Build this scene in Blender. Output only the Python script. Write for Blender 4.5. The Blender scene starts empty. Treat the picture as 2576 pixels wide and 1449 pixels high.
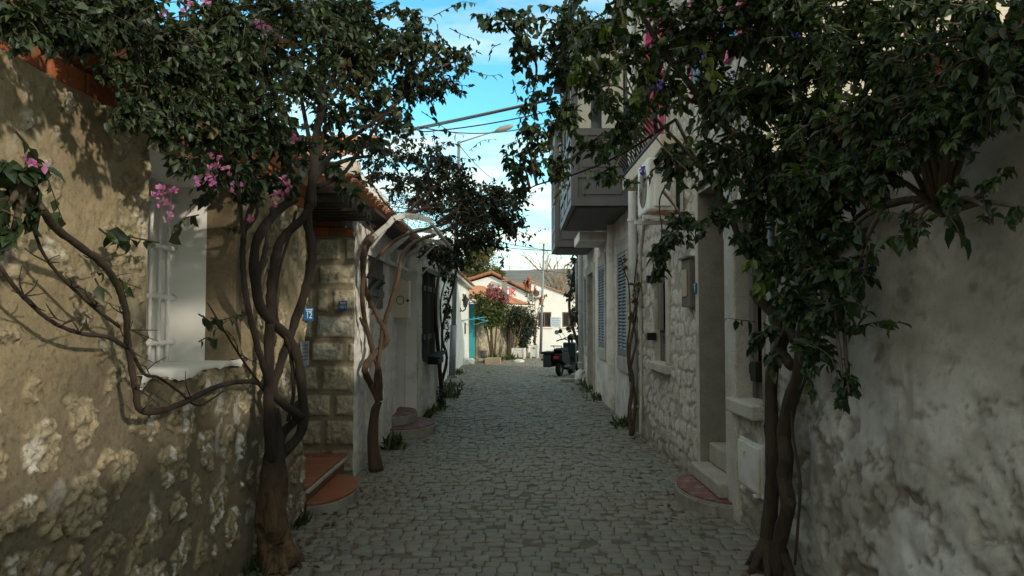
import bpy, math, random
import numpy as np
from mathutils import Vector, Matrix
R = math.radians
sc = bpy.context.scene
C = sc.collection

# ---------------------------------------------------------------- camera, world, sun, exposure
EYE = 1.55
F, CX, CY = 1860.0, 1288.0, 724.5          # photo measured at 2576 x 1449
PITCH, YAW = math.atan(75.5 / F), math.atan(12.0 / F)
cd = bpy.data.cameras.new("camera"); cam = bpy.data.objects.new("camera", cd); C.objects.link(cam)
cam.location = (0, 0, EYE); cam.rotation_euler = (math.pi / 2 + PITCH, 0, -YAW)
cd.sensor_width = 36; cd.lens = 36 * F / 2576; cd.clip_start = 0.05; cd.clip_end = 3000
sc.camera = cam

SUN_EL, SUN_AZ = 20.0, 133.0               # azimuth clockwise from +Y: behind and to the right
sd = bpy.data.lights.new("sun", 'SUN'); sun = bpy.data.objects.new("sun", sd); C.objects.link(sun)
sd.energy = 1.75; sd.angle = R(1.5); sd.color = (1.0, 0.89, 0.72)
S = Vector((math.sin(R(SUN_AZ)) * math.cos(R(SUN_EL)), math.cos(R(SUN_AZ)) * math.cos(R(SUN_EL)), math.sin(R(SUN_EL))))
sun.rotation_euler = (-S).to_track_quat('-Z', 'Y').to_euler()
sun.location = (6, -6, 8)

w = bpy.data.worlds.new("World"); sc.world = w; w.use_nodes = True
nt = w.node_tree; nt.nodes.clear()
def N(nt, t, **kw):
    n = nt.nodes.new(t)
    for k, v in kw.items():
        if k in n.inputs.keys() if isinstance(k, str) else False: n.inputs[k].default_value = v
        else: setattr(n, k, v)
    return n
def mth(nt, op, a, b=None, clamp=False):
    n = nt.nodes.new('ShaderNodeMath'); n.operation = op; n.use_clamp = clamp
    for i, x in enumerate((a, b)):
        if x is None: continue
        if isinstance(x, (int, float)): n.inputs[i].default_value = x
        else: nt.links.new(x, n.inputs[i])
    return n.outputs[0]
def mixc(nt, f, a, b, mode='MIX'):
    n = nt.nodes.new('ShaderNodeMixRGB'); n.blend_type = mode
    for i, x in enumerate((f, a, b)):
        if isinstance(x, (int, float)): n.inputs[i].default_value = x
        elif isinstance(x, (tuple, list)): n.inputs[i].default_value = (*x[:3], 1)
        else: nt.links.new(x, n.inputs[i])
    return n.outputs[0]
sky = N(nt, 'ShaderNodeTexSky', sky_type='NISHITA', sun_disc=False)
sky.sun_elevation = R(SUN_EL); sky.sun_rotation = R(SUN_AZ); sky.air_density = 1.0; sky.dust_density = 0.6; sky.ozone_density = 2.0
tc = N(nt, 'ShaderNodeTexCoord'); sp = N(nt, 'ShaderNodeSeparateXYZ'); nt.links.new(tc.outputs['Generated'], sp.inputs[0])
zc = mth(nt, 'MAXIMUM', sp.outputs[2], 0.03)
za = mth(nt, 'ADD', zc, 0.12)
cb = N(nt, 'ShaderNodeCombineXYZ')
nt.links.new(mth(nt, 'DIVIDE', sp.outputs[0], za), cb.inputs[0]); nt.links.new(mth(nt, 'DIVIDE', sp.outputs[1], za), cb.inputs[1])
mp = N(nt, 'ShaderNodeMapping'); nt.links.new(cb.outputs[0], mp.inputs[0]); mp.inputs['Scale'].default_value = (0.75, 1.5, 1); mp.inputs['Location'].default_value = (2.3, 0.62, 0)
ns = N(nt, 'ShaderNodeTexNoise'); ns.inputs['Scale'].default_value = 1.3; ns.inputs['Detail'].default_value = 7; ns.inputs['Roughness'].default_value = 0.55
nt.links.new(mp.outputs[0], ns.inputs['Vector'])
mr = N(nt, 'ShaderNodeMapRange'); nt.links.new(ns.outputs['Fac'], mr.inputs[0])
mr.inputs[1].default_value = 0.43; mr.inputs[2].default_value = 0.72; mr.inputs[3].default_value = 0; mr.inputs[4].default_value = 0.95
mr2 = N(nt, 'ShaderNodeMapRange'); nt.links.new(sp.outputs[2], mr2.inputs[0])
mr2.inputs[1].default_value = 0.36; mr2.inputs[2].default_value = 0.05; mr2.inputs[3].default_value = -0.35; mr2.inputs[4].default_value = 0.5
cf = mth(nt, 'ADD', mr.outputs[0], mr2.outputs[0], clamp=True)
mr3 = N(nt, 'ShaderNodeMapRange'); nt.links.new(sp.outputs[1], mr3.inputs[0])          # unseen cloud cover added overhead and behind the camera to whiten the shade
mr3.inputs[1].default_value = 0.75; mr3.inputs[2].default_value = 0.15; mr3.inputs[3].default_value = 0; mr3.inputs[4].default_value = 0.85
cf = mth(nt, 'MAXIMUM', cf, mr3.outputs[0])
tint = mixc(nt, 1.0, sky.outputs[0], (0.52, 1.12, 1.08), 'MULTIPLY')
SKYK = 0.15
cl = mixc(nt, cf, tint, (5.4, 5.45, 4.55))
bg = N(nt, 'ShaderNodeBackground'); nt.links.new(cl, bg.inputs[0]); bg.inputs[1].default_value = SKYK
wo = N(nt, 'ShaderNodeOutputWorld'); nt.links.new(bg.outputs[0], wo.inputs[0])
sc.view_settings.view_transform = 'Standard'; sc.view_settings.look = 'None'
sc.view_settings.exposure = 0.80; sc.view_settings.gamma = 1.0; sc.view_settings.use_curve_mapping = False
sc.render.engine = 'CYCLES'

# ---------------------------------------------------------------- measuring: photo point -> place in the scene
_f = Vector((math.sin(YAW) * math.cos(PITCH), math.cos(YAW) * math.cos(PITCH), math.sin(PITCH)))
_r = Vector((math.cos(YAW), -math.sin(YAW), 0)); _u = _r.cross(_f)
def ray(px, py): return _f + _r * ((px - CX) / F) + _u * ((CY - py) / F)
def at(px, py, Y):
    d = ray(px, py); t = Y / d.y; return Vector((d.x * t, Y, EYE + d.z * t))
def onX(px, py, X):
    d = ray(px, py); t = X / d.x; return Vector((X, d.y * t, EYE + d.z * t))
def gz(Y): return -0.012 * max(0.0, Y - 5.0) if Y < 46 else -0.492
def onG(px, py):
    Y = 6.0
    for _ in range(12):
        d = ray(px, py); Y = (EYE - gz(Y)) / -d.z * d.y
    t = Y / d.y; return Vector((d.x * t, Y, gz(Y)))

# ---------------------------------------------------------------- helpers
ORG = {}
def tag(o, label=None, cat=None, group=None, kind=None):
    if label: o['label'] = label
    if cat: o['category'] = cat
    if group: o['group'] = group
    if kind: o['kind'] = kind
    return o
def thing(name, loc, label, cat, group=None):
    o = bpy.data.objects.new(name, None); C.objects.link(o); o.location = loc; o.empty_display_size = 0.1
    ORG[o.name] = Vector(loc); return tag(o, label, cat, group)
def link(name, me, m, parent=None, smooth=False, bevel=0):
    o = bpy.data.objects.new(name, me); C.objects.link(o)
    if m is not None: me.materials.append(m)
    if parent is not None:
        o.parent = parent; ORG[o.name] = ORG[parent.name]
    else: ORG[o.name] = Vector((0, 0, 0))
    if smooth: me.polygons.foreach_set('use_smooth', [True] * len(me.polygons))
    if bevel:
        b = o.modifiers.new('bevel', 'BEVEL'); b.width = bevel; b.segments = 2; b.limit_method = 'ANGLE'
    return o
def centre_origin(o):
    """origin of a one-mesh thing to the bottom centre of its shape"""
    me = o.data; n = len(me.vertices); a = np.empty(n * 3); me.vertices.foreach_get('co', a); a = a.reshape(-1, 3)
    c = (a.min(0) + a.max(0)) / 2; c[2] = a[:, 2].min(); me.vertices.foreach_set('co', (a - c).ravel())
    o.location = o.location + Vector(c); return o
def npmesh(name, V, faces, m, parent=None, attrs=None, smooth=False):
    """faces: list of (k x n) index arrays"""
    V = np.asarray(V, dtype=np.float64)
    if parent is not None: V = V - np.array(ORG[parent.name])
    me = bpy.data.meshes.new(name)
    me.vertices.add(len(V)); me.vertices.foreach_set('co', V.astype(np.float32).ravel())
    li = np.concatenate([f.ravel() for f in faces]).astype(np.int32)
    tot = np.concatenate([np.full(len(f), f.shape[1]) for f in faces]).astype(np.int32)
    st = np.concatenate([[0], np.cumsum(tot)[:-1]]).astype(np.int32)
    me.loops.add(len(li)); me.loops.foreach_set('vertex_index', li)
    me.polygons.add(len(tot)); me.polygons.foreach_set('loop_start', st); me.polygons.foreach_set('loop_total', tot)
    me.update(calc_edges=True); me.validate()
    if attrs:
        for k, a in attrs.items():
            at_ = me.attributes.new(k, 'FLOAT', 'POINT'); at_.data.foreach_set('value', np.asarray(a, dtype=np.float32).ravel())
    return link(name, me, m, parent, smooth)

class MB:
    def __init__(self, M=None): self.v = []; self.f = []; self.M = M
    def add(self, vs, fs):
        b = len(self.v)
        for p in vs:
            p = Vector(p)
            if self.M is not None: p = self.M @ p
            self.v.append(p)
        self.f += [tuple(i + b for i in q) for q in fs]; return self
    def hexa(self, p):   # 8 corners: bottom ring then top ring
        return self.add(p, [(3, 2, 1, 0), (4, 5, 6, 7), (0, 1, 5, 4), (1, 2, 6, 5), (2, 3, 7, 6), (3, 0, 4, 7)])
    def box(self, x0, x1, y0, y1, z0, z1):
        return self.hexa([(x0, y0, z0), (x1, y0, z0), (x1, y1, z0), (x0, y1, z0), (x0, y0, z1), (x1, y0, z1), (x1, y1, z1), (x0, y1, z1)])
    def wbox(self, W, u0, u1, d0, d1, z0, z1):
        return self.hexa([W.pt(u0, d0, z0), W.pt(u1, d0, z0), W.pt(u1, d1, z0), W.pt(u0, d1, z0), W.pt(u0, d0, z1), W.pt(u1, d0, z1), W.pt(u1, d1, z1), W.pt(u0, d1, z1)])
    def quad(self, a, b, c, d): return self.add([a, b, c, d], [(0, 1, 2, 3)])
    def bar(self, a, b, w, h=None):
        """square bar from a to b"""
        a, b = Vector(a), Vector(b); h = h or w; t = (b - a).normalized()
        up = Vector((0, 0, 1)) if abs(t.z) < 0.95 else Vector((0, 1, 0))
        s = t.cross(up).normalized() * (w / 2); u = s.cross(t).normalized() * (h / 2)
        return self.hexa([a - s - u, a + s - u, a + s + u, a - s + u, b - s - u, b + s - u, b + s + u, b - s + u])
    def tube(self, pts, rad, segs=8, cap=True, ridge=0.0):
        pts = [Vector(p) for p in pts]; n = len(pts)
        if not hasattr(rad, '__len__'): rad = [rad] * n
        ref = Vector((0.31, 0.2, 0.93)); vs = []
        for i, p in enumerate(pts):
            t = (pts[min(i + 1, n - 1)] - pts[max(i - 1, 0)])
            t = t.normalized() if t.length > 1e-9 else Vector((0, 0, 1))
            s = t.cross(ref)
            s = s.normalized() if s.length > 1e-3 else t.orthogonal().normalized()
            b = t.cross(s); ref = s.cross(t)
            for k in range(segs):
                a = 2 * math.pi * k / segs; rr_ = rad[i]
                if ridge: rr_ *= 1 + ridge * (math.sin(3 * a + 0.21 * i) * 0.6 + math.sin(5 * a - 0.15 * i + 1.3) * 0.5 + math.sin(8 * a + 0.3 * i) * 0.35)
                vs.append(p + (s * math.cos(a) + b * math.sin(a)) * rr_)
        fs = []
        for i in range(n - 1):
            for k in range(segs):
                k2 = (k + 1) % segs; fs.append((i * segs + k, i * segs + k2, (i + 1) * segs + k2, (i + 1) * segs + k))
        if cap: fs += [tuple(range(segs))[::-1], tuple((n - 1) * segs + k for k in range(segs))]
        return self.add(vs, fs)
    def lathe(self, c, prof, segs=16, axis='z'):
        vs = []
        for r, h in prof:
            for k in range(segs):
                a = 2 * math.pi * k / segs; x, y = r * math.cos(a), r * math.sin(a)
                vs.append({'z': (c[0] + x, c[1] + y, c[2] + h), 'x': (c[0] + h, c[1] + x, c[2] + y), 'y': (c[0] + x, c[1] + h, c[2] + y)}[axis])
        n = len(prof); fs = [(i * segs + k, i * segs + (k + 1) % segs, (i + 1) * segs + (k + 1) % segs, (i + 1) * segs + k) for i in range(n - 1) for k in range(segs)]
        fs += [tuple(range(segs))[::-1], tuple((n - 1) * segs + k for k in range(segs))]
        return self.add(vs, fs)
    def prism(self, poly, off):
        n = len(poly); off = Vector(off); p = [Vector(q) for q in poly]
        return self.add(p + [q + off for q in p], [tuple(range(n))[::-1], tuple(range(n, 2 * n))] + [(i, (i + 1) % n, n + (i + 1) % n, n + i) for i in range(n)])
    def build(self, name, m, parent=None, smooth=False, bevel=0):
        o = ORG[parent.name] if parent is not None else Vector((0, 0, 0))
        me = bpy.data.meshes.new(name); me.from_pydata([p - o for p in self.v], [], self.f); me.update()
        import bmesh
        bm = bmesh.new(); bm.from_mesh(me); bmesh.ops.recalc_face_normals(bm, faces=bm.faces); bm.to_mesh(me); bm.free()
        return link(name, me, m, parent, smooth, bevel)
    def solo(self, name, m, label, cat, group=None, smooth=False, bevel=0):
        return tag(centre_origin(self.build(name, m, None, smooth, bevel)), label, cat, group)

class Wall:
    def __init__(self, x, y, ux, uy, nx, ny):
        l = math.hypot(ux, uy); self.p = Vector((x, y, 0)); self.u = Vector((ux / l, uy / l, 0)); self.n = Vector((nx, ny, 0)).normalized()
    def pt(self, u, d, z): return self.p + self.u * u + self.n * d + Vector((0, 0, z))
    def s(self, px, py, d=0.0):
        r = ray(px, py); o = Vector((0, 0, EYE)); p = self.p + self.n * d
        t = (p - o).dot(self.n) / r.dot(self.n); q = o + r * t
        return (q - self.p).dot(self.u), q.z
WL1 = Wall(-1.6, 0, 0, 1, 1, 0)
WLF = Wall(-1.525, 7.35, -1, 0, 0, -1)                 # cut stone wall facing the camera
WL2 = Wall(-1.53, 7.36, -0.0176, 1, 1, 0.0176)
WL2b = Wall(-1.385, 11.4, 0.038, 1, 1, -0.038)
WL3 = Wall(-1.75, 0, 0, 1, 1, 0)
WR0 = Wall(1.8, 0, 0, 1, -1, 0)
WR1 = WR0
WR2 = Wall(1.81, 10.22, 0.0215, 1, -1, 0.0215)

# numpy noise
def _h(i, j, s):
    n = (i.astype(np.int64) * 374761393 + j.astype(np.int64) * 668265263 + s * 1274126177) & 0xffffffff
    n = ((n ^ (n >> 13)) * 1274126177) & 0xffffffff
    return ((n ^ (n >> 16)) & 0xffff) / 65535.0
def vn(x, y, s=0):
    i, j = np.floor(x), np.floor(y); fx, fy = x - i, y - j; fx = fx * fx * (3 - 2 * fx); fy = fy * fy * (3 - 2 * fy)
    a, b, c, d = _h(i, j, s), _h(i + 1, j, s), _h(i, j + 1, s), _h(i + 1, j + 1, s)
    return (a + (b - a) * fx) * (1 - fy) + (c + (d - c) * fx) * fy
def fbm(x, y, s=0, o=4):
    t = 0; a = 0.5
    for k in range(o): t = t + a * vn(x * 2 ** k + 17.3 * k, y * 2 ** k - 9.1 * k, s + k); a *= 0.5
    return t / (1 - 0.5 ** o)
def worley(x, y, s=0, jit=0.9):
    i0, j0 = np.floor(x), np.floor(y); f1 = np.full(x.shape, 9.0); f2 = np.full(x.shape, 9.0); idd = np.zeros(x.shape)
    for a in (-1, 0, 1):
        for b in (-1, 0, 1):
            i, j = i0 + a, j0 + b
            px = i + 0.5 + jit * (_h(i, j, s) - 0.5); py = j + 0.5 + jit * (_h(i, j, s + 7) - 0.5)
            d = np.hypot(px - x, py - y); r = _h(i, j, s + 13)
            m = d < f1; f2 = np.where(m, f1, np.minimum(f2, d)); idd = np.where(m, r, idd); f1 = np.where(m, d, f1)
    return f1, f2, idd
def ss(x, a, b):
    t = np.clip((x - a) / (b - a), 0, 1); return t * t * (3 - 2 * t)
def frac(x): return x - np.floor(x)

def relief(name, W, u0, u1, z0, z1, hf, m, parent=None, res=0.02, holes=(), d0=0.0, resz=None):
    us = list(np.linspace(u0, u1, max(2, int((u1 - u0) / res)))); zs = list(np.linspace(z0, z1, max(2, int((z1 - z0) / (resz or res)))))
    for h in holes:
        us = [a for a in us if min(abs(a - h[0]), abs(a - h[1])) > res * 0.4] + [h[0], h[1]]
        zs = [a for a in zs if min(abs(a - h[2]), abs(a - h[3])) > res * 0.4] + [h[2], h[3]]
    us = np.array(sorted(a for a in set(us) if u0 - 1e-6 <= a <= u1 + 1e-6)); zs = np.array(sorted(a for a in set(zs) if z0 - 1e-6 <= a <= z1 + 1e-6))
    U, Z = np.meshgrid(us, zs, indexing='ij'); hh, at_ = hf(U, Z)
    for h in holes:
        dx = np.maximum(np.maximum(h[0] - U, U - h[1]), np.maximum(h[2] - Z, Z - h[3])); hh = hh * ss(dx, 0.0, 0.03)
    p, u, n = np.array(W.p), np.array(W.u), np.array(W.n)
    V = p + U[..., None] * u + (hh + d0)[..., None] * n; V[..., 2] += Z
    nu, nz = U.shape; a = np.arange(nu * nz).reshape(nu, nz)
    q = np.stack([a[:-1, :-1], a[1:, :-1], a[1:, 1:], a[:-1, 1:]], -1)
    uc = (us[:-1] + us[1:]) / 2; zc_ = (zs[:-1] + zs[1:]) / 2; Uc, Zc = np.meshgrid(uc, zc_, indexing='ij'); keep = np.ones(Uc.shape, bool)
    for h in holes: keep &= ~((Uc > h[0]) & (Uc < h[1]) & (Zc > h[2]) & (Zc < h[3]))
    q = q[keep]
    nn = np.cross(np.array(W.u), np.array((0, 0, 1.0)))
    if nn.dot(n) < 0: q = q[:, ::-1]
    return npmesh(name, V.reshape(-1, 3), [q], m, parent, {k: v for k, v in at_.items()}, smooth=True)
def reveal(mb, W, h, d, d0=0.0, sides='lrtb'):
    u0, u1, z0, z1 = h
    if 'l' in sides: mb.quad(W.pt(u0, d0, z0), W.pt(u0, d, z0), W.pt(u0, d, z1), W.pt(u0, d0, z1))
    if 'r' in sides: mb.quad(W.pt(u1, d0, z0), W.pt(u1, d, z0), W.pt(u1, d, z1), W.pt(u1, d0, z1))
    if 't' in sides: mb.quad(W.pt(u0, d0, z1), W.pt(u1, d0, z1), W.pt(u1, d, z1), W.pt(u0, d, z1))
    if 'b' in sides: mb.quad(W.pt(u0, d0, z0), W.pt(u1, d0, z0), W.pt(u1, d, z0), W.pt(u0, d, z0))
    return mb

# ---------------------------------------------------------------- materials
def newmat(name):
    m = bpy.data.materials.new(name); m.use_nodes = True; nt = m.node_tree
    return m, nt, nt.nodes['Principled BSDF']
def noise(nt, scale, detail=5, rough=0.6, vec=None):
    n = nt.nodes.new('ShaderNodeTexNoise'); n.inputs['Scale'].default_value = scale; n.inputs['Detail'].default_value = detail; n.inputs['Roughness'].default_value = rough
    if vec is None:
        t = nt.nodes.new('ShaderNodeTexCoord'); vec = t.outputs['Object']
    nt.links.new(vec, n.inputs['Vector']); return n.outputs['Fac']
def rng(nt, x, a, b, c=0.0, d=1.0):
    n = nt.nodes.new('ShaderNodeMapRange'); nt.links.new(x, n.inputs[0])
    for i, v in enumerate((a, b, c, d)): n.inputs[i + 1].default_value = v
    return n.outputs[0]
def bump(nt, bs, h, strength, dist=0.01, nrm=None):
    b = nt.nodes.new('ShaderNodeBump'); b.inputs['Strength'].default_value = strength; b.inputs['Distance'].default_value = dist
    nt.links.new(h, b.inputs['Height'])
    if nrm is not None: nt.links.new(nrm, b.inputs['Normal'])
    nt.links.new(b.outputs[0], bs.inputs['Normal']); return b.outputs[0]
def attr(nt, k):
    n = nt.nodes.new('ShaderNodeAttribute'); n.attribute_name = k; return n.outputs['Fac']
def island(nt):
    n = nt.nodes.new('ShaderNodeNewGeometry'); return n.outputs['Random Per Island']
def mat(name, c1, c2=None, scale=6, rough=0.7, bmp=0.3, bscale=40, bdist=0.004, metal=0.0, isl=0.0, dirt=None, dscale=3, stretch=None):
    m, nt, bs = newmat(name); bs.inputs['Roughness'].default_value = rough; bs.inputs['Metallic'].default_value = metal
    c2 = c2 or tuple(x * 0.7 for x in c1)
    vec = None
    if stretch:
        t = nt.nodes.new('ShaderNodeTexCoord'); mpp = nt.nodes.new('ShaderNodeMapping'); nt.links.new(t.outputs['Object'], mpp.inputs[0]); mpp.inputs['Scale'].default_value = stretch; vec = mpp.outputs[0]
    col = mixc(nt, rng(nt, noise(nt, scale, vec=vec), 0.3, 0.7), c1, c2)
    if isl: col = mixc(nt, 1.0, col, mixc(nt, island(nt), (1 - isl,) * 3, (1 + isl,) * 3), 'MULTIPLY')
    if dirt: col = mixc(nt, rng(nt, noise(nt, dscale, 7, 0.65, vec=vec), 0.5, 0.72, 0, 0.85), col, dirt)
    if bmp >= 0.4:          # gritty surfaces: fine speckle in the colour too
        v = rng(nt, noise(nt, bscale * 1.3, 9, 0.85, vec), 0.30, 0.70, 0.55, 1.35); cbn = nt.nodes.new('ShaderNodeCombineColor')
        for k in range(3): nt.links.new(v, cbn.inputs[k])
        col = mixc(nt, 1.0, col, cbn.outputs[0], 'MULTIPLY')
    nt.links.new(col, bs.inputs['Base Color'])
    if bmp: bump(nt, bs, noise(nt, bscale, 6, vec=vec), bmp, bdist)
    return m
def wallmat(name, mortar, mortar2, sa, sb, stain, flake=(0.75, 0.73, 0.68), rough=0.9, fine=60, bmp=0.5, speck=1.0):
    """mortar..mortar2 and stone sa..sb follow 'tone'; pits and speckle belong to the stones, the render stays smooth"""
    m, nt, bs = newmat(name); bs.inputs['Roughness'].default_value = rough
    big = rng(nt, noise(nt, 2.2, 6, 0.65), 0.35, 0.65); ton = attr(nt, 'tone'); sto = attr(nt, 'stone')
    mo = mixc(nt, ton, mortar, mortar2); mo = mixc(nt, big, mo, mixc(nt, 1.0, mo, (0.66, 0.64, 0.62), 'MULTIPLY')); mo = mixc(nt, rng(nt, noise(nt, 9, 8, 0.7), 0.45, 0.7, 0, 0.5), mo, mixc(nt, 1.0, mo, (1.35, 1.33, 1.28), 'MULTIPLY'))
    st = mixc(nt, ton, sa, sb)
    st = mixc(nt, rng(nt, noise(nt, 16, 7, 0.75), 0.40, 0.70, 0, 0.6), st, tuple(x * 0.5 for x in sb))
    col = mixc(nt, sto, mo, st)
    col = mixc(nt, attr(nt, 'flake'), col, flake)
    col = mixc(nt, attr(nt, 'stain'), col, stain)
    sk = rng(nt, sto, 0, 1, 0.45 * speck, speck)
    v = rng(nt, noise(nt, fine, 10, 0.85), 0.30, 0.70, 0.32, 1.5)
    cbn = nt.nodes.new('ShaderNodeCombineColor')
    for k in range(3): nt.links.new(v, cbn.inputs[k])
    col = mixc(nt, sk, col, mixc(nt, 1.0, col, cbn.outputs[0], 'MULTIPLY'))
    pits = rng(nt, noise(nt, fine * 0.6, 7, 0.8), 0.36, 0.44, 1, 0)
    pk = mth(nt, 'MULTIPLY', pits, sk)
    col = mixc(nt, pk, col, mixc(nt, 1.0, col, (0.38, 0.36, 0.33), 'MULTIPLY')); nt.links.new(col, bs.inputs['Base Color'])
    n1 = bump(nt, bs, noise(nt, fine, 9, 0.8), min(1.0, bmp * 1.6), 0.010); bump(nt, bs, mth(nt, 'MULTIPLY', pk, -1.0), 0.6, 0.006, n1)
    return m
def leafmat(name, a, b, c, trans=0.25, rough=0.42):
    m, nt, bs = newmat(name)
    i = island(nt); cr = nt.nodes.new('ShaderNodeValToRGB'); nt.links.new(i, cr.inputs[0])
    cr.color_ramp.elements[0].color = (*a, 1); cr.color_ramp.elements[1].color = (*c, 1); e = cr.color_ramp.elements.new(0.6); e.color = (*b, 1)
    nt.links.new(cr.outputs[0], bs.inputs['Base Color']); bs.inputs['Roughness'].default_value = rough
    tr = nt.nodes.new('ShaderNodeBsdfTranslucent'); nt.links.new(mixc(nt, 1, cr.outputs[0], (1.3, 1.5, 0.5), 'MULTIPLY'), tr.inputs[0])
    mx = nt.nodes.new('ShaderNodeMixShader'); mx.inputs[0].default_value = trans
    nt.links.new(bs.outputs[0], mx.inputs[1]); nt.links.new(tr.outputs[0], mx.inputs[2]); nt.links.new(mx.outputs[0], nt.nodes['Material Output'].inputs[0])
    return m
def glass(name, c=(0.02, 0.025, 0.03), rough=0.08):
    m, nt, bs = newmat(name); bs.inputs['Base Color'].default_value = (*c, 1); bs.inputs['Roughness'].default_value = rough
    bump(nt, bs, noise(nt, 3, 2), 0.05, 0.02); return m

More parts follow.
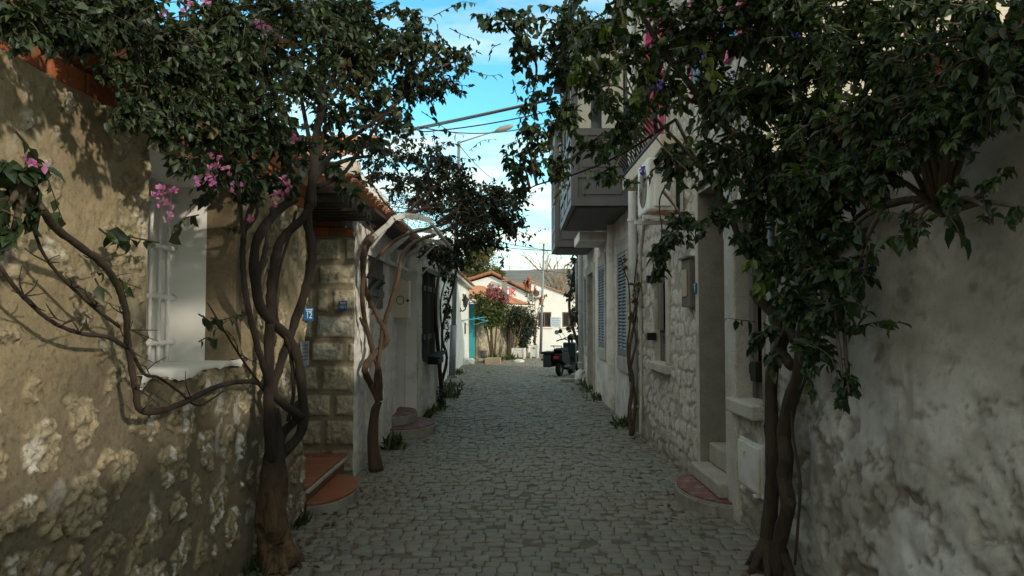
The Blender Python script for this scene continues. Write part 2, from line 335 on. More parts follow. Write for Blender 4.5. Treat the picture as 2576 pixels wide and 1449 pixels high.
M = dict(
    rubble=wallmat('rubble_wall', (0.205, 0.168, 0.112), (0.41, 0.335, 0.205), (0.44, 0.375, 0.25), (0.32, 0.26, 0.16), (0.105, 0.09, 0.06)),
    ashlar=wallmat('cut_stone_wall', (0.31, 0.26, 0.18), (0.25, 0.21, 0.145), (0.62, 0.55, 0.40), (0.50, 0.44, 0.31), (0.13, 0.11, 0.07)),
    stone=wallmat('stone_house_wall', (0.33, 0.315, 0.28), (0.38, 0.36, 0.32), (0.64, 0.605, 0.545), (0.52, 0.485, 0.425), (0.20, 0.17, 0.13)),
    white=wallmat('white_plaster', (0.76, 0.75, 0.715), (0.68, 0.67, 0.635), (0.78, 0.77, 0.735), (0.70, 0.69, 0.655), (0.26, 0.23, 0.18), bmp=0.35, speck=0.45),
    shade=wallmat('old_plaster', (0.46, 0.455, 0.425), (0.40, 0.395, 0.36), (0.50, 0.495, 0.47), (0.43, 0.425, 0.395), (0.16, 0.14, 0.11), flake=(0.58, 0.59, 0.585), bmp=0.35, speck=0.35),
    plain=mat('lime_plaster', (0.74, 0.725, 0.69), (0.64, 0.625, 0.59), 2, 0.9, 0.38, 30, 0.006, dirt=(0.35, 0.32, 0.27)),
    niche=mat('niche_plaster', (0.76, 0.745, 0.72), (0.70, 0.685, 0.66), 2, 0.9, 0.3, 24, 0.006),
    farwhite=mat('clean_far_plaster', (0.80, 0.79, 0.77), (0.72, 0.71, 0.69), 1.2, 0.9, 0.2, 20, 0.006),  # cleaner, paler plaster of the far houses, one even white
    cream=mat('cream_plaster', (0.56, 0.50, 0.41), (0.48, 0.43, 0.35), 2, 0.9, 0.4, 30, 0.006),
    brown=mat('brown_render', (0.20, 0.155, 0.095), (0.16, 0.12, 0.075), 5, 0.9, 0.4, 50, 0.005),
    trim=mat('sandstone_trim', (0.48, 0.46, 0.41), (0.39, 0.37, 0.325), 5, 0.9, 0.7, 60, 0.008, dirt=(0.22, 0.19, 0.15)),
    jamb=mat('worn_jamb_stone', (0.27, 0.25, 0.21), (0.20, 0.185, 0.155), 6, 0.95, 0.9, 70, 0.01),
    brick=mat('old_brick', (0.34, 0.10, 0.035), (0.24, 0.075, 0.03), 7, 0.9, 0.5, 40, 0.006, isl=0.3, dirt=(0.2, 0.15, 0.1)),
    tile=mat('roof_tile', (0.38, 0.14, 0.06), (0.27, 0.11, 0.055), 3, 0.85, 0.4, 40, 0.006, dirt=(0.22, 0.15, 0.10), dscale=5),
    tilefar=mat('weathered_roof_tile', (0.48, 0.19, 0.09), (0.34, 0.16, 0.09), 2, 0.85, 0.4, 30, 0.01, dirt=(0.25, 0.18, 0.12), dscale=2.2),
    floor_tile=mat('terracotta_floor_tile', (0.27, 0.088, 0.04), (0.20, 0.07, 0.034), 4, 0.45, 0.1, 30, 0.002, dirt=(0.17, 0.115, 0.08), dscale=7),
    riser=mat('terracotta_riser', (0.20, 0.085, 0.045), (0.16, 0.075, 0.04), 4, 0.6, 0.1, 30, 0.002),
    concrete=mat('concrete', (0.27, 0.26, 0.235), (0.20, 0.19, 0.17), 6, 0.9, 0.5, 50, 0.005, dirt=(0.13, 0.12, 0.1)),
    redstep=mat('red_painted_concrete', (0.16, 0.058, 0.052), (0.12, 0.05, 0.045), 6, 0.7, 0.3, 50, 0.004, dirt=(0.33, 0.25, 0.2), dscale=9),
    block=mat('step_stone', (0.37, 0.35, 0.30), (0.29, 0.27, 0.23), 7, 0.95, 1.0, 60, 0.012),
    sett=None,
    sand=mat('joint_sand', (0.13, 0.115, 0.09), (0.09, 0.08, 0.064), 5, 0.95, 0.8, 80, 0.01),
    earth=mat('earth', (0.26, 0.22, 0.16), (0.20, 0.17, 0.12), 0.8, 0.95, 0.6, 20, 0.02),
    bark=mat('dark_bark', (0.042, 0.028, 0.017), (0.022, 0.015, 0.010), 14, 0.9, 1.0, 40, 0.012, stretch=(1, 1, 0.25)),
    bark2=mat('brown_bark', (0.085, 0.054, 0.031), (0.042, 0.027, 0.016), 14, 0.9, 1.0, 40, 0.012, stretch=(1, 1, 0.25)),
    stump=mat('weathered_trunk_wood', (0.24, 0.13, 0.055), (0.13, 0.075, 0.035), 9, 0.85, 1.0, 30, 0.02, stretch=(1, 1, 0.2), dirt=(0.06, 0.045, 0.03)),
    twig=mat('twig', (0.07, 0.05, 0.03), (0.05, 0.036, 0.024), 20, 0.85, 0),
    drytwig=mat('dry_twig', (0.16, 0.105, 0.065), (0.11, 0.07, 0.045), 20, 0.85, 0),
    greentwig=mat('green_twig', (0.14, 0.10, 0.04), (0.10, 0.075, 0.03), 20, 0.8, 0),
    leafL=leafmat('bougainvillea_leaf', (0.011, 0.022, 0.009), (0.026, 0.046, 0.019), (0.066, 0.09, 0.036), 0.24, 0.5),
    leafM=leafmat('dark_creeper_leaf', (0.013, 0.022, 0.011), (0.026, 0.038, 0.018), (0.055, 0.066, 0.03), 0.2),
    leafR=leafmat('broad_vine_leaf', (0.007, 0.018, 0.005), (0.016, 0.038, 0.009), (0.05, 0.080, 0.015), 0.30, 0.55),
    leafO=leafmat('old_leaf', (0.10, 0.10, 0.02), (0.13, 0.09, 0.03), (0.12, 0.06, 0.03), 0.3),
    leafY=leafmat('lime_vine_leaf', (0.07, 0.11, 0.02), (0.11, 0.16, 0.03), (0.16, 0.19, 0.04), 0.35),
    pine=leafmat('pine_foliage', (0.06, 0.085, 0.02), (0.11, 0.13, 0.03), (0.17, 0.18, 0.05), 0.25, 0.6),
    bush=leafmat('bush_leaf', (0.03, 0.055, 0.016), (0.07, 0.10, 0.025), (0.14, 0.16, 0.04), 0.3),
    petal=leafmat('magenta_bract', (0.40, 0.10, 0.36), (0.50, 0.18, 0.44), (0.48, 0.24, 0.34), 0.4, 0.6),
    petal2=leafmat('dusty_pink_bract', (0.32, 0.10, 0.16), (0.40, 0.15, 0.22), (0.36, 0.18, 0.16), 0.4, 0.6),
    spike=leafmat('red_flower_spike', (0.45, 0.07, 0.03), (0.5, 0.12, 0.04), (0.35, 0.12, 0.05), 0.2, 0.6),
    weed=leafmat('weed_leaf', (0.03, 0.05, 0.012), (0.05, 0.075, 0.02), (0.10, 0.10, 0.04), 0.25),
    greywood=mat('grey_painted_wood', (0.105, 0.103, 0.112), (0.085, 0.083, 0.09), 5, 0.55, 0.25, 30, 0.003, stretch=(1, 1, 0.3), dirt=(0.08, 0.077, 0.075), dscale=4),
    undergrey=mat('grey_soffit_boards', (0.08, 0.078, 0.082), (0.06, 0.058, 0.06), 5, 0.6, 0.25, 30, 0.003),
    blueshut=mat('blue_grey_shutter', (0.135, 0.148, 0.168), (0.105, 0.116, 0.134), 6, 0.55, 0.2, 30, 0.002),
    darkwood=mat('dark_wood', (0.06, 0.048, 0.036), (0.04, 0.032, 0.025), 6, 0.6, 0.5, 30, 0.004, stretch=(1, 1, 0.15)),
    oldwood=mat('weathered_wood', (0.13, 0.115, 0.09), (0.09, 0.08, 0.063), 6, 0.75, 0.5, 30, 0.004, stretch=(1, 1, 0.12)),
    palewood=mat('pale_wood_panel', (0.34, 0.28, 0.18), (0.27, 0.21, 0.13), 5, 0.6, 0.3, 20, 0.003, stretch=(1, 1, 0.15)),
    charcoal=mat('charcoal_shutter', (0.028, 0.028, 0.03), (0.02, 0.02, 0.022), 6, 0.6, 0.3, 30, 0.003),
    black=mat('black_iron', (0.012, 0.012, 0.013), (0.02, 0.019, 0.018), 9, 0.5, 0.2, 60, 0.002),
    blackplastic=mat('black_plastic', (0.007, 0.007, 0.008), (0.010, 0.010, 0.011), 9, 0.6, 0.1, 90, 0.001),
    tyre=mat('tyre_rubber', (0.014, 0.014, 0.014), (0.02, 0.02, 0.02), 20, 0.8, 0.4, 90, 0.003),
    tealpaint=mat('dark_teal_paint', (0.015, 0.035, 0.042), (0.012, 0.026, 0.032), 4, 0.3, 0.0),
    chrome=mat('chrome', (0.5, 0.5, 0.5), (0.4, 0.4, 0.4), 8, 0.2, 0.0, metal=1.0),
    mirror=mat('mirror_glass', (0.30, 0.38, 0.36), (0.26, 0.33, 0.32), 3, 0.15, 0.0, metal=0.6),
    redlens=mat('red_lens', (0.35, 0.02, 0.015), (0.28, 0.02, 0.015), 9, 0.2, 0.0),
    whitepaint=mat('white_painted_metal', (0.62, 0.62, 0.60), (0.56, 0.56, 0.54), 4, 0.45, 0.1, 40, 0.001, dirt=(0.34, 0.31, 0.26), dscale=4),
    beigemetal=mat('beige_metal', (0.46, 0.41, 0.30), (0.42, 0.37, 0.27), 3, 0.5, 0.1, 40, 0.001),
    acwhite=mat('off_white_plastic', (0.72, 0.72, 0.70), (0.66, 0.65, 0.62), 3, 0.5, 0.05, 40, 0.001, dirt=(0.42, 0.38, 0.30), dscale=5),
    rust=mat('rust', (0.26, 0.11, 0.035), (0.15, 0.07, 0.03), 15, 0.9, 0.5, 60, 0.003),
    awning=mat('grey_white_steel', (0.60, 0.60, 0.58), (0.48, 0.48, 0.46), 7, 0.6, 0.2, 40, 0.002, dirt=(0.2, 0.18, 0.15), dscale=6),
    pvc=mat('white_pvc_pipe', (0.58, 0.60, 0.60), (0.50, 0.52, 0.52), 4, 0.4, 0.1, 30, 0.002, dirt=(0.33, 0.31, 0.27), dscale=5),
    bluepipe=mat('blue_grey_pipe', (0.13, 0.17, 0.20), (0.10, 0.135, 0.16), 6, 0.5, 0.1, 30, 0.002),
    galv=mat('grey_galvanised_steel', (0.22, 0.24, 0.26), (0.17, 0.185, 0.20), 6, 0.5, 0.1, 30, 0.002, metal=0.3),
    turq=mat('turquoise_paint', (0.02, 0.30, 0.36), (0.018, 0.25, 0.31), 4, 0.5, 0.2, 30, 0.002),
    pink=mat('pink_paint', (0.62, 0.07, 0.20), (0.52, 0.06, 0.17), 4, 0.5, 0.2, 30, 0.002),
    brownframe=mat('brown_window_frame', (0.20, 0.085, 0.04), (0.16, 0.07, 0.035), 6, 0.5, 0.2, 30, 0.002),
    signblue=mat('blue_enamel', (0.02, 0.11, 0.30), (0.018, 0.095, 0.26), 5, 0.35, 0.05, 30, 0.001),
    signgrey=mat('faded_notice', (0.20, 0.23, 0.25), (0.15, 0.18, 0.20), 20, 0.5, 0.0),
    lettering=mat('white_lettering', (0.75, 0.75, 0.75), (0.7, 0.7, 0.7), 5, 0.5, 0.0),
    redletter=mat('red_lettering', (0.62, 0.03, 0.06), (0.55, 0.03, 0.05), 5, 0.6, 0.0),
    banner=mat('white_banner', (0.72, 0.71, 0.70), (0.68, 0.67, 0.66), 5, 0.6, 0.0),
    plaque=mat('pale_blue_plaque', (0.50, 0.58, 0.64), (0.45, 0.53, 0.58), 9, 0.6, 0.0),
    glass=glass('window_glass'), curtain=mat('curtain', (0.55, 0.52, 0.45), (0.46, 0.43, 0.37), 8, 0.9, 0.3, 12, 0.02, stretch=(6, 6, 0.3)),
    dark=mat('dark_interior', (0.012, 0.011, 0.010), (0.009, 0.008, 0.008), 3, 0.95, 0.0),
    hill=mat('scrub_hill', (0.13, 0.125, 0.115), (0.09, 0.095, 0.08), 0.05, 1.0, 0.0, dirt=(0.22, 0.20, 0.18), dscale=0.12),
    bare=mat('bare_twigs', (0.32, 0.26, 0.19), (0.25, 0.20, 0.14), 3, 0.9, 0.0),
    clay=mat('grey_plant_pot', (0.06, 0.07, 0.075), (0.05, 0.055, 0.06), 5, 0.6, 0.1),
    cable=mat('cable_sheath', (0.06, 0.06, 0.055), (0.05, 0.05, 0.045), 5, 0.6, 0.0),
    paleCable=mat('grey_cable_sheath', (0.25, 0.25, 0.22), (0.2, 0.2, 0.18), 5, 0.6, 0.0),
    purple=mat('violet_petal', (0.12, 0.08, 0.45), (0.10, 0.07, 0.4), 5, 0.6, 0.0),
    litter=mat('white_rag', (0.6, 0.58, 0.54), (0.5, 0.48, 0.45), 8, 0.9, 0.6, 20, 0.02),
)
def trunkmat():
    m, nt, bs = newmat('bougainvillea_bark'); bs.inputs['Roughness'].default_value = 0.88
    t = nt.nodes.new('ShaderNodeTexCoord'); mpp = nt.nodes.new('ShaderNodeMapping'); nt.links.new(t.outputs['Object'], mpp.inputs[0]); mpp.inputs['Scale'].default_value = (1, 1, 0.16); v = mpp.outputs[0]
    s3 = nt.nodes.new('ShaderNodeSeparateXYZ'); nt.links.new(t.outputs['Object'], s3.inputs[0])
    n1 = noise(nt, 22, 7, 0.7, v); f = rng(nt, mth(nt, 'ADD', s3.outputs[2], mth(nt, 'MULTIPLY', n1, 0.5)), 0.50, 0.95)
    dk = mixc(nt, n1, (0.011, 0.007, 0.005), (0.042, 0.027, 0.016)); lt = mixc(nt, rng(nt, n1, 0.3, 0.7), (0.06, 0.037, 0.018), (0.24, 0.15, 0.068))
    lt = mixc(nt, rng(nt, noise(nt, 7, 5), 0.55, 0.62, 0, 0.8), lt, (0.03, 0.02, 0.012))
    nt.links.new(mixc(nt, f, lt, dk), bs.inputs['Base Color']); fis = rng(nt, noise(nt, 60, 6, 0.7, v), 0.36, 0.48, 0.35, 1); cbn = nt.nodes.new('ShaderNodeCombineColor')
    for k in range(3): nt.links.new(fis, cbn.inputs[k])
    nt.links.new(mixc(nt, 1.0, mixc(nt, f, lt, dk), cbn.outputs[0], 'MULTIPLY'), bs.inputs['Base Color'])
    bump(nt, bs, noise(nt, 34, 8, 0.75, v), 1.0, 0.03); return m
M['boug'] = trunkmat()
for k_ in ('blackplastic', 'black', 'tyre'): M[k_].node_tree.nodes['Principled BSDF'].inputs['Specular IOR Level'].default_value = 0.15
def settmat():
    m, nt, bs = newmat('cobble_sett'); bs.inputs['Roughness'].default_value = 0.62
    i = island(nt); col = mixc(nt, i, (0.145, 0.142, 0.112), (0.20, 0.192, 0.15))
    col = mixc(nt, rng(nt, noise(nt, 0.9, 4), 0.42, 0.62, 0, 0.55), col, (0.185, 0.155, 0.115))
    col = mixc(nt, rng(nt, noise(nt, 40, 6, 0.7), 0.4, 0.75, 0, 0.45), col, (0.085, 0.083, 0.075))
    nt.links.new(col, bs.inputs['Base Color']); bump(nt, bs, noise(nt, 45, 7, 0.7), 0.8, 0.008); return m
M['sett'] = settmat()
def text(name, body, size, org, right, up, m, parent, ext=0.001, align='CENTER', bold=0.0):
    cu = bpy.data.curves.new(name, 'FONT'); cu.body = body; cu.size = size; cu.align_x = align; cu.align_y = 'CENTER'; cu.extrude = ext; cu.offset = bold
    o = bpy.data.objects.new('tmp_text', cu); C.objects.link(o)
    bpy.context.view_layer.update()
    me = bpy.data.meshes.new_from_object(o); bpy.data.objects.remove(o); bpy.data.curves.remove(cu)
    r = Vector(right).normalized(); u = Vector(up).normalized(); n = r.cross(u); T = Matrix((r, u, n)).transposed().to_4x4(); T.translation = Vector(org) - (ORG[parent.name] if parent is not None else Vector())
    me.transform(T); me.name = name
    return link(name, me, m, parent)
rnd = random.Random(7)
# ================================================================= SETTING
def build_ground():
    xs = np.array([-900, -120, -40, -12, 14, 40, 120, 900.0]); ys = np.array([-30, -4, 5, 20, 46, 90, 200, 900.0])
    X, Y = np.meshgrid(xs, ys, indexing='ij'); Z = np.array([gz(y) for y in ys])[None, :] + 0 * X - 0.09
    a = np.arange(X.size).reshape(X.shape); q = np.stack([a[:-1, :-1], a[1:, :-1], a[1:, 1:], a[:-1, 1:]], -1).reshape(-1, 4)
    tag(npmesh('ground', np.stack([X, Y, Z], -1).reshape(-1, 3), [q], M['earth']), kind='structure')
    xs = np.arange(-2.6, 5.0, 0.05); ys = np.concatenate([np.arange(0.4, 20, 0.05), np.arange(20, 46, 0.12)])
    X, Y = np.meshgrid(xs, ys, indexing='ij')
    gzv = np.where(Y > 5, -0.012 * (Y - 5), 0.0)
    far = ss(Y, 30, 40)
    edge = ss(np.abs(X - 0.1), 1.35, 1.75) * 0.012
    Z = gzv - 0.015 + 0.024 * (fbm(X * 1.1, Y * 0.8, 3, 5) - 0.50) + 0.006 * (fbm(X * 9, Y * 9, 5) - 0.5) + edge + far * 0.02
    a = np.arange(X.size).reshape(X.shape); q = np.stack([a[:-1, :-1], a[1:, :-1], a[1:, 1:], a[:-1, 1:]], -1).reshape(-1, 4)
    tag(npmesh('street_bedding', np.stack([X, Y, Z], -1).reshape(-1, 3), [q], M['sand'], smooth=True), kind='structure')
def build_street():
    r = np.random.RandomState(3); P = []
    y = 0.6
    while y < 41:
        d = 0.098 + 0.018 * r.rand(); x = -2.3 + 0.15 * r.rand(); xe = 2.35 if y < 20 else 4.6
        row = []
        while x < xe:
            wd = 0.085 + 0.055 * r.rand(); row.append((x + wd / 2, wd)); x += wd
        row = np.array(row); cx = row[:, 0]
        wav = 0.055 * np.sin(cx * 1.5 + y * 0.35) + 0.05 * (vn(cx * 1.1, cx * 0 + y * 0.5, 4) - 0.5) + 0.03 * (vn(cx * 3, cx * 0 + y * 2, 8) - 0.5)
        P.append(np.stack([cx, y + wav, row[:, 1], np.full(len(cx), d)], 1)); y += d
    P = np.concatenate(P); n = len(P)
    g = 0.003 + 0.004 * r.rand(n); hw = P[:, 2] / 2 - g * 0.7; hd = P[:, 3] / 2 - g
    slope = 0.055 * 1.5 * np.cos(P[:, 0] * 1.5 + P[:, 1] * 0.35); ang = slope + 0.06 * r.randn(n)
    sgn = np.array([(-1, -1), (1, -1), (1, 1), (-1, 1)], float)
    jit = 1 + 0.13 * (r.rand(n, 4, 2) - 0.5)
    c = sgn[None] * np.stack([hw, hd], 1)[:, None] * jit
    top = 0.0055 * r.randn(n)
    tilt = 0.045 * r.randn(n, 2)
    rings = []
    for k, (sc_, dz) in enumerate(((1.02, -0.06), (1.0, -0.010), (0.965, -0.003), (0.86, 0.0))):
        q = c * sc_
        co, si = np.cos(ang)[:, None], np.sin(ang)[:, None]
        x = q[..., 0] * co - q[..., 1] * si + P[:, 0:1]; yy = q[..., 0] * si + q[..., 1] * co + P[:, 1:2]
        z = np.where(yy > 5, -0.012 * (yy - 5), 0.0) + top[:, None] + dz + (tilt[:, None] * q).sum(-1)
        rings.append(np.stack([x, yy, z], -1))
    V = np.stack(rings, 1).reshape(-1, 3); b = (np.arange(n) * 16)[:, None]
    fs = []
    for k in range(3):
        for i in range(4):
            j = (i + 1) % 4; fs.append(b + np.array([[k * 4 + i, k * 4 + j, k * 4 + 4 + j, k * 4 + 4 + i]]))
    fs.append(b + np.array([[12, 13, 14, 15]]))
    tag(npmesh('street', V, [np.concatenate(fs)], M['sett']), kind='structure')
build_ground(); build_street()
def build_hill():
    xs = np.linspace(-300, 420, 120); ys = np.linspace(110, 520, 60); X, Y = np.meshgrid(xs, ys, indexing='ij')
    t = ss(Y, 110, 400); Z = -0.6 + t * (27.0 + 5 * (fbm(X * 0.01, Y * 0.012, 2) - 0.5) + 0.01 * X * 0) + 0.8 * t * fbm(X * 0.2, Y * 0.2, 9)
    a = np.arange(X.size).reshape(X.shape); q = np.stack([a[:-1, :-1], a[1:, :-1], a[1:, 1:], a[:-1, 1:]], -1).reshape(-1, 4)
    tag(npmesh('hill', np.stack([X, Y, Z], -1).reshape(-1, 3), [q], M['hill'], smooth=True), kind='structure')
build_hill()

# ================================================================= wall surfaces
def z0(U): return np.zeros_like(U)
def h_rubble(U, Z):
    u = U + 0.10 * (fbm(U * 2.5, Z * 2.5, 1) - 0.5); z = Z + 0.10 * (fbm(U * 2.5 + 9, Z * 2.5, 2) - 0.5)
    f1, f2, i = worley(u / 0.27, z / 0.24, 5); e = f2 - f1
    f1b, f2b, ib = worley(u / 0.13 + 4, z / 0.12, 15); eb = f2b - f1b
    cover = ss(Z, 1.25, 1.7) * 0.22
    rag = 0.34 * (fbm(U * 20, Z * 20, 44, 4) - 0.5)
    ex = (frac(i * 7.13) > 0.16 + cover); m = ss(e + rag, 0.22 + 0.16 * frac(i * 3.7), 0.28 + 0.16 * frac(i * 3.7)) * ex
    mb_ = ss(eb + rag, 0.34, 0.42) * (frac(ib * 5.3) > 0.74 + 0.1 * (Z > 1.3)) * (1 - m)
    st = np.maximum(m, mb_); pit = fbm(U * 38, Z * 38, 21, 4) - 0.5; big = fbm(U * 3, Z * 3, 31) - 0.5
    tr = 0.010 * (fbm(U * 9 + Z * 4, Z * 14, 61, 3) - 0.5)
    h = 0.012 * st * (0.4 + frac(i * 11.1)) + st * 0.045 * pit + (1 - st) * (tr + 0.006 * pit) + 0.035 * big - 0.012 * st * ss(fbm(U * 24, Z * 24, 77, 3), 0.55, 0.7)
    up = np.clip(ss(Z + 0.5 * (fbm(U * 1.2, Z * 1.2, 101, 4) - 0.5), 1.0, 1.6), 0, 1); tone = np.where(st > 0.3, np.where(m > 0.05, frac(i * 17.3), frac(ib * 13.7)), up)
    fl = ss(fbm(U * 16, Z * 9, 51, 5), 0.625, 0.655) * np.maximum(st, 0.5 * ss(fbm(U * 3, Z * 3, 91), 0.5, 0.6)) * (0.35 + 0.65 * ss(Z, 1.4, 0.8)) * 0.85
    fl = np.maximum(fl, ss(fbm(U * 2.2, Z * 2.2, 57, 6), 0.68, 0.72) * 0.35)
    yel = ss(fbm(U * 1.6, Z * 1.6, 71, 4), 0.62, 0.8)
    stn = ss(fbm(U * 1.1, Z * 1.6, 81, 5), 0.50, 0.70) * (0.25 + 0.25 * ss(Z, 1.0, 0.0)) + 0.5 * ss(Z, 0.25, -0.05) + 0.6 * ss(0.02 * 0 + pit, 0.18, 0.35) * st
    gap = np.clip(1 - np.abs(e + rag - 0.20 - 0.16 * frac(i * 3.7)) / 0.035, 0, 1) * ex * ss(fbm(U * 7, Z * 7, 121, 3), 0.45, 0.55); h = h - 0.012 * gap; stn = np.maximum(stn, 0.8 * gap)
    gr = fbm(U * 60, Z * 60, 131, 3) - 0.5; h = h + st * 0.012 * gr + (1 - st) * 0.003 * gr
    return h, dict(stone=st, tone=np.clip(tone + yel * 0.3 * (st < 0.3), 0, 1), flake=fl, stain=np.clip(stn, 0, 0.9))
def h_stone(U, Z):
    u = U + 0.04 * (fbm(U * 4, Z * 4, 1) - 0.5); z = Z + 0.05 * (fbm(U * 4 + 9, Z * 4, 2) - 0.5)
    f1, f2, i = worley(u / 0.25 + 0.5 * np.floor(z / 0.17), z / 0.17, 8, 0.72); e = f2 - f1
    m = ss(e + 0.14 * (fbm(U * 22, Z * 22, 71, 3) - 0.5), 0.10, 0.19) * (frac(i * 3.3) > 0.10); pit = fbm(U * 30, Z * 30, 3, 4) - 0.5
    return 0.013 * m + 0.016 * m * pit + 0.006 * pit + 0.02 * (fbm(U * 1.5, Z * 1.5, 4) - 0.5), dict(stone=m, tone=frac(i * 9.1), flake=0.35 * m * ss(fbm(U * 5, Z * 5, 12), 0.55, 0.7), stain=np.clip(0.6 * ss(Z, 0.35, -0.1) + 0.5 * ss(fbm(U * 1.3, Z * 1.0, 6, 5), 0.58, 0.75), 0, 0.8))
def h_blocks(U, Z):
    rows = np.array([-0.3, 0.02, 0.28, 0.56, 0.82, 1.10, 1.33, 1.60, 1.86, 2.10, 2.36, 2.7]); r = np.random.RandomState(5)
    m = z0(U); tone = z0(U); dome = z0(U)
    zz = Z + 0.02 * (fbm(U * 5, Z * 5, 3) - 0.5); uu = U + 0.03 * (fbm(U * 5 + 3, Z * 5, 4) - 0.5)
    for k in range(len(rows) - 1):
        u = -0.02 - 0.12 * r.rand()
        while u < 1.3:
            wd = r.choice([0.16, 0.30, 0.36, 0.42]); a, b, c, d = u, u + wd, rows[k], rows[k + 1]
            dd = np.minimum(np.minimum(uu - a, b - uu), np.minimum(zz - c, d - zz)) + 0.012 * (fbm(U * 22, Z * 22, k) - 0.5)
            mm = ss(dd, 0.018 + 0.012 * r.rand(), 0.040); m = np.maximum(m, mm); tone = np.where(dd > 0, r.rand(), tone); dome = np.maximum(dome, ss(dd, 0.01, 0.11)); u += wd
    pit = fbm(U * 34, Z * 34, 3, 4) - 0.5; rid = np.abs(fbm(U * 9, Z * 12, 8, 3) - 0.5)
    return 0.022 * m + 0.012 * dome + m * (0.03 * pit - 0.03 * rid) + 0.006 * pit, dict(stone=m, tone=tone, flake=0.5 * m * ss(fbm(U * 4, Z * 4, 15, 5), 0.6, 0.7) + 0.5 * ss(np.abs(Z - 1.46), 0.13, 0.05) * m, stain=np.clip(0.85 * ss(Z, 0.75, 0.15) * fbm(U * 3, Z * 3, 33) * 1.5 + 0.6 * ss(fbm(U * 3, Z * 2, 35, 5), 0.6, 0.75), 0, 0.85))
def h_white(U, Z):
    f1, f2, i = worley((U + 0.05 * fbm(U * 3, Z * 3, 2)) / 0.20, Z / 0.16, 3); lump = ss(f2 - f1, 0.0, 0.5); big = fbm(U * 1.6, Z * 1.6, 6) - 0.5; p = fbm(U * 18, Z * 14, 9, 4) - 0.5
    return 0.010 * lump + 0.030 * big + 0.020 * p, dict(stone=0.5 * lump, tone=frac(i * 5.1), flake=z0(U), stain=np.clip(0.75 * ss(Z, 0.45, -0.15) * ss(fbm(U * 2.5, Z * 4, 14, 5), 0.35, 0.7) + 0.45 * ss(fbm(U * 1.8, Z * 0.8, 16, 6), 0.58, 0.74) + 0.5 * ss(p, 0.2, 0.3), 0, 0.8))
def h_rough(U, Z):
    p = fbm(U * 9, Z * 8, 9, 5) - 0.5
    return 0.012 * p + 0.02 * (fbm(U * 1.3, Z * 1.3, 5) - 0.5), dict(stone=z0(U), tone=z0(U), flake=z0(U), stain=np.clip(0.5 * ss(Z, 0.35, -0.25) * ss(fbm(U * 2, Z * 4, 14, 5), 0.3, 0.7) + 0.30 * ss(fbm(U * 1.2, Z * 0.6, 16, 6), 0.55, 0.75) + 0.5 * ss(fbm(U * 14, Z * 11, 41, 3), 0.66, 0.72), 0, 0.7))
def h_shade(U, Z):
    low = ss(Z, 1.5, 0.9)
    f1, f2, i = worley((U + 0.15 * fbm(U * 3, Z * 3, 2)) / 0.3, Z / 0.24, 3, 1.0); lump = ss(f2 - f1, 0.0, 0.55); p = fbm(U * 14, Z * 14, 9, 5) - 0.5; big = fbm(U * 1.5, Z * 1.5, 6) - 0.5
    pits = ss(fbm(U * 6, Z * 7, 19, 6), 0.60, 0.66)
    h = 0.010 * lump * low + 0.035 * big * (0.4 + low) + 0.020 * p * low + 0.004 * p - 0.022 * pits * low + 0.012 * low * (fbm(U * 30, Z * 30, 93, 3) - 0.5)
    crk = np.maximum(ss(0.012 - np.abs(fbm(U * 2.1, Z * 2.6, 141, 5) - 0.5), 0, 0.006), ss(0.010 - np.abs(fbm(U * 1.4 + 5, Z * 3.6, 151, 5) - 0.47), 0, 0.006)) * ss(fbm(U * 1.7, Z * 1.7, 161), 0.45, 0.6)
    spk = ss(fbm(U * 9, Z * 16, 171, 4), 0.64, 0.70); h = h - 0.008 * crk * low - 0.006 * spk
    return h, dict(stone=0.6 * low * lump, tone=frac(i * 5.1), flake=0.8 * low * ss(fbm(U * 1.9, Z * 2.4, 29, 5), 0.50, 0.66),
        stain=np.clip(np.maximum(0.75 * crk, 0.7 * spk * (0.3 + 0.7 * low)) + low * (0.5 * pits + 0.30 * ss(fbm(U * 2.3, Z * 2.8, 16, 6), 0.54, 0.62)) + (1 - low) * (0.35 * ss(fbm(U * 1.0, Z * 1.2, 46, 5), 0.5, 0.75) + 0.5 * ss(fbm(U * 7, Z * 9, 49, 3), 0.72, 0.76)) + 0.85 * ss(U, 4.2, 4.7) * low * ss(fbm(U * 4, Z * 4, 66, 4), 0.35, 0.6) + 0.4 * ss(Z, 0.3, -0.1), 0, 0.85))

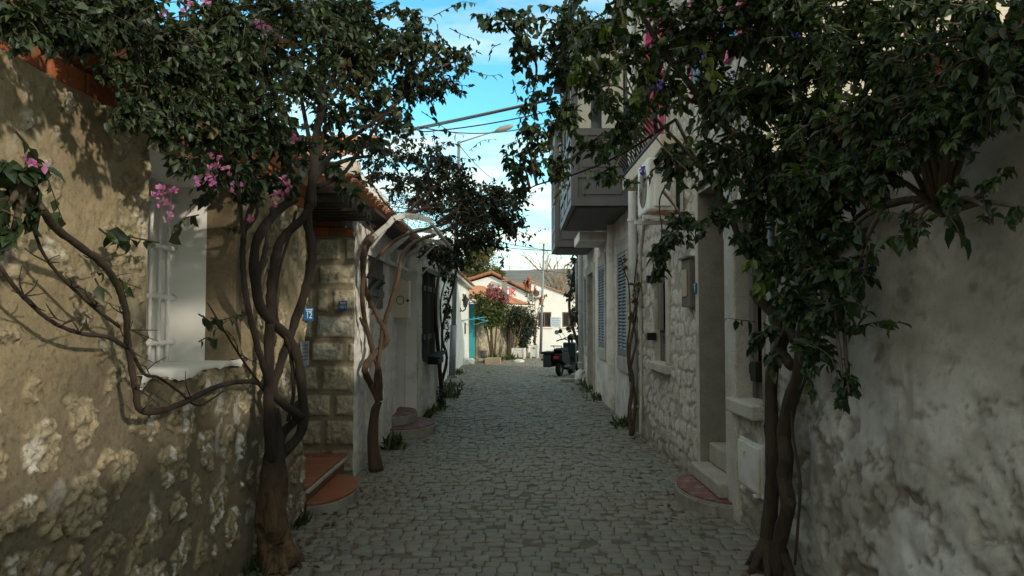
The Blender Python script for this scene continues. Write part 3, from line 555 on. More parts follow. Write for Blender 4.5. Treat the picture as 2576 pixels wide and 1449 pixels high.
def tile_roof(name, P, eu, ev, lu, lv, m, parent, pitch=0.22, spp=8, thick=True, seed=1):
    P, eu, ev = np.array(P), np.array(Vector(eu).normalized()), np.array(Vector(ev).normalized()); nn = np.cross(eu, ev)
    if nn[2] < 0: nn = -nn
    nu = int(lu / pitch * spp) + 1; us = np.linspace(0, lu, nu); step = 0.33; vs = []
    k = 0
    while k * step < lv: vs += [k * step, min(lv, (k + 1) * step - 0.004)]; k += 1
    vs = np.array(vs); U, V_ = np.meshgrid(us, vs, indexing='ij'); col = np.floor(U / pitch * 2); row = np.floor(V_ / step + 1e-6)
    j = _h(col, row, seed) - 0.5
    prof = np.abs(np.sin(np.pi * U / pitch)) ** 0.7 * 0.055
    Hh = prof + 0.022 * (1 - frac(V_ / step + 1e-6)) + 0.008 * j; Vv = V_ + 0.03 * (j + 0.5) * (frac(V_ / step + 1e-6) < 0.02) - 0.02 * (row == 0) * (prof > 0.03)
    pts = P + U[..., None] * eu + Vv[..., None] * ev + Hh[..., None] * nn
    a = np.arange(U.size).reshape(U.shape); q = np.stack([a[:-1, :-1], a[1:, :-1], a[1:, 1:], a[:-1, 1:]], -1).reshape(-1, 4)
    V = pts.reshape(-1, 3); o2 = len(V); low = (P + U[..., None] * eu + Vv[..., None] * ev + (Hh[..., None] * 1.0 - 0.018) * nn).reshape(-1, 3)
    fr = np.stack([a[:-1, 0], a[1:, 0], a[1:, 0] + o2, a[:-1, 0] + o2], -1)
    e1 = np.stack([a[0, :-1], a[0, 1:], a[0, 1:] + o2, a[0, :-1] + o2], -1); e2 = np.stack([a[-1, :-1], a[-1, 1:], a[-1, 1:] + o2, a[-1, :-1] + o2], -1)
    return npmesh(name, np.concatenate([V, low]), [q, q[:, ::-1] + o2, fr, e1, e2], m, parent)

def shutter_leaf(name, W, u0, u1, z0_, z1, d, m, parent, slat=0.055, th=0.03, rail=0.05, mid=None):
    b = MB(); st = min(0.045, (u1 - u0) * 0.2)
    b.wbox(W, u0, u0 + st, d - th, d, z0_, z1); b.wbox(W, u1 - st, u1, d - th, d, z0_, z1)
    b.wbox(W, u0 + st, u1 - st, d - th, d, z0_, z0_ + rail * 2); b.wbox(W, u0 + st, u1 - st, d - th, d, z1 - rail, z1)
    z = z0_ + rail * 2
    while z < z1 - rail - slat * 0.5:
        a, c = u0 + st, u1 - st
        b.hexa([W.pt(a, d + 0.004, z), W.pt(c, d + 0.004, z), W.pt(c, d - th, z + slat * 0.75), W.pt(a, d - th, z + slat * 0.75),
                W.pt(a, d + 0.004, z + 0.012), W.pt(c, d + 0.004, z + 0.012), W.pt(c, d - th, z + slat * 0.75 + 0.012), W.pt(a, d - th, z + slat * 0.75 + 0.012)])
        z += slat
    return b.build(name, m, parent)

# ================================================================= NEAR LEFT STONE COTTAGE
t = thing('stone_cottage', (-1.6, 3.0, 0), 'rubble stone cottage wall with deep white window niche behind the twisted trunk', 'house')
HW = (3.29, 4.30, 1.30, 2.31)
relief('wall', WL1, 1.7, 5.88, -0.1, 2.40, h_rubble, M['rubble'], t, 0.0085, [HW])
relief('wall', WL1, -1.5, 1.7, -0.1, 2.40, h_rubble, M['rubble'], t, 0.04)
b = MB(); b.box(-2.55, -1.612, 5.70, 5.885, -0.1, 2.40); b.build('end_wall', M['ashlar'], t)
b = MB(); b.quad(WL1.pt(HW[1], 0, HW[2]), WL1.pt(HW[1], -0.15, HW[2]), WL1.pt(HW[1], -0.15, HW[3]), WL1.pt(HW[1], 0, HW[3])); b.wbox(WL1, HW[1] + 0.002, HW[1] + 0.11, -0.05, 0.022, 1.31, 2.34); b.build('jamb', M['brown'], t, bevel=0.008)
win = reveal(MB(), WL1, HW, -0.36, -0.15, 'rb'); reveal(win, WL1, HW, -0.36, 0, 'lt'); win.quad(WL1.pt(HW[0], -0.36, HW[2]), WL1.pt(HW[1], -0.36, HW[2]), WL1.pt(HW[1], -0.36, HW[3]), WL1.pt(HW[0], -0.36, HW[3]))
nw = win.build('window', M['niche'], t)
b = MB()
for k in range(9):
    u = 4.23 - 0.105 * k; b.tube([WL1.pt(u + rnd.uniform(-.005, .005), -0.335, 1.30 + 1.01 * j / 14) for j in range(15)], [0.0095 + rnd.uniform(-.0015, .003) for _ in range(15)], 7)
for z in (1.41, 1.67, 1.95, 2.2):
    b.tube([WL1.pt(3.29 + 1.01 * j / 20, -0.335, z + rnd.uniform(-.004, .004)) for j in range(21)], [0.014 + rnd.uniform(-.002, .005) for _ in range(21)], 7)
b.build('grille', M['niche'], nw, smooth=True)
# sill with a broken plaster edge
us = np.linspace(3.2, 4.42, 60); poly = [WL1.pt(u, 0.018 + 0.03 * vn(np.array([u * 14]), np.array([2.0]))[0], 1.298 - (0.05 if 0 else 0)) for u in us]
V = []; 
for u in us:
    n_ = fbm(np.array([u * 9.0]), np.array([3.0]), 4)[0]; n2 = fbm(np.array([u * 13.0]), np.array([8.0]), 5)[0]
    V += [WL1.pt(u, -0.15 if u <= 4.30 else 0.0, 1.306), WL1.pt(u, 0.025 + 0.02 * n2, 1.302), WL1.pt(u, 0.016 + 0.012 * n2, 1.302 - 0.022 - 0.030 * max(0, n_ - 0.35) * 3 * (0.4 if u > 4.2 else 1))]
a = np.arange(len(us) - 1) * 3
npmesh('sill', np.array([list(p) for p in V]), [np.concatenate([np.stack([a, a + 3, a + 4, a + 1], -1), np.stack([a + 1, a + 4, a + 5, a + 2], -1)])], M['niche'], nw)
b = MB()
for c_ in range(2):
    y = -1.2 - 0.13 * c_
    while y < 5.85:
        l = rnd.uniform(0.22, 0.27); zb = 2.402 + 0.105 * c_; b.box(-1.85, -1.6 + rnd.uniform(-.012, .012), y, min(5.87, y + l - 0.014), zb, zb + 0.09 + rnd.uniform(-.004, .004)); y += l
b.build('brick_course', M['brick'], t, bevel=0.008)
tile_roof('roof', (-1.46, -1.5, 2.63), (0, 1, 0), (-0.93, 0, 0.36), 7.5, 3.2, M['tile'], t)
b = MB(); b.box(-1.86, -1.62, -1.5, 5.88, 2.40, 2.615); b.box(-4.6, -1.66, -1.5, -1.45, -0.1, 2.6); b.build('wall_core', M['rubble'], t)

# ================================================================= WHITE COTTAGE ON THE LEFT (with recessed door of cut stone)
t = thing('white_cottage', (-1.53, 9.5, gz(9)), 'whitewashed cottage with cut stone corner, dark shutter and tiled eave on the left', 'house')
relief('stone_wall', WLF, -0.01, 1.2, -0.1, 2.36, h_blocks, M['ashlar'], t, 0.012)
b = MB()
x = -1.535
while x > -2.6: l = 0.24; b.box(x - l + 0.012, x, 7.33, 7.5, 2.362, 2.45); b.box(x - l - 0.1, x - 0.012 - 0.1, 7.34, 7.5, 2.462, 2.55); x -= l
b.build('brick_course', M['brick'], t, bevel=0.006)
us0, zb = WL2.s(925, 775); us1, zt = WL2.s(962, 655); HS = (us0, us1, zb, zt)
relief('wall', WL2, -0.02, 3.24, -0.2, 2.62, h_white, M['white'], t, 0.022, [HS])
b = reveal(MB(), WL2, HS, -0.10); b.wbox(WL2, HS[0], HS[1], -0.14, -0.10, HS[2], HS[3]); w1 = b.build('window', M['plain'], t)
for a_, c_ in ((HS[0], (HS[0] + HS[1]) / 2 - 0.004), ((HS[0] + HS[1]) / 2 + 0.004, HS[1])):
    b = MB()
    n_ = 3
    for k in range(n_): b.wbox(WL2, a_ + (c_ - a_) * k / n_ + 0.003, a_ + (c_ - a_) * (k + 1) / n_ - 0.003, -0.03, 0.012, HS[2] + 0.01, HS[3] - 0.01)
    b.wbox(WL2, a_ + 0.01, c_ - 0.01, 0.013, 0.03, HS[2] + 0.14, HS[2] + 0.22); b.wbox(WL2, a_ + 0.01, c_ - 0.01, 0.013, 0.03, HS[3] - 0.26, HS[3] - 0.18)
    b.bar(WL2.pt(a_ + 0.03, 0.022, HS[2] + 0.24), WL2.pt(c_ - 0.03, 0.022, HS[3] - 0.28), 0.05, 0.02)
    b.build('shutter', M['charcoal'], w1)
b = MB(); b.box(-2.4, -1.57, 11.36, 11.46, -0.2, 2.6); b.box(-2.4, -1.60, 10.55, 10.62, -0.2, 2.6); b.build('door_jamb', M['plain'], t)
b = MB(); b.box(-1.76, -1.72, 10.63, 11.35, 0.13, 2.3); dr = b.build('door', M['charcoal'], t)
b = MB(); b.tube([(-1.70, 10.75, 1.05), (-1.66, 10.75, 1.05), (-1.66, 10.75, 1.2)], 0.012, 6); b.build('handle', M['black'], dr)
ub0, zb = WL2b.s(1061, 905); ub1, zt = WL2b.s(1090, 690); zb = WL2b.s(1075, 905)[1]; zt = WL2b.s(1075, 690)[1]; HB = (ub0, ub1, zb, zt)
relief('wall', WL2b, 0.0, 2.65, -0.3, 2.62, h_white, M['white'], t, 0.03, [HB])
b = MB(); b.hexa([WL2b.pt(0, -0.18, -0.3), WL2b.pt(0, 0.0, -0.3), WL2b.pt(0.05, 0.0, -0.3), WL2b.pt(0.05, -0.18, -0.3), WL2b.pt(0, -0.18, 2.6), WL2b.pt(0, 0.0, 2.6), WL2b.pt(0.05, 0.0, 2.6), WL2b.pt(0.05, -0.18, 2.6)])
b.build('pilaster', M['plain'], t)
b = MB(); b.wbox(WL2b, 2.6, 2.65, -0.5, 0.0, -0.3, 2.6); b.build('end_wall', M['plain'], t)
b = reveal(MB(), WL2b, HB, -0.16); w2 = b.build('window', M['plain'], t)
b = MB(); b.wbox(WL2b, HB[0], HB[1], -0.2, -0.155, HB[2], HB[3]); b.build('pane', M['dark'], w2)
b = MB()
for k in range(4):
    u = HB[0] + (HB[1] - HB[0]) * (k + 0.5) / 4; b.bar(WL2b.pt(u, 0.03, HB[2]), WL2b.pt(u, 0.03, HB[3]), 0.05 if k % 2 else 0.09, 0.03)
for z in (HB[2] + 0.35, HB[3] - 0.3): b.wbox(WL2b, HB[0] - 0.10, HB[1] + 0.10, 0.015, 0.05, z, z + 0.09)
b.wbox(WL2b, HB[0] - 0.03, HB[1] + 0.12, 0.0, 0.09, HB[3] + 0.003, HB[3] + 0.08)
b.build('grille', M['charcoal'], w2)
tile_roof('roof', (-1.30, 5.95, 2.66), (0, 1, 0), (-0.92, 0, 0.38), 8.2, 3.4, M['tile'], t, seed=4)
b = MB()
b.box(-3.0, -1.36, 5.96, 7.32, 2.56, 2.62); b.box(-1.9, -1.33, 7.36, 14.05, 2.625, 2.66)
for k in range(8): b.box(-2.9, -1.34, 6.0 + k * 0.17, 6.06 + k * 0.17, 2.50, 2.558)
b.build('eave_boards', M['darkwood'], t)
b = MB(); b.box(-2.60, -2.50, 5.9, 7.33, 0.2, 2.5); b.build('door', M['darkwood'], t)
b = MB(); b.box(-5, -2.62, 7.6, 7.7, -0.2, 2.6); b.box(-5, -4.9, 7.7, 14, -0.2, 2.6); b.build('back_wall', M['plain'], t)

# tiled doorstep in the recess
b = MB(); b.box(-2.5, -1.60, 5.90, 7.31, -0.1, 0.195); st_ = b.build('tiled_doorstep', M['riser']); ORG[st_.name] = Vector()
b = MB(); b.box(-2.5, -1.575, 5.895, 7.315, 0.199, 0.228); b.build('landing', M['floor_tile'], st_, bevel=0.004)
b = MB()
for k in range(1, 5): b.box(-2.45, -1.58, 5.9 + 0.283 * k - 0.004, 5.9 + 0.283 * k + 0.004, 0.2275, 0.2292)
for k in range(1, 3): b.box(-1.58 - 0.3 * k - 0.004, -1.58 - 0.3 * k + 0.004, 5.9, 7.31, 0.2275, 0.2288)
b.build('grout_lines', M['concrete'], st_)
b = MB(); b.box(-1.590, -1.562, 5.893, 7.317, 0.170, 0.195); b.build('nosing', M['trim'], st_)
arc = [(-1.59, 5.92)] + [(-1.59 + 0.29 * math.sin(a_) ** 0.8, 6.46 - 0.54 * math.cos(a_)) for a_ in np.linspace(0.12, math.pi - 0.12, 18)] + [(-1.59, 7.02)]
b = MB(); b.prism([(x, y, -0.1) for x, y in arc], (0, 0, 0.166)); b.build('lower_step', M['concrete'], st_, bevel=0.006)
b = MB(); b.prism([(x - 0.004, y, 0.07) for x, y in arc], (0, 0, 0.020)); b.build('step_tile', M['floor_tile'], st_, bevel=0.003)
tag(st_, 'terracotta tiled doorstep with rounded lower step below the cut stone corner', 'doorstep')
# round concrete steps of the second door
def halfround(cx, cy, rx, ry, z_, h, n=22):
    return [(cx, cy - ry, z_)] + [(cx + rx * math.sin(a_), cy - ry * math.cos(a_), z_) for a_ in np.linspace(0.05, math.pi - 0.05, n)] + [(cx, cy + ry, z_)]
b = MB(); b.prism(halfround(-1.62, 10.6, 0.62, 0.72, -0.2, 0), (0, 0, 0.25)); s2 = b.build('round_doorstep', M['concrete'], bevel=0.008)
b = MB(); b.prism(halfround(-1.62, 10.6, 0.59, 0.69, 0.053, 0), (0, 0, 0.014)); b.build('step_top', M['redstep'], s2)
b = MB(); b.prism(halfround(-1.62, 10.72, 0.32, 0.56, 0.07, 0), (0, 0, 0.125)); b.build('upper_step', M['concrete'], s2, bevel=0.008)
b = MB(); b.prism(halfround(-1.62, 10.72, 0.30, 0.53, 0.198, 0), (0, 0, 0.012)); b.build('upper_step_top', M['redstep'], s2)
tag(s2, 'pair of round grey and red concrete steps at the dark doorway on the left', 'doorstep')

# ================================================================= FURTHER LEFT: WHITE HOUSE WITH LAMP AND TURQUOISE DOOR
t = thing('lamp_house', (-1.75, 26, gz(26)), 'long white house with wall lamp, tiled roof and turquoise door down the left side', 'house')
relief('wall', WL3, 14.06, 34.0, -0.6, 2.95, h_rough, M['plain'], t, 0.12)
b = MB(); b.box(-8, -1.76, 33.9, 33.98, -0.6, 3.0); b.build('end_wall', M['plain'], t)
b = MB(); b.box(-2.6, -1.76, 14.06, 14.2, -0.6, 2.9); b.build('end_wall', M['plain'], t)
tile_roof('roof', (-1.52, 14.0, 2.98), (0, 1, 0), (-0.94, 0, 0.33), 20.2, 4.5, M['tilefar'], t, pitch=0.25, spp=6, seed=8)
b = MB(); b.box(-2.0, -1.56, 14.1, 34.1, 2.86, 2.965); b.build('eave_board', M['trim'], t)
b = MB(); b.box(-1.74, -1.49, 34.02, 34.07, -0.34, 2.2); dr = b.build('door', M['turq'], t)
b = MB(); 
for z in (0.1, 0.9, 1.7): b = MB(); b.box(-1.72, -1.51, 33.995, 34.017, z, z + 0.07); b.build('rail', M['turq'], dr)
b = MB(); b.quad((-1.74, 29.0, 2.52), (-1.74, 31.4, 2.52), (-1.35, 31.4, 2.30), (-1.35, 29.0, 2.30)); b.quad((-1.74, 29.0, 2.48), (-1.74, 31.4, 2.48), (-1.35, 31.4, 2.26), (-1.35, 29.0, 2.26))
b.bar((-1.73, 29.1, 2.1), (-1.38, 29.1, 2.28), 0.04); b.bar((-1.73, 31.3, 2.1), (-1.38, 31.3, 2.28), 0.04); b.bar((-1.35, 28.98, 2.28), (-1.35, 31.42, 2.28), 0.06); b.build('canopy', M['whitepaint'], t)
b = MB(); b.wbox(WL3, 30.2, 30.8, 0.01, 0.04, 0.9, 1.35); b.build('cabinet_door', M['oldwood'], t)

# stone garden house with tile roof across the end of the street
GW = Wall(-1.42, 34.15, 2.5, 4.6, 0.88, -0.48)
t = thing('garden_house', GW.pt(2.5, 0, gz(36)), 'low stone house with brown tiled roof half hidden behind the flowering bushes', 'house')
relief('wall', GW, 0, 5.25, -0.6, 2.15, h_rubble, M['ashlar'], t, 0.07)
for u0_, u1_, d0_, d1_, zt_ in ((0, 0.2, -2.5, -0.02, 2.2), (5.05, 5.24, -3.2, -0.02, 2.1)): b = MB(); b.wbox(GW, u0_, u1_, d0_, d1_, -0.6, zt_); b.build('end_wall', M['ashlar'], t)
for u in (1.25, 2.9): b = MB(); b.wbox(GW, u, u + 0.34, 0.03, 0.13, -0.6, 1.9); b.build('pier', M['ashlar'], t, bevel=0.03)
tile_roof('roof', GW.pt(-0.1, 0.2, 2.2), GW.u, -GW.n * 0.945 + Vector((0, 0, 0.327)), 5.5, 3.2, M['tilefar'], t, pitch=0.25, spp=6, seed=12)
p = at(1269.5, 718, 38.6); b = MB(); b.box(p.x - 0.13, p.x + 0.13, 38.5, 38.8, 2.2, p.z + 0.22); b.box(p.x - 0.2, p.x + 0.2, 38.43, 38.87, p.z + 0.22, p.z + 0.28); b.build('chimney', M['concrete'], t)
u_, z_ = GW.s(1333, 850); b = MB(); b.wbox(GW, 4.55, 4.60, 0.03, 0.55, 0.55, 1.50); b.build('shutter', M['turq'], t)

# far gable house and far white house
def P2(px, py, Y): v = at(px, py, Y); return (v.x, Y, v.z)
Yg = 43.0
t = thing('gable_house', (0, Yg, gz(43)), 'far white gabled house with orange tile verge and red lettered banner', 'house')
prof = [(-3.6, -0.6), (1.25, -0.6), (1.25, at(1330, 738, Yg).z), (at(1237, 694, Yg).x, at(1237, 694, Yg).z), (-3.6, at(1120, 728, Yg).z)]
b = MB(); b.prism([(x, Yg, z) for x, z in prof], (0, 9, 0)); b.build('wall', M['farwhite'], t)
b = MB(); b.prism([(x * 0.96 - 0.05, Yg - 0.012, z - 0.55) for x, z in ((-1.3, 3.5), (0.2, 3.3), (-0.2, 4.05), (-0.9, 4.25))], (0, 0.01, 0)); b.build('bare_plaster_patch', M['trim'], t)
pk = Vector((at(1237, 688, Yg).x, Yg - 0.2, at(1237, 688, Yg).z)); le = Vector((-4.0, Yg - 0.2, at(1105, 730, Yg).z)); re = Vector((1.35, Yg - 0.2, at(1334, 737, Yg).z))
for nm, e in (('roof', le), ('roof', re)):
    d_ = pk - e
    tile_roof(nm, e, (0, 1, 0), d_, 9.4, d_.length, M['tile'], t, pitch=0.3, spp=6, seed=3)
b = MB()
for e in (le, re):
    for k in range(14):
        p0 = e.lerp(pk, k / 14) + Vector((0, -0.02, 0.05)); p1 = e.lerp(pk, (k + 1.06) / 14) + Vector((0, -0.02, 0.075)); b.tube([p0, p1], [0.10, 0.085], 8)
b.build('verge_tiles', M['tile'], t)
bx = at(1297, 733, Yg)
b = MB(); b.box(bx.x - 0.98, bx.x + 0.04, Yg - 0.03, Yg - 0.014, at(0, 745, Yg).z, at(0, 721, Yg).z); bn = tag(b.build('banner', M['banner']), 'white banner with red letters hanging on the far gable wall', 'banner')
text('lettering', 'TILIK', 0.42, (bx.x, Yg - 0.036, at(0, 737, Yg).z), (1, 0, 0), (0, 0, 1), M['redletter'], bn, align='RIGHT', bold=0.016)
text('lettering', 'BINDEN', 0.17, (bx.x, Yg - 0.036, at(0, 726.5, Yg).z), (1, 0, 0), (0, 0, 1), M['redletter'], bn, align='RIGHT', bold=0.006)
Yf = 43.4
t = thing('far_white_house', (4.0, Yf, gz(43)), 'far white house with brown framed windows facing down the street', 'house')
zl = at(1331, 706, Yf).z; zr = at(1440, 746, Yf).z
x0, x1, x2 = at(1331, 700, Yf).x, at(1440, 700, Yf).x, 5.4
zz2 = zr + (zr - zl) / (x1 - x0) * (x2 - x1)
HF = []
Wf = Wall(0, Yf, 1, 0, 0, -1)
for pa, pb in ((1352, 1385), (1412, 1447)): HF.append((at(pa, 0, Yf).x, at(pb, 0, Yf).x, at(0, 823, Yf).z, at(0, 785, Yf).z))
b = MB(); b.prism([(x0, Yf + 0.25, -0.6), (x2, Yf + 0.25, -0.6), (x2, Yf + 0.25, zz2), (x0, Yf + 0.25, zl)], (0, 8, 0)); b.build('wall_core', M['dark'], t)
ztop = HF[0][3]
b = MB()
b.wbox(Wf, x0, x2, -0.24, 0, -0.6, HF[0][2])
xs_ = [x0, HF[0][0], HF[0][1], HF[1][0], HF[1][1], x2]
for k in (0, 2, 4): b.wbox(Wf, xs_[k], xs_[k + 1], -0.24, 0, HF[0][2], ztop)
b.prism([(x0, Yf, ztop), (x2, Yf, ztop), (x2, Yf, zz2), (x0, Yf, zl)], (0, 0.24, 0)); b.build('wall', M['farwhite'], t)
for h in HF:
    b = MB(); fw = 0.07
    b.wbox(Wf, h[0], h[0] + fw, -0.12, -0.04, h[2], h[3]); b.wbox(Wf, h[1] - fw, h[1], -0.12, -0.04, h[2], h[3]); b.wbox(Wf, h[0] + fw, h[1] - fw, -0.12, -0.04, h[2], h[2] + fw); b.wbox(Wf, h[0] + fw, h[1] - fw, -0.12, -0.04, h[3] - fw, h[3]); b.wbox(Wf, (h[0] + h[1]) / 2 - 0.03, (h[0] + h[1]) / 2 + 0.03, -0.11, -0.05, h[2] + fw, h[3] - fw)
    wn = b.build('window', M['brownframe'], t)
    b = MB(); b.wbox(Wf, h[0] + fw, h[1] - fw, -0.10, -0.08, h[2] + fw, h[3] - fw); b.build('pane', M['glass'], wn)
    b = MB(); b.wbox(Wf, h[0] - 0.12, h[1] + 0.12, -0.02, 0.08, h[2] - 0.07, h[2] - 0.003); b.build('sill', M['farwhite'], wn)
d_ = Vector((x2 - x0, 0, zz2 - zl))
tile_roof('roof', (x0 - 0.1, Yf - 0.15, zl + 0.03), (0, 1, 0), d_, 8, d_.length, M['tilefar'], t, pitch=0.3, spp=6, seed=5)
b = MB(); b.lathe((x0 + 0.02, Yf - 0.12, zl + 0.05), [(0.12, 0), (0.14, 0.12), (0.05, 0.2)], 10); b.build('ridge_tile', M['tile'], t)
# white house behind the canopy on the left
t = thing('upper_house', (-2.9, 13, 0), 'taller pale house with tiled eave seen through the left branches', 'house')
b = MB(); b.box(-7.4, -3.2, 15, 20, -0.2, 4.75); b.build('wall', M['plain'], t)
tile_roof('roof', (-7.5, 14.8, 4.78), (1, 0, 0), (0, 0.93, 0.36), 4.4, 3, M['tile'], t, seed=6)
p = at(884, 470, 12.5); b = MB(); b.box(p.x - 0.1, p.x + 0.12, 12.4, 12.7, 2.8, at(0, 405, 12.5).z); b.build('chimney', M['cream'], t)

# ================================================================= RIGHT: STONE HOUSE
t = thing('stone_house', (1.8, 7.7, gz(7)), 'pale rubble stone house with door, balcony and two small windows on the right', 'house')
h1 = (WR1.s(1674, 0)[0], WR1.s(1640, 0)[0], 1.03, 2.30)     # u grows away from the camera
HD = (5.98, 6.82, 0.0, 2.70); h2 = (5.17, 5.71, 0.94, 2.30); HP = (WR1.s(1662, 0)[0] - 0.05, WR1.s(1632, 0)[0], 3.38, 5.15)
relief('wall', WR1, 5.16, 10.2, -0.2, 6.0, h_stone, M['stone'], t, 0.022, [h1, HD, h2, HP])
b = MB(); b.box(2.30, 9.5, 5.30, 10.1, -0.2, 5.95); b.build('wall_core', M['dark'], t)
Ws = Wall(1.8, 5.16, 1, 0, 0, -1)
relief('side_wall', Ws, 0, 7.7, -0.2, 6.0, h_rough, M['cream'], t, 0.1)
b = MB(); b.box(1.6, 9.6, 5.05, 10.2, 6.0, 6.12); b.build('cornice', M['trim'], t)
# window 1
b = reveal(MB(), WR1, h1, -0.13); w1 = b.build('window', M['trim'], t)
b = MB(); b.wbox(WR1, h1[0] - 0.17, h1[0] - 0.002, -0.02, 0.035, h1[2], h1[3]); b.wbox(WR1, h1[0] - 0.17, h1[1] + 0.12, -0.02, 0.035, h1[3] + 0.002, h1[3] + 0.18); b.build('surround', M['trim'], w1, bevel=0.012)
b = MB(); b.wbox(WR1, h1[0] - 0.18, h1[1] + 0.06, -0.26, 0.075, h1[2] - 0.10, h1[2] - 0.003); b.build('sill', M['trim'], w1, bevel=0.012)
b = MB(); fw = 0.06
for a_, c_, e_, g_ in ((h1[0], h1[0] + fw, h1[2], h1[3]), (h1[1] - fw, h1[1], h1[2], h1[3]), (h1[0] + fw, h1[1] - fw, h1[3] - fw, h1[3]), (h1[0] + fw, h1[1] - fw, h1[2] + 0.30, h1[2] + 0.38), ((h1[0] + h1[1]) / 2 - 0.03, (h1[0] + h1[1]) / 2 + 0.03, h1[2] + 0.38, h1[3] - fw)): b.wbox(WR1, a_, c_, -0.12, -0.07, e_, g_)
b.build('frame', M['oldwood'], w1)
b = MB(); b.wbox(WR1, h1[0] + fw, h1[1] - fw, -0.115, -0.10, h1[2] + 0.38, h1[3] - fw); b.build('pane', M['glass'], w1)
b = MB(); b.wbox(WR1, h1[0] + fw, h1[1] - fw, -0.115, -0.08, h1[2], h1[2] + 0.297); b.wbox(WR1, h1[0] + 0.2, h1[0] + 0.21, -0.08, -0.072, h1[2], h1[2] + 0.29); b.build('lower_panel', M['oldwood'], w1)
# half folded shutter, seen as a dark wedge, with its iron straps
b = MB(); zz_ = (h1[2] + 0.38, h1[3] - 0.05)
b.hexa([WR1.pt(u, dd_, z) for z in zz_ for u, dd_ in ((h1[1] - 0.03, -0.065), (h1[1] - 0.03, -0.035), (h1[1] - 0.42, 0.010), (h1[1] - 0.44, -0.02))]); b.build('shutter', M['oldwood'], w1)
for z in (h1[2] + 0.25, h1[3] - 0.32):
    b = MB(); b.wbox(WR1, h1[1] - 0.02, h1[1] + 0.05, -0.02, 0.09, z, z + 0.09); b.build('hinge', M['black'], w1)
    b = MB(); b.wbox(WR1, h1[0] + 0.002, h1[0] + 0.14, -0.06, 0.03, z - 0.02, z + 0.07); b.build('latch', M['black'], w1)
# door in its deep stone reveal
b = MB(); reveal(b, WR1, HD, -0.24, 0.03, 'lrt'); dj = b.build('door_reveal', M['jamb'], t)
b = MB(); b.wbox(WR1, HD[1] + 0.002, HD[1] + 0.10, -0.1, 0.04, 0.0, 2.75); b.wbox(WR1, h2[1] + 0.002, HD[0] - 0.002, -0.2, 0.045, -0.1, 2.75); b.wbox(WR1, h2[1] + 0.01, HD[1] + 0.1, -0.1, 0.04, 2.753, 2.95); b.build('door_surround', M['trim'], t, bevel=0.015)
b = MB(); b.wbox(WR1, HD[0], HD[1], -0.30, -0.25, 0.25, 2.28); dr = b.build('door', M['jamb'], t)
b = MB()
for k in range(3): b.wbox(WR1, HD[0] + 0.06 + 0.25 * k, HD[0] + 0.27 + 0.25 * k, -0.249, -0.235, 0.35, 2.2)
b.build('plank', M['oldwood'], dr)
b = MB(); b.wbox(WR1, HD[0], HD[1], -0.29, -0.25, 2.35, 2.69); tr_ = b.build('transom', M['greywood'], t)
b = MB(); b.wbox(WR1, HD[0], HD[1], -0.26, -0.20, 2.285, 2.345); b.build('transom_rail', M['whitepaint'], tr_)
# window 2
b = reveal(MB(), WR1, h2, -0.16, 0.02); w2 = b.build('window', M['trim'], t)
b = MB(); b.wbox(WR1, h2[0] - 0.0, h2[1] + 0.08, -0.14, 0.10, h2[2] - 0.11, h2[2] - 0.003); b.build('sill', M['trim'], w2, bevel=0.015)
b = MB(); b.wbox(WR1, h2[0] + 0.07, h2[1] - 0.07, -0.135, -0.125, h2[2] + 0.30, h2[3]); b.build('pane', M['glass'], w2)
b = MB()
for a_, c_, e_, g_ in ((h2[0], h2[0] + 0.07, h2[2], h2[3]), (h2[1] - 0.07, h2[1], h2[2], h2[3]), (h2[0] + 0.07, h2[1] - 0.07, h2[2] + 0.24, h2[2] + 0.34), (h2[0] + 0.25, h2[0] + 0.29, h2[2] + 0.34, h2[3])): b.wbox(WR1, a_, c_, -0.14, -0.09, e_, g_)
b.wbox(WR1, h2[0] + 0.07, h2[1] - 0.07, -0.14, -0.11, h2[2], h2[2] + 0.238); b.build('frame', M['oldwood'], w2)
b = MB(); zz_ = (h2[2] + 0.16, h2[3] - 0.03)
b.hexa([WR1.pt(u, dd_, z) for z in zz_ for u, dd_ in ((h2[1] - 0.05, -0.085), (h2[1] - 0.05, -0.055), (h2[1] - 0.30, 0.0), (h2[1] - 0.32, -0.03))]); b.build('shutter', M['oldwood'], w2)
b = MB(); b.wbox(WR1, h2[0] + 0.02, h2[0] + 0.13, -0.05, 0.06, h2[2] + 0.16, h2[2] + 0.30); b.build('latch', M['black'], w2)
b = MB(); b.wbox(WR1, h2[0] + 0.14, h2[0] + 0.36, -0.02, -0.005, h2[2] + 0.20, h2[2] + 0.27); b.build('hinge', M['black'], w2)
# balcony with iron railing and pink door
b = MB(); b.wbox(WR1, 7.2, 9.55, 0.03, 0.30, 3.20, 3.36); bal = b.build('balcony', M['cream'], t, bevel=0.01)
b = MB(); z0b, z1b = 3.36, 4.28
def rail_pts(u): return [WR1.pt(u, 0.27, z0b + 0.06), WR1.pt(u, 0.30, z0b + 0.14), WR1.pt(u, 0.40, z0b + 0.26), WR1.pt(u, 0.39, z0b + 0.40), WR1.pt(u, 0.29, z0b + 0.58), WR1.pt(u, 0.27, z1b)]
for k in range(20): b.tube(rail_pts(7.25 + 0.12 * k), 0.010, 6)
for z in (z0b + 0.06, z1b): b.bar(WR1.pt(7.22, 0.27, z), WR1.pt(9.55, 0.27, z), 0.025)
for k in range(4):
    d = 0.05 + 0.06 * k; b.tube([WR1.pt(9.55, d, z0b + 0.06), WR1.pt(9.58, d, z0b + 0.2), WR1.pt(9.66, d, z0b + 0.3), WR1.pt(9.58, d, z0b + 0.55), WR1.pt(9.55, d, z1b)], 0.010, 6)
b.bar(WR1.pt(9.55, 0.02, z1b), WR1.pt(9.55, 0.27, z1b), 0.025)
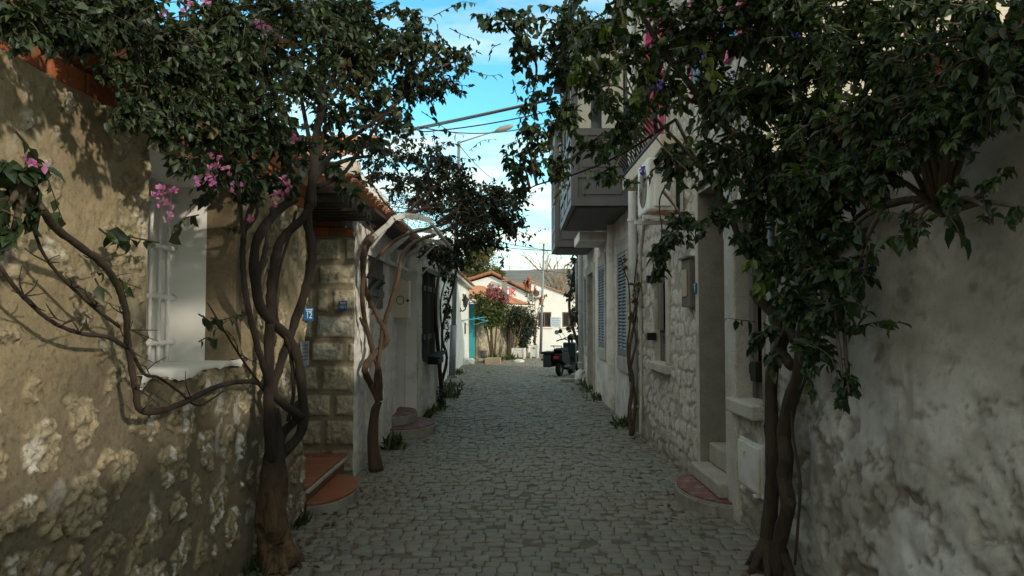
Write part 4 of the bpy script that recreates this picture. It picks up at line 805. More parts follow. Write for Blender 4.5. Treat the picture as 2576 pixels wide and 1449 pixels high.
for k in range(3):
    u = 7.6 + 0.7 * k
    for s_ in (-1, 1): b.tube([WR1.pt(u + s_ * 0.05 * (1 - a_ / 9) * math.cos(a_ * 0.9) + s_ * 0.03, 0.30, z1b - 0.22 + 0.06 * math.sin(a_ * 0.9) * (1 - a_ / 12)) for a_ in range(9)], 0.008, 5)
b.build('railing', M['black'], bal)
b = MB(); b.wbox(WR1, HP[0] - 0.09, HP[0] - 0.002, -0.05, 0.05, HP[2], HP[3] - 0.2); b.wbox(WR1, HP[1] + 0.002, HP[1] + 0.09, -0.05, 0.05, HP[2], HP[3] - 0.2)
cu_, hw = (HP[0] + HP[1]) / 2, (HP[1] - HP[0]) / 2
for k in range(8):
    a0, a1 = math.pi * k / 8, math.pi * (k + 1) / 8
    q = [(cu_ + r_ * math.cos(a_), HP[3] - 0.2 + r_ * 0.8 * math.sin(a_)) for r_, a_ in ((hw, a0), (hw + 0.09, a0), (hw + 0.09, a1), (hw, a1))]
    b.prism([WR1.pt(u, -0.05, z) for u, z in q], WR1.n * 0.10)
b.wbox(WR1, cu_ - 0.02, cu_ + 0.02, -0.10, -0.05, HP[2], HP[3]); pd = b.build('balcony_door', M['pink'], t)
b = MB(); b.wbox(WR1, HP[0], HP[1], -0.14, -0.10, HP[2], HP[3]); b.build('pane', M['curtain'], pd)
for (a_, c_) in ((6.55, 6.95), (5.55, 5.95)):      # pink framed upper windows
    b = MB(); b.wbox(WR1, a_ - 0.06, a_, 0.0, 0.05, 3.7, 5.0); b.wbox(WR1, c_, c_ + 0.06, 0.0, 0.05, 3.7, 5.0); b.wbox(WR1, a_, c_, 0.0, 0.05, 5.0, 5.08); b.wbox(WR1, a_, c_, 0.0, 0.05, 3.62, 3.7); pw = b.build('window', M['pink'], t)
    b = MB(); b.wbox(WR1, a_, c_, 0.03, 0.042, 3.7, 5.0); b.build('pane', M['glass'], pw)
# door steps on the right
b = MB(); pl = halfround(0, 6.38, 0.36, 0.60, -0.1, 0); pl = [(1.83 - x, y, z) for x, y, z in pl]; b.prism(pl, (0, 0, 0.195)); s3 = b.build('red_doorstep', M['concrete'], bevel=0.008)
b = MB(); b.prism([(x * 0.985 + 0.025, 6.38 + (y - 6.38) * 0.97, 0.097) for x, y, z in pl], (0, 0, 0.012)); b.build('step_top', M['redstep'], s3)
b = MB()
for k in range(1, 22, 3):
    x, y, _ = pl[k]; x2_, y2_, _ = pl[min(k + 3, len(pl) - 1)]; dv = Vector((x2_ - x, y2_ - y, 0)); nn_ = Vector((dv.y, -dv.x, 0)).normalized(); nn_ = nn_ if nn_.x < 0 else -nn_
    a_, c_ = Vector((x, y, 0)) + dv * 0.04, Vector((x, y, 0)) + dv * 0.96
    b.hexa([a_ + nn_ * 0.018 + Vector((0, 0, -0.06)), c_ + nn_ * 0.018 + Vector((0, 0, -0.06)), c_ - nn_ * 0.05 + Vector((0, 0, -0.06)), a_ - nn_ * 0.05 + Vector((0, 0, -0.06)), a_ + nn_ * 0.018 + Vector((0, 0, 0.08)), c_ + nn_ * 0.018 + Vector((0, 0, 0.08)), c_ - nn_ * 0.05 + Vector((0, 0, 0.08)), a_ - nn_ * 0.05 + Vector((0, 0, 0.08))])
b.build('edge_stone', M['concrete'], s3, bevel=0.012)
tag(s3, 'half round dark red painted doorstep edged with stones at the stone house door', 'doorstep')
b = MB(); b.box(1.68, 2.06, 5.92, 6.84, 0.112, 0.235); b.solo('stone_step_block', M['block'], 'rough pale stone block lying on the red half round doorstep', 'step', bevel=0.02)
b = MB(); b.box(1.84, 2.1, 6.02, 6.8, 0.237, 0.42); b.build('threshold', M['block'], t, bevel=0.02)

# ================================================================= RIGHT: NEAR PLASTER WALL
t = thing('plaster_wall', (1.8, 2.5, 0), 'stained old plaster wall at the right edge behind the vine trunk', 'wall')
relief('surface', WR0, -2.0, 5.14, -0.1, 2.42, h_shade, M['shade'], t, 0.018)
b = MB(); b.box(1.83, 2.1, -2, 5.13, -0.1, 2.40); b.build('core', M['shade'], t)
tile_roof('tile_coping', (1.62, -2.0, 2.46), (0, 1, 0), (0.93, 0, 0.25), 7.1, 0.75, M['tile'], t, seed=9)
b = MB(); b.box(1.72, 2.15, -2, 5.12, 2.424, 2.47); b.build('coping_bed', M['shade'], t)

# ================================================================= RIGHT: SHUTTERED WHITE HOUSE WITH GREY BAYS
t = thing('shuttered_house', (1.85, 14, gz(14)), 'white rendered house with blue grey louvred shutters and grey wooden bay windows', 'house')
def hole(pa, pb, ya, yb):
    u0, u1 = WR2.s(pb, 0)[0], WR2.s(pa, 0)[0]; pm = (pa + pb) / 2; return (u0, u1, WR2.s(pm, yb)[1], WR2.s(pm, ya)[1])
hA, hB_, hC = hole(1553, 1574, 639, 893), hole(1504.5, 1519, 672, 872), hole(1469, 1475, 700, 868)
hD2 = hole(1478, 1492, 690, 970); hD2 = (hD2[0], hD2[1], -0.1, hD2[3])
relief('wall', WR2, 0, 9.4, -0.5, 6.1, h_rough, M['white'], t, 0.04, [hA, hB_, hC, hD2])
b = MB(); b.wbox(WR2, 0.1, 9.38, -8, -0.45, -0.5, 6.0); b.build('wall_core', M['dark'], t)
b = MB(); b.wbox(WR2, 9.3, 9.4, -8, -0.01, -0.5, 6.1); b.wbox(WR2, -0.05, 9.5, -8, 0.25, 6.1, 6.2); b.build('end_wall', M['plain'], t)
for h in (hA, hB_, hC):
    b = MB(); fw = 0.15
    b.wbox(WR2, h[0] - fw, h[0], -0.06, 0.03, h[2] - 0.02, h[3]); b.wbox(WR2, h[1], h[1] + fw * 0.6, -0.06, 0.03, h[2] - 0.02, h[3]); b.wbox(WR2, h[0] - fw, h[1] + fw * 0.6, -0.06, 0.03, h[3] + 0.002, h[3] + 0.22); b.wbox(WR2, h[0] - fw, h[1] + fw * 0.6, -0.06, 0.035, h[2] - 0.24, h[2] - 0.022)
    wn = b.build('window', M['trim'], t, bevel=0.008)
    mid = (h[0] + h[1]) / 2
    for a_, c_ in ((h[0], mid - 0.004), (mid + 0.004, h[1])): shutter_leaf('shutter', WR2, a_, c_, h[2], h[3], 0.015, M['blueshut'], wn)
    b = MB(); b.wbox(WR2, h[0], h[1], -0.12, -0.09, h[2], h[3]); b.build('pane', M['dark'], wn)
b = reveal(MB(), WR2, hD2, -0.35, 0.03, 'lrt'); b.wbox(WR2, hD2[1] + 0.002, hD2[1] + 0.12, -0.05, 0.04, -0.4, hD2[3] + 0.2); b.wbox(WR2, hD2[0] - 0.12, hD2[0] - 0.002, -0.05, 0.04, -0.4, hD2[3] + 0.2); b.wbox(WR2, hD2[0], hD2[1], -0.05, 0.04, hD2[3] + 0.002, hD2[3] + 0.2); b.build('door_surround', M['trim'], t, bevel=0.01)
b = MB(); b.wbox(WR2, hD2[0], hD2[1], -0.40, -0.35, -0.1, hD2[3]); b.build('door', M['darkwood'], t)
b = MB(); b.wbox(WR2, 3.75, 5.2, 0.0, 0.52, 3.02, 3.2); b.build('balcony_slab', M['plain'], t, bevel=0.01)
b = MB(); b.tube([WR2.pt(2.75, 0.02, 0), WR2.pt(2.75, 0.02, 3.2)], [0.09, 0.09], 12, False); b.build('pilaster', M['plain'], t, smooth=True)
def bay(u0, u1, d, z0_, z1):
    b = MB(); e = 0.03
    b.wbox(WR2, u0 + e, u1 - e, 0.0, d - e, z0_ + 0.02, z0_ + 1.15); b.wbox(WR2, u0 + e, u1 - e, 0, d - e, z1 - 0.25, z1 - 0.02)
    zr = [z0_, z0_ + 0.11, z0_ + 0.42, z0_ + 0.52, z0_ + 1.05, z0_ + 1.15, z1 - 0.30, z1 - 0.02]
    # end face (towards the camera) and street face: stiles and rails
    def face(fr, length):
        for a_, c_ in ((0, 0.10), (length - 0.07, length)): fr(a_, c_, z0_, z1 - 0.02, 0.0)
        for k in (0, 2, 4, 6): fr(0.10, length - 0.07, zr[k], zr[k + 1], 0.0)
        for k in (1, 3): fr(0.16, length - 0.13, zr[k] + 0.06, zr[k + 1] - 0.06, 0.010)
    face(lambda a_, c_, e_, g_, i_: b.wbox(WR2, u0 + i_, u0 + 0.05, d - c_, d - a_, e_, g_), d)
    L = u1 - u0; n_ = 3
    for j in range(n_):
        s0 = u0 + 0.052 + (L - 0.052) * j / n_; l_ = (L - 0.052) / n_
        def fr(a_, c_, e_, g_, i_, s0=s0): b.wbox(WR2, s0 + a_, s0 + c_, d - 0.05, d - i_, e_, g_)
        face(fr, l_)
    face(lambda a_, c_, e_, g_, i_: b.wbox(WR2, u1 + 0.002, u1 + 0.05 - i_, d - c_, d - a_, e_, g_), d)
    o = b.build('bay_window', M['greywood'], t)
    b = MB(); b.wbox(WR2, u0 + 0.10, u1 - 0.05, 0.0, d - 0.08, z0_ - 0.012, z0_ + 0.015)
    k = 0
    while u0 + 0.12 + 0.12 * k < u1 - 0.16: b.wbox(WR2, u0 + 0.12 + 0.12 * k, u0 + 0.23 + 0.12 * k, 0.02, d - 0.1, z0_ - 0.025, z0_ - 0.013); k += 1
    b.build('soffit', M['undergrey'], o)
    b = MB(); b.wbox(WR2, u0 + 0.035, u0 + 0.04, 0.02, d - 0.05, z0_ + 1.15, z1 - 0.3); b.wbox(WR2, u0 + 0.06, u1, d - 0.045, d - 0.04, z0_ + 1.15, z1 - 0.3); b.build('pane', M['glass'], o)
    b = MB()
    for a_, c_ in ((0.10, 0.42), (d - 0.30, d - 0.08)): b.wbox(WR2, u0 + 0.022, u0 + 0.030, a_, c_, z0_ + 1.16, z1 - 0.31)
    b.build('curtain', M['curtain'], o)
    b = MB(); b.wbox(WR2, u0 - 0.10, u1 + 0.1, 0, d + 0.12, z1, z1 + 0.10); b.wbox(WR2, u0 - 0.05, u1 + 0.05, 0, d + 0.06, z1 - 0.02, z1 - 0.001); b.build('cornice', M['greywood'], o)
bay(0.62, 3.7, 0.88, 3.21, 5.85); bay(6.2, 8.2, 0.88, 3.14, 5.8)
# ================================================================= OBJECTS ON THE WALLS
def sign(W, u0, u1, z0_, z1, d, body, right, label, size, sx=1.0):
    b = MB(); b.wbox(W, u0, u1, d, d + 0.008, z0_, z1); o = b.build('house_number_sign', M['signblue'], None, bevel=0.002)
    c_ = W.pt((u0 + u1) / 2, d + 0.0095, z0_ + (z1 - z0_) * 0.40)
    tx = text('numerals', body, size, c_, right, (0, 0, 1), M['lettering'], o)
    wd, h = u1 - u0, z1 - z0_
    b = MB()
    for k in range(2): b.wbox(W, u0 + wd * (0.14 + 0.06 * k), u1 - wd * (0.14 + 0.06 * k), d + 0.0085, d + 0.0095, z1 - h * (0.17 + 0.13 * k), z1 - h * (0.11 + 0.13 * k))
    b.build('street_name_line', M['lettering'], o)
    return tag(o, label, 'sign')
z1_, z2_ = at(0, 807, 5.86).z, at(0, 774, 5.86).z
WS = Wall(-1.585, 5.895, 0.44, 0.90, 0.90, -0.44)
sign(WS, -0.105, 0.005, z1_, z2_, 0.045, '12', (0.44, 0.90, 0), 'blue enamel house number sign reading 12 at the corner of the stone cottage', 0.072)
sign(WLF, 0.055, 0.135, at(0, 783, 7.3).z, at(0, 757, 7.3).z, 0.05, '10/1', (1, 0, 0), 'blue enamel house number sign reading 10/1 on the cut stone wall', 0.042)
sign(WR1, 6.83, 6.92, at(0, 737, 6.8).z, at(0, 710, 6.8).z, 0.045, '9', (0, -1, 0), 'blue enamel house number sign reading 9 beside the stone house door', 0.062)
b = MB(); b.wbox(WL1, 5.62, 5.84, 0.035, 0.042, at(0, 921, 5.75).z, at(0, 859, 5.75).z); nb = b.build('notice_board', M['signgrey'])
b = MB()
for k in range(5): b.wbox(WL1, 5.65, 5.80 - 0.02 * (k % 2), 0.0425, 0.0435, at(0, 870 + k * 9, 5.75).z, at(0, 867 + k * 9, 5.75).z)
b.build('text_lines', M['clay'], nb); tag(nb, 'faded grey notice plate low on the corner of the stone cottage', 'notice')
# beige meter cabinet with circle and dot
p0, p1 = at(985, 801, 10.25), at(1028, 705, 10.25)
b = MB(); b.box(p0.x, p1.x, 10.25, 10.5, p0.z, p1.z); mc = b.build('meter_cabinet', M['beigemetal'], bevel=0.006)
b = MB(); b.box(p0.x + 0.02, p1.x - 0.008, 10.238, 10.249, p0.z + 0.008, p1.z - 0.008); cv = b.build('cover', M['beigemetal'], mc, bevel=0.003)
cx_, cz_ = at(1006.5, 755, 10.23).x, at(0, 755, 10.23).z
b = MB(); b.tube([(cx_ + 0.052 * math.cos(a_), 10.236, cz_ + 0.058 * math.sin(a_)) for a_ in np.linspace(0, 2 * math.pi, 25)], 0.005, 6, False); b.build('ring', M['black'], cv)
b = MB(); b.lathe((cx_ + 0.105, 10.237, cz_ - 0.005), [(0.020, -0.006), (0.020, 0.0)], 14, 'y'); b.build('knob', M['black'], cv)
tag(mc, 'beige metal meter cabinet with black circle and dot beside the dark doorway', 'cabinet')
# black planter hung below the barred window
u_, z_ = WL2b.s(1074, 905)
b = MB(); b.wbox(WL2b, u_ - 0.35, u_ + 0.35, 0.06, 0.24, z_ - 0.06, z_ + 0.05); hp = b.build('window_box', M['blackplastic'], None, bevel=0.02)
b = MB(); b.hexa([WL2b.pt(u_ - 0.4, 0.03, z_ + 0.05), WL2b.pt(u_ + 0.4, 0.03, z_ + 0.06), WL2b.pt(u_ + 0.4, 0.28, z_ + 0.12), WL2b.pt(u_ - 0.4, 0.28, z_ + 0.03), WL2b.pt(u_ - 0.4, 0.03, z_ + 0.09), WL2b.pt(u_ + 0.4, 0.03, z_ + 0.11), WL2b.pt(u_ + 0.4, 0.28, z_ + 0.15), WL2b.pt(u_ - 0.4, 0.28, z_ + 0.06)]); b.build('rim', M['blackplastic'], hp, bevel=0.01)
tag(hp, 'black plastic window box hanging under the barred window on the left', 'planter')
# wooden meter box on the stone house
mz0, mz1 = at(0, 772, 6.95).z, at(0, 648, 6.95).z
b = MB(); b.wbox(WR1, 6.93, 7.26, 0.0, 0.085, mz0, mz1); mb_ = b.build('wooden_meter_box', M['oldwood'], None, bevel=0.006)
b = MB(); b.wbox(WR1, 7.02, 7.22, 0.086, 0.096, mz0 + 0.10, mz1 - 0.10); b.build('front_panel', M['palewood'], mb_, bevel=0.004)
b = MB(); b.wbox(WR1, 6.915, 7.28, 0.0, 0.11, mz1 + 0.001, mz1 + 0.02); b.build('lid', M['oldwood'], mb_)
tag(mb_, 'small weathered wooden meter box with pale panel on the stone house wall', 'box')
# white utility hatch
b = MB(); b.wbox(WR1, 5.10, 5.60, 0.03, 0.055, 0.31, 0.665); uh = b.build('utility_hatch', M['whitepaint'], None, bevel=0.004)
b = MB(); b.wbox(WR1, 5.13, 5.58, 0.056, 0.072, 0.335, 0.645); dd = b.build('door', M['whitepaint'], uh, bevel=0.005)
b = MB(); b.wbox(WR1, 5.40, 5.44, 0.073, 0.082, 0.585, 0.655); b.tube([WR1.pt(5.44 + 0.018 * math.cos(a_), 0.082, 0.58 + 0.018 * math.sin(a_)) for a_ in np.linspace(0, 2 * math.pi, 13)], 0.004, 5, False); b.build('latch', M['whitepaint'], dd)
for u in (5.49, 5.2): b = MB(); b.wbox(WR1, u, u + 0.06, 0.03, 0.07, 0.295, 0.309); b.build('hinge', M['whitepaint'], uh)
tag(uh, 'small white metal utility hatch with latch low on the stone house wall', 'hatch')
# air conditioner of the stone house
b = MB(); b.box(1.43, 1.72, 7.45, 8.05, 2.64, 3.19); ac = b.build('air_conditioner', M['acwhite'], None, bevel=0.025)
b = MB()
for k in range(7): b.box(1.50, 1.56, 7.436, 7.449, 3.02 + 0.018 * k, 3.03 + 0.018 * k)
b.build('vent', M['clay'], ac)
b = MB(); b.box(1.49, 1.66, 7.425, 7.447, 2.68, 2.95); b.build('valve_cover', M['acwhite'], ac, bevel=0.02)
b = MB(); b.lathe((1.424, 7.72, 2.92), [(0.21, 0.0), (0.22, 0.004), (0.20, 0.010)], 24, 'x')
for k in range(8): a_ = math.pi * k / 8; b.bar((1.421, 7.72 - 0.2 * math.cos(a_), 2.92 - 0.2 * math.sin(a_)), (1.421, 7.72 + 0.2 * math.cos(a_), 2.92 + 0.2 * math.sin(a_)), 0.006)
b.build('fan_grille', M['concrete'], ac)
for y in (7.95, 7.5):
    b = MB(); b.bar((1.38, y, 2.58), (1.80, y, 2.58), 0.045, 0.04); b.bar((1.78, y, 2.58), (1.78, y, 2.95), 0.03); b.box(1.47, 1.52, y - 0.03, y + 0.03, 2.595, 2.645); b.box(1.64, 1.69, y - 0.03, y + 0.03, 2.595, 2.645); br = b.build('bracket', M['whitepaint'], ac)
b = MB(); b.box(1.45, 1.70, 7.452, 7.48, 2.603, 2.63); b.build('rusty_rail', M['rust'], br)
tag(ac, 'off white air conditioner on a rusty wall bracket below the balcony', 'air conditioner')
b = MB(); b.tube([(1.72, 8.02, 2.75), (1.75, 8.1, 2.72), (1.77, 8.9, 2.85), (1.765, 9.5, 2.75), (1.76, 9.75, 2.4), (1.77, 9.78, 1.2), (1.76, 9.75, 0.5), (1.70, 9.5, 0.05)], 0.022, 8); b.solo('condensate_hose', M['trim'], 'beige condensate hose running down the stone house from the air conditioner', 'hose', smooth=True)
# drainpipes
def pipe(pts, r, m, brackets, label, W):
    b = MB(); b.tube(pts, r, 12); o = b.build('drainpipe', m, None, True)
    for z in brackets:
        q = next((Vector(pts[i]).lerp(Vector(pts[i + 1]), (z - pts[i][2]) / (pts[i + 1][2] - pts[i][2])) for i in range(len(pts) - 1) if (pts[i][2] - z) * (pts[i + 1][2] - z) <= 0 and pts[i][2] != pts[i + 1][2]), None)
        if q is None: continue
        b = MB(); b.lathe((q.x, q.y, q.z - 0.02), [(r + 0.012, 0), (r + 0.012, 0.04)], 12); b.bar((q.x, q.y, q.z), q - W.n * (r + 0.1), 0.02); b.build('bracket', m, o)
    centre_pipe(o); return tag(o, label, 'drainpipe')
def centre_pipe(o): pass
pipe([(1.73, 10.14, 0.0), (1.73, 10.14, 6.0)], 0.062, M['pvc'], (0.35, 1.6, 2.9, 4.3), 'tall white drainpipe between the stone house and the shuttered house', WR1)
q = WR2.pt(9.0, 0.09, 0); pipe([(q.x, q.y, 0.25), (q.x, q.y, 5.9)], 0.07, M['pvc'], (0.4, 1.6, 2.6), 'white drainpipe at the far end of the shuttered house', WR2)
q2 = WR2.pt(9.25, 0.16, 0); b = MB(); b.tube([(q2.x, q2.y, 1.75), (q2.x, q2.y, 3.0)], 0.06, 10); b.tube([(q2.x, q2.y, 3.0), (q2.x + 0.1, q2.y, 3.12)], 0.055, 10); b.solo('short_pipe', M['galv'], 'short grey pipe ending under the far bay window', 'pipe', smooth=True)
pipe([at(1936, 1240, 4.95), (at(1936, 0, 4.95).x, 4.95, 1.6), (at(1934, 0, 4.95).x, 4.97, 2.4)], 0.022, M['bluepipe'], (0.95, 1.18), 'slim blue grey drainpipe beside the vine trunk on the right', WR1)
# white elbow pipe on the ground
q = Vector((1.90, 19.2, gz(19.2)))
b = MB(); b.tube([q + Vector((0.06, 0.0, 0.28)), q + Vector((0.0, -0.02, 0.33)), q + Vector((-0.05, -0.06, 0.29)), q + Vector((-0.07, -0.10, 0.20)), q + Vector((-0.07, -0.14, 0.02))], [0.08, 0.088, 0.09, 0.09, 0.09], 14)
b.lathe((q.x - 0.07, q.y - 0.12, q.z + 0.13), [(0.10, 0), (0.10, 0.05)], 14); b.solo('pipe_elbow', M['pvc'], 'fat white plastic pipe elbow standing at the foot of the white house', 'pipe', smooth=True)
b = MB()
for k in range(26): a_ = rnd.uniform(0, 6.28); b.tube([(q.x + 0.04, q.y - 0.22, q.z), (q.x + 0.04 + 0.14 * math.cos(a_), q.y - 0.24 + 0.1 * math.sin(a_), q.z + 0.03 + rnd.uniform(0, .22))], [0.006, 0.003], 4)
b.solo('rusty_brush', M['rust'], 'rust brown tuft of dry twigs in front of the white pipe elbow', 'dry twigs')

# ================================================================= AWNING FRAME
def rib(Y): return [(-1.56, Y, 2.28), (-1.40, Y, 2.43), (-1.27, Y, 2.54), (-1.21, Y, 2.612), (-1.08, Y, 2.643), (-0.945, Y, 2.626), (-0.81, Y, 2.585)]
aw = thing('door_awning', (-1.5, 9.8, 2.2), 'bare arched white steel awning frame over the left doorway, its cover missing', 'awning')
for k, Y in enumerate((7.85, 9.15, 10.45, 11.8)):
    b = MB(); r_ = rib(Y)
    for i in range(len(r_) - 1): b.bar(r_[i], (Vector(r_[i + 1]) + (Vector(r_[i + 1]) - Vector(r_[i])).normalized() * 0.006), 0.03, 0.055)
    b.build('rib', M['awning'], aw)
for x, z in ((-0.81, 2.555), (-1.15, 2.60)):
    b = MB(); b.bar((x, 7.85, z), (x, 11.82, z), 0.03, 0.03); b.build('purlin', M['awning'], aw)
for Y in (7.9, 11.75, 10.5):
    b = MB(); b.bar((-1.45, Y, 2.15 if Y > 8 else 2.3), (-1.02 if Y > 8 else -1.3, Y, 2.60 if Y > 8 else 2.5), 0.035, 0.02); b.build('strut', M['awning'], aw)
b = MB(); b.bar((-1.545, 7.8, 2.27), (-1.5, 11.85, 2.27), 0.04, 0.05); b.build('wall_rail', M['awning'], aw)

# ================================================================= STREET LAMPS, CABLES, SMALL THINGS
lp = onG(1137, 950); tp = at(1155, 355, lp.y)
sl = thing('street_lamp', lp, 'tall slightly leaning grey street lamp pole on the left with arm over the street', 'street lamp')
b = MB(); b.tube([lp, lp.lerp(tp, 0.22)], [0.10, 0.095], 14); b.tube([lp.lerp(tp, 0.2), tp], [0.072, 0.045], 14); b.build('pole', M['galv'], sl, True)
b = MB(); b.box(lp.x - 0.16, lp.x + 0.16, lp.y - 0.16, lp.y + 0.16, lp.z - 0.02, lp.z + 0.06); b.build('base', M['concrete'], sl, bevel=0.01)
a1 = at(1246, 330, lp.y); a2 = at(1291, 316, lp.y)
b = MB(); b.tube([tp - Vector((0, 0, 0.05)), tp + Vector((0.3, 0, 0.05)), a1], 0.022, 8); b.build('arm', M['galv'], sl, True)
b = MB(); b.tube([a1, a1.lerp(a2, 0.3), a1.lerp(a2, 0.8), a2], [0.03, 0.09, 0.08, 0.03], 10); b.build('lamp_head', M['paleCable'], sl, True)
lp = Vector((1.85, 41, gz(41))); tp = Vector((at(1367, 0, 41).x, 41, at(0, 612, 41).z))
sl = thing('street_lamp', lp, 'thin grey street lamp with small square head in front of the far white house', 'street lamp')
b = MB(); b.tube([lp, lp.lerp(tp, 0.4), tp], [0.085, 0.07, 0.05], 10); b.build('pole', M['galv'], sl, True)
b = MB(); b.hexa([tp + Vector(q_) for q_ in ((-0.22, -0.3, -0.05), (0.22, -0.3, -0.05), (0.22, 0.2, 0), (-0.22, 0.2, 0), (-0.25, -0.3, 0.12), (0.25, -0.3, 0.12), (0.25, 0.2, 0.16), (-0.25, 0.2, 0.16))]); b.build('lamp_head', M['acwhite'], sl, bevel=0.02)
# wall lantern
wl = thing('wall_lantern', (-1.74, 27.6, 1.7), 'black wall lantern on a bracket on the white house beside the turquoise door', 'wall lamp')
b = MB(); b.tube([(-1.75, 27.6, 1.85), (-1.66, 27.6, 1.80), (-1.56, 27.6, 1.88), (-1.56, 27.6, 1.95)], 0.025, 6); b.lathe((-1.74, 27.6, 1.86), [(0.09, -0.02), (0.09, 0.02)], 10, 'x'); b.build('bracket', M['black'], wl)
b = MB(); b.lathe((-1.56, 27.6, 1.95), [(0.06, 0), (0.10, 0.22), (0.10, 0.24)], 6); b.build('lantern_glass', M['glass'], wl)
b = MB(); b.lathe((-1.56, 27.6, 2.19), [(0.14, 0), (0.13, 0.05), (0.05, 0.15), (0.02, 0.24), (0.01, 0.25)], 8); b.build('cap', M['black'], wl)
def sag(a, c, s_, n=14): a, c = Vector(a), Vector(c); return [a.lerp(c, k / n) - Vector((0, 0, s_ * 4 * (k / n) * (1 - k / n))) for k in range(n + 1)]
def cab(a, c, s_, r, m, label): b = MB(); b.tube(sag(a, c, s_), r, 6); b.solo('overhead_cable', m, label, 'cable', smooth=True)
cab(at(985, 334, 11.0), at(1400, 245, 11.3), 0.01, 0.016, M['paleCable'], 'thick grey cable bundle, highest of the cables crossing the sky above the street')
cab(at(985, 339, 11.02), at(1400, 249, 11.32), 0.01, 0.009, M['cable'], 'thin dark wire strapped under the thick grey cable bundle')
cab(at(1060, 332, 11.4), at(1402, 274, 11.6), 0.05, 0.010, M['cable'], 'thin dark cable sagging just below the thick grey bundle')
cab(at(1050, 318, 15), at(1400, 300, 16), 0.22, 0.012, M['cable'], 'dark cable with the deepest sag, running behind the lamp arm')
cab(at(1150, 358, 21.2), at(1250, 455, 34), 0.15, 0.012, M['cable'], 'dark cable dropping from the leaning lamp pole towards the far houses')
cab(at(1225, 600, 30), at(1400, 632, 20), 0.05, 0.012, M['cable'], 'upper of two level cables above the far rooftops')
cab(at(1200, 612, 32), at(1400, 631, 20.5), 0.06, 0.012, M['cable'], 'lower of two level cables above the far rooftops')
cab(at(1170, 655, 38), at(1440, 690, 32), 0.0, 0.010, M['cable'], 'low wire crossing in front of the far hill')

def stone(px, py, s_, h, m, name, label, group=None, cat='stone', jit=0.25):
    p = onG(px, py); b = MB(); r = random.Random(int(px * 7 + py))
    prof = [(s_ * 0.92, -0.02), (s_, h * 0.35), (s_ * 0.9, h * 0.75), (s_ * 0.55, h)]; b.lathe((p.x, p.y, p.z), prof, 9)
    b.v = [v + Vector((r.uniform(-jit, jit) * s_, r.uniform(-jit, jit) * s_, r.uniform(-jit, jit) * h * 0.4)) for v in b.v]
    return b.solo(name, m, label, cat, group, bevel=0.01)
def slab(px, py, l, wd, h, rz, m, name, label, group=None, cat='stone block', z=0.0):
    p = onG(px, py); T = Matrix.Translation(p + Vector((0, 0, z))) @ Matrix.Rotation(R(rz), 4, 'Z'); b = MB(T); r = random.Random(int(px + py)); j = lambda: r.uniform(-.015, .015)
    b.hexa([(x * l / 2 + j(), y * wd / 2 + j(), zz + (j() if zz else -0.02)) for zz in (0, h) for x, y in ((-1, -1), (1, -1), (1, 1), (-1, 1))]); return b.solo(name, m, label, cat, group, bevel=0.015)
slab(1434, 962, 0.46, 0.16, 0.11, 4, M['concrete'], 'kerb_block', 'grey kerb block lying in front of the scooter near the pipe elbow', cat='kerb stone')
slab(1446, 951, 0.24, 0.18, 0.13, -8, M['concrete'], 'kerb_block', 'short grey block just behind the scooter front wheel, by the wall', cat='kerb stone')
stone(1229, 938, 0.055, 0.08, M['concrete'], 'loose_stone', 'fist sized loose stone lying alone in the middle of the far street')
stone(1172, 917, 0.20, 0.24, M['plain'], 'white_stone', 'white painted boulder nearest the white lamp house wall', 'white painted boulders')
stone(1184, 915, 0.15, 0.22, M['plain'], 'white_stone', 'white painted boulder in front of the turquoise door', 'white painted boulders')
slab(1215, 913, 0.45, 0.3, 0.18, 10, M['ashlar'], 'stone_block', 'rough stone block under the dark plant pot', cat='stone block')
slab(1240, 915, 0.62, 0.35, 0.24, -5, M['ashlar'], 'stone_block', 'long rough stone block right of the dark plant pot', cat='stone block')
slab(1307, 903, 0.26, 0.2, 0.10, 14, M['ashlar'], 'stone_block', 'small stone pushed under the white wooden planter', cat='stone block')
p = onG(1215, 911); b = MB(); b.lathe((p.x, p.y + 0.1, p.z + 0.16), [(0.11, 0), (0.15, 0.28), (0.17, 0.30), (0.16, 0.33)], 14); b.solo('plant_pot', M['clay'], 'dark grey plant pot standing on a stone block by the garden wall', 'plant pot')
b = MB(); p = onG(1306, 911); r5 = random.Random(5)
b.lathe((p.x, p.y, p.z), [(0.16, 0), (0.15, 0.06), (0.08, 0.11), (0.03, 0.13)], 10); b.v = [v + Vector((r5.uniform(-.05, .05) + (v.x - p.x) * 0.3, r5.uniform(-.03, .03), r5.uniform(-.02, .02))) for v in b.v]; b.solo('white_rag', M['litter'], 'crumpled white bag lying on the street in front of the white planter', 'litter')
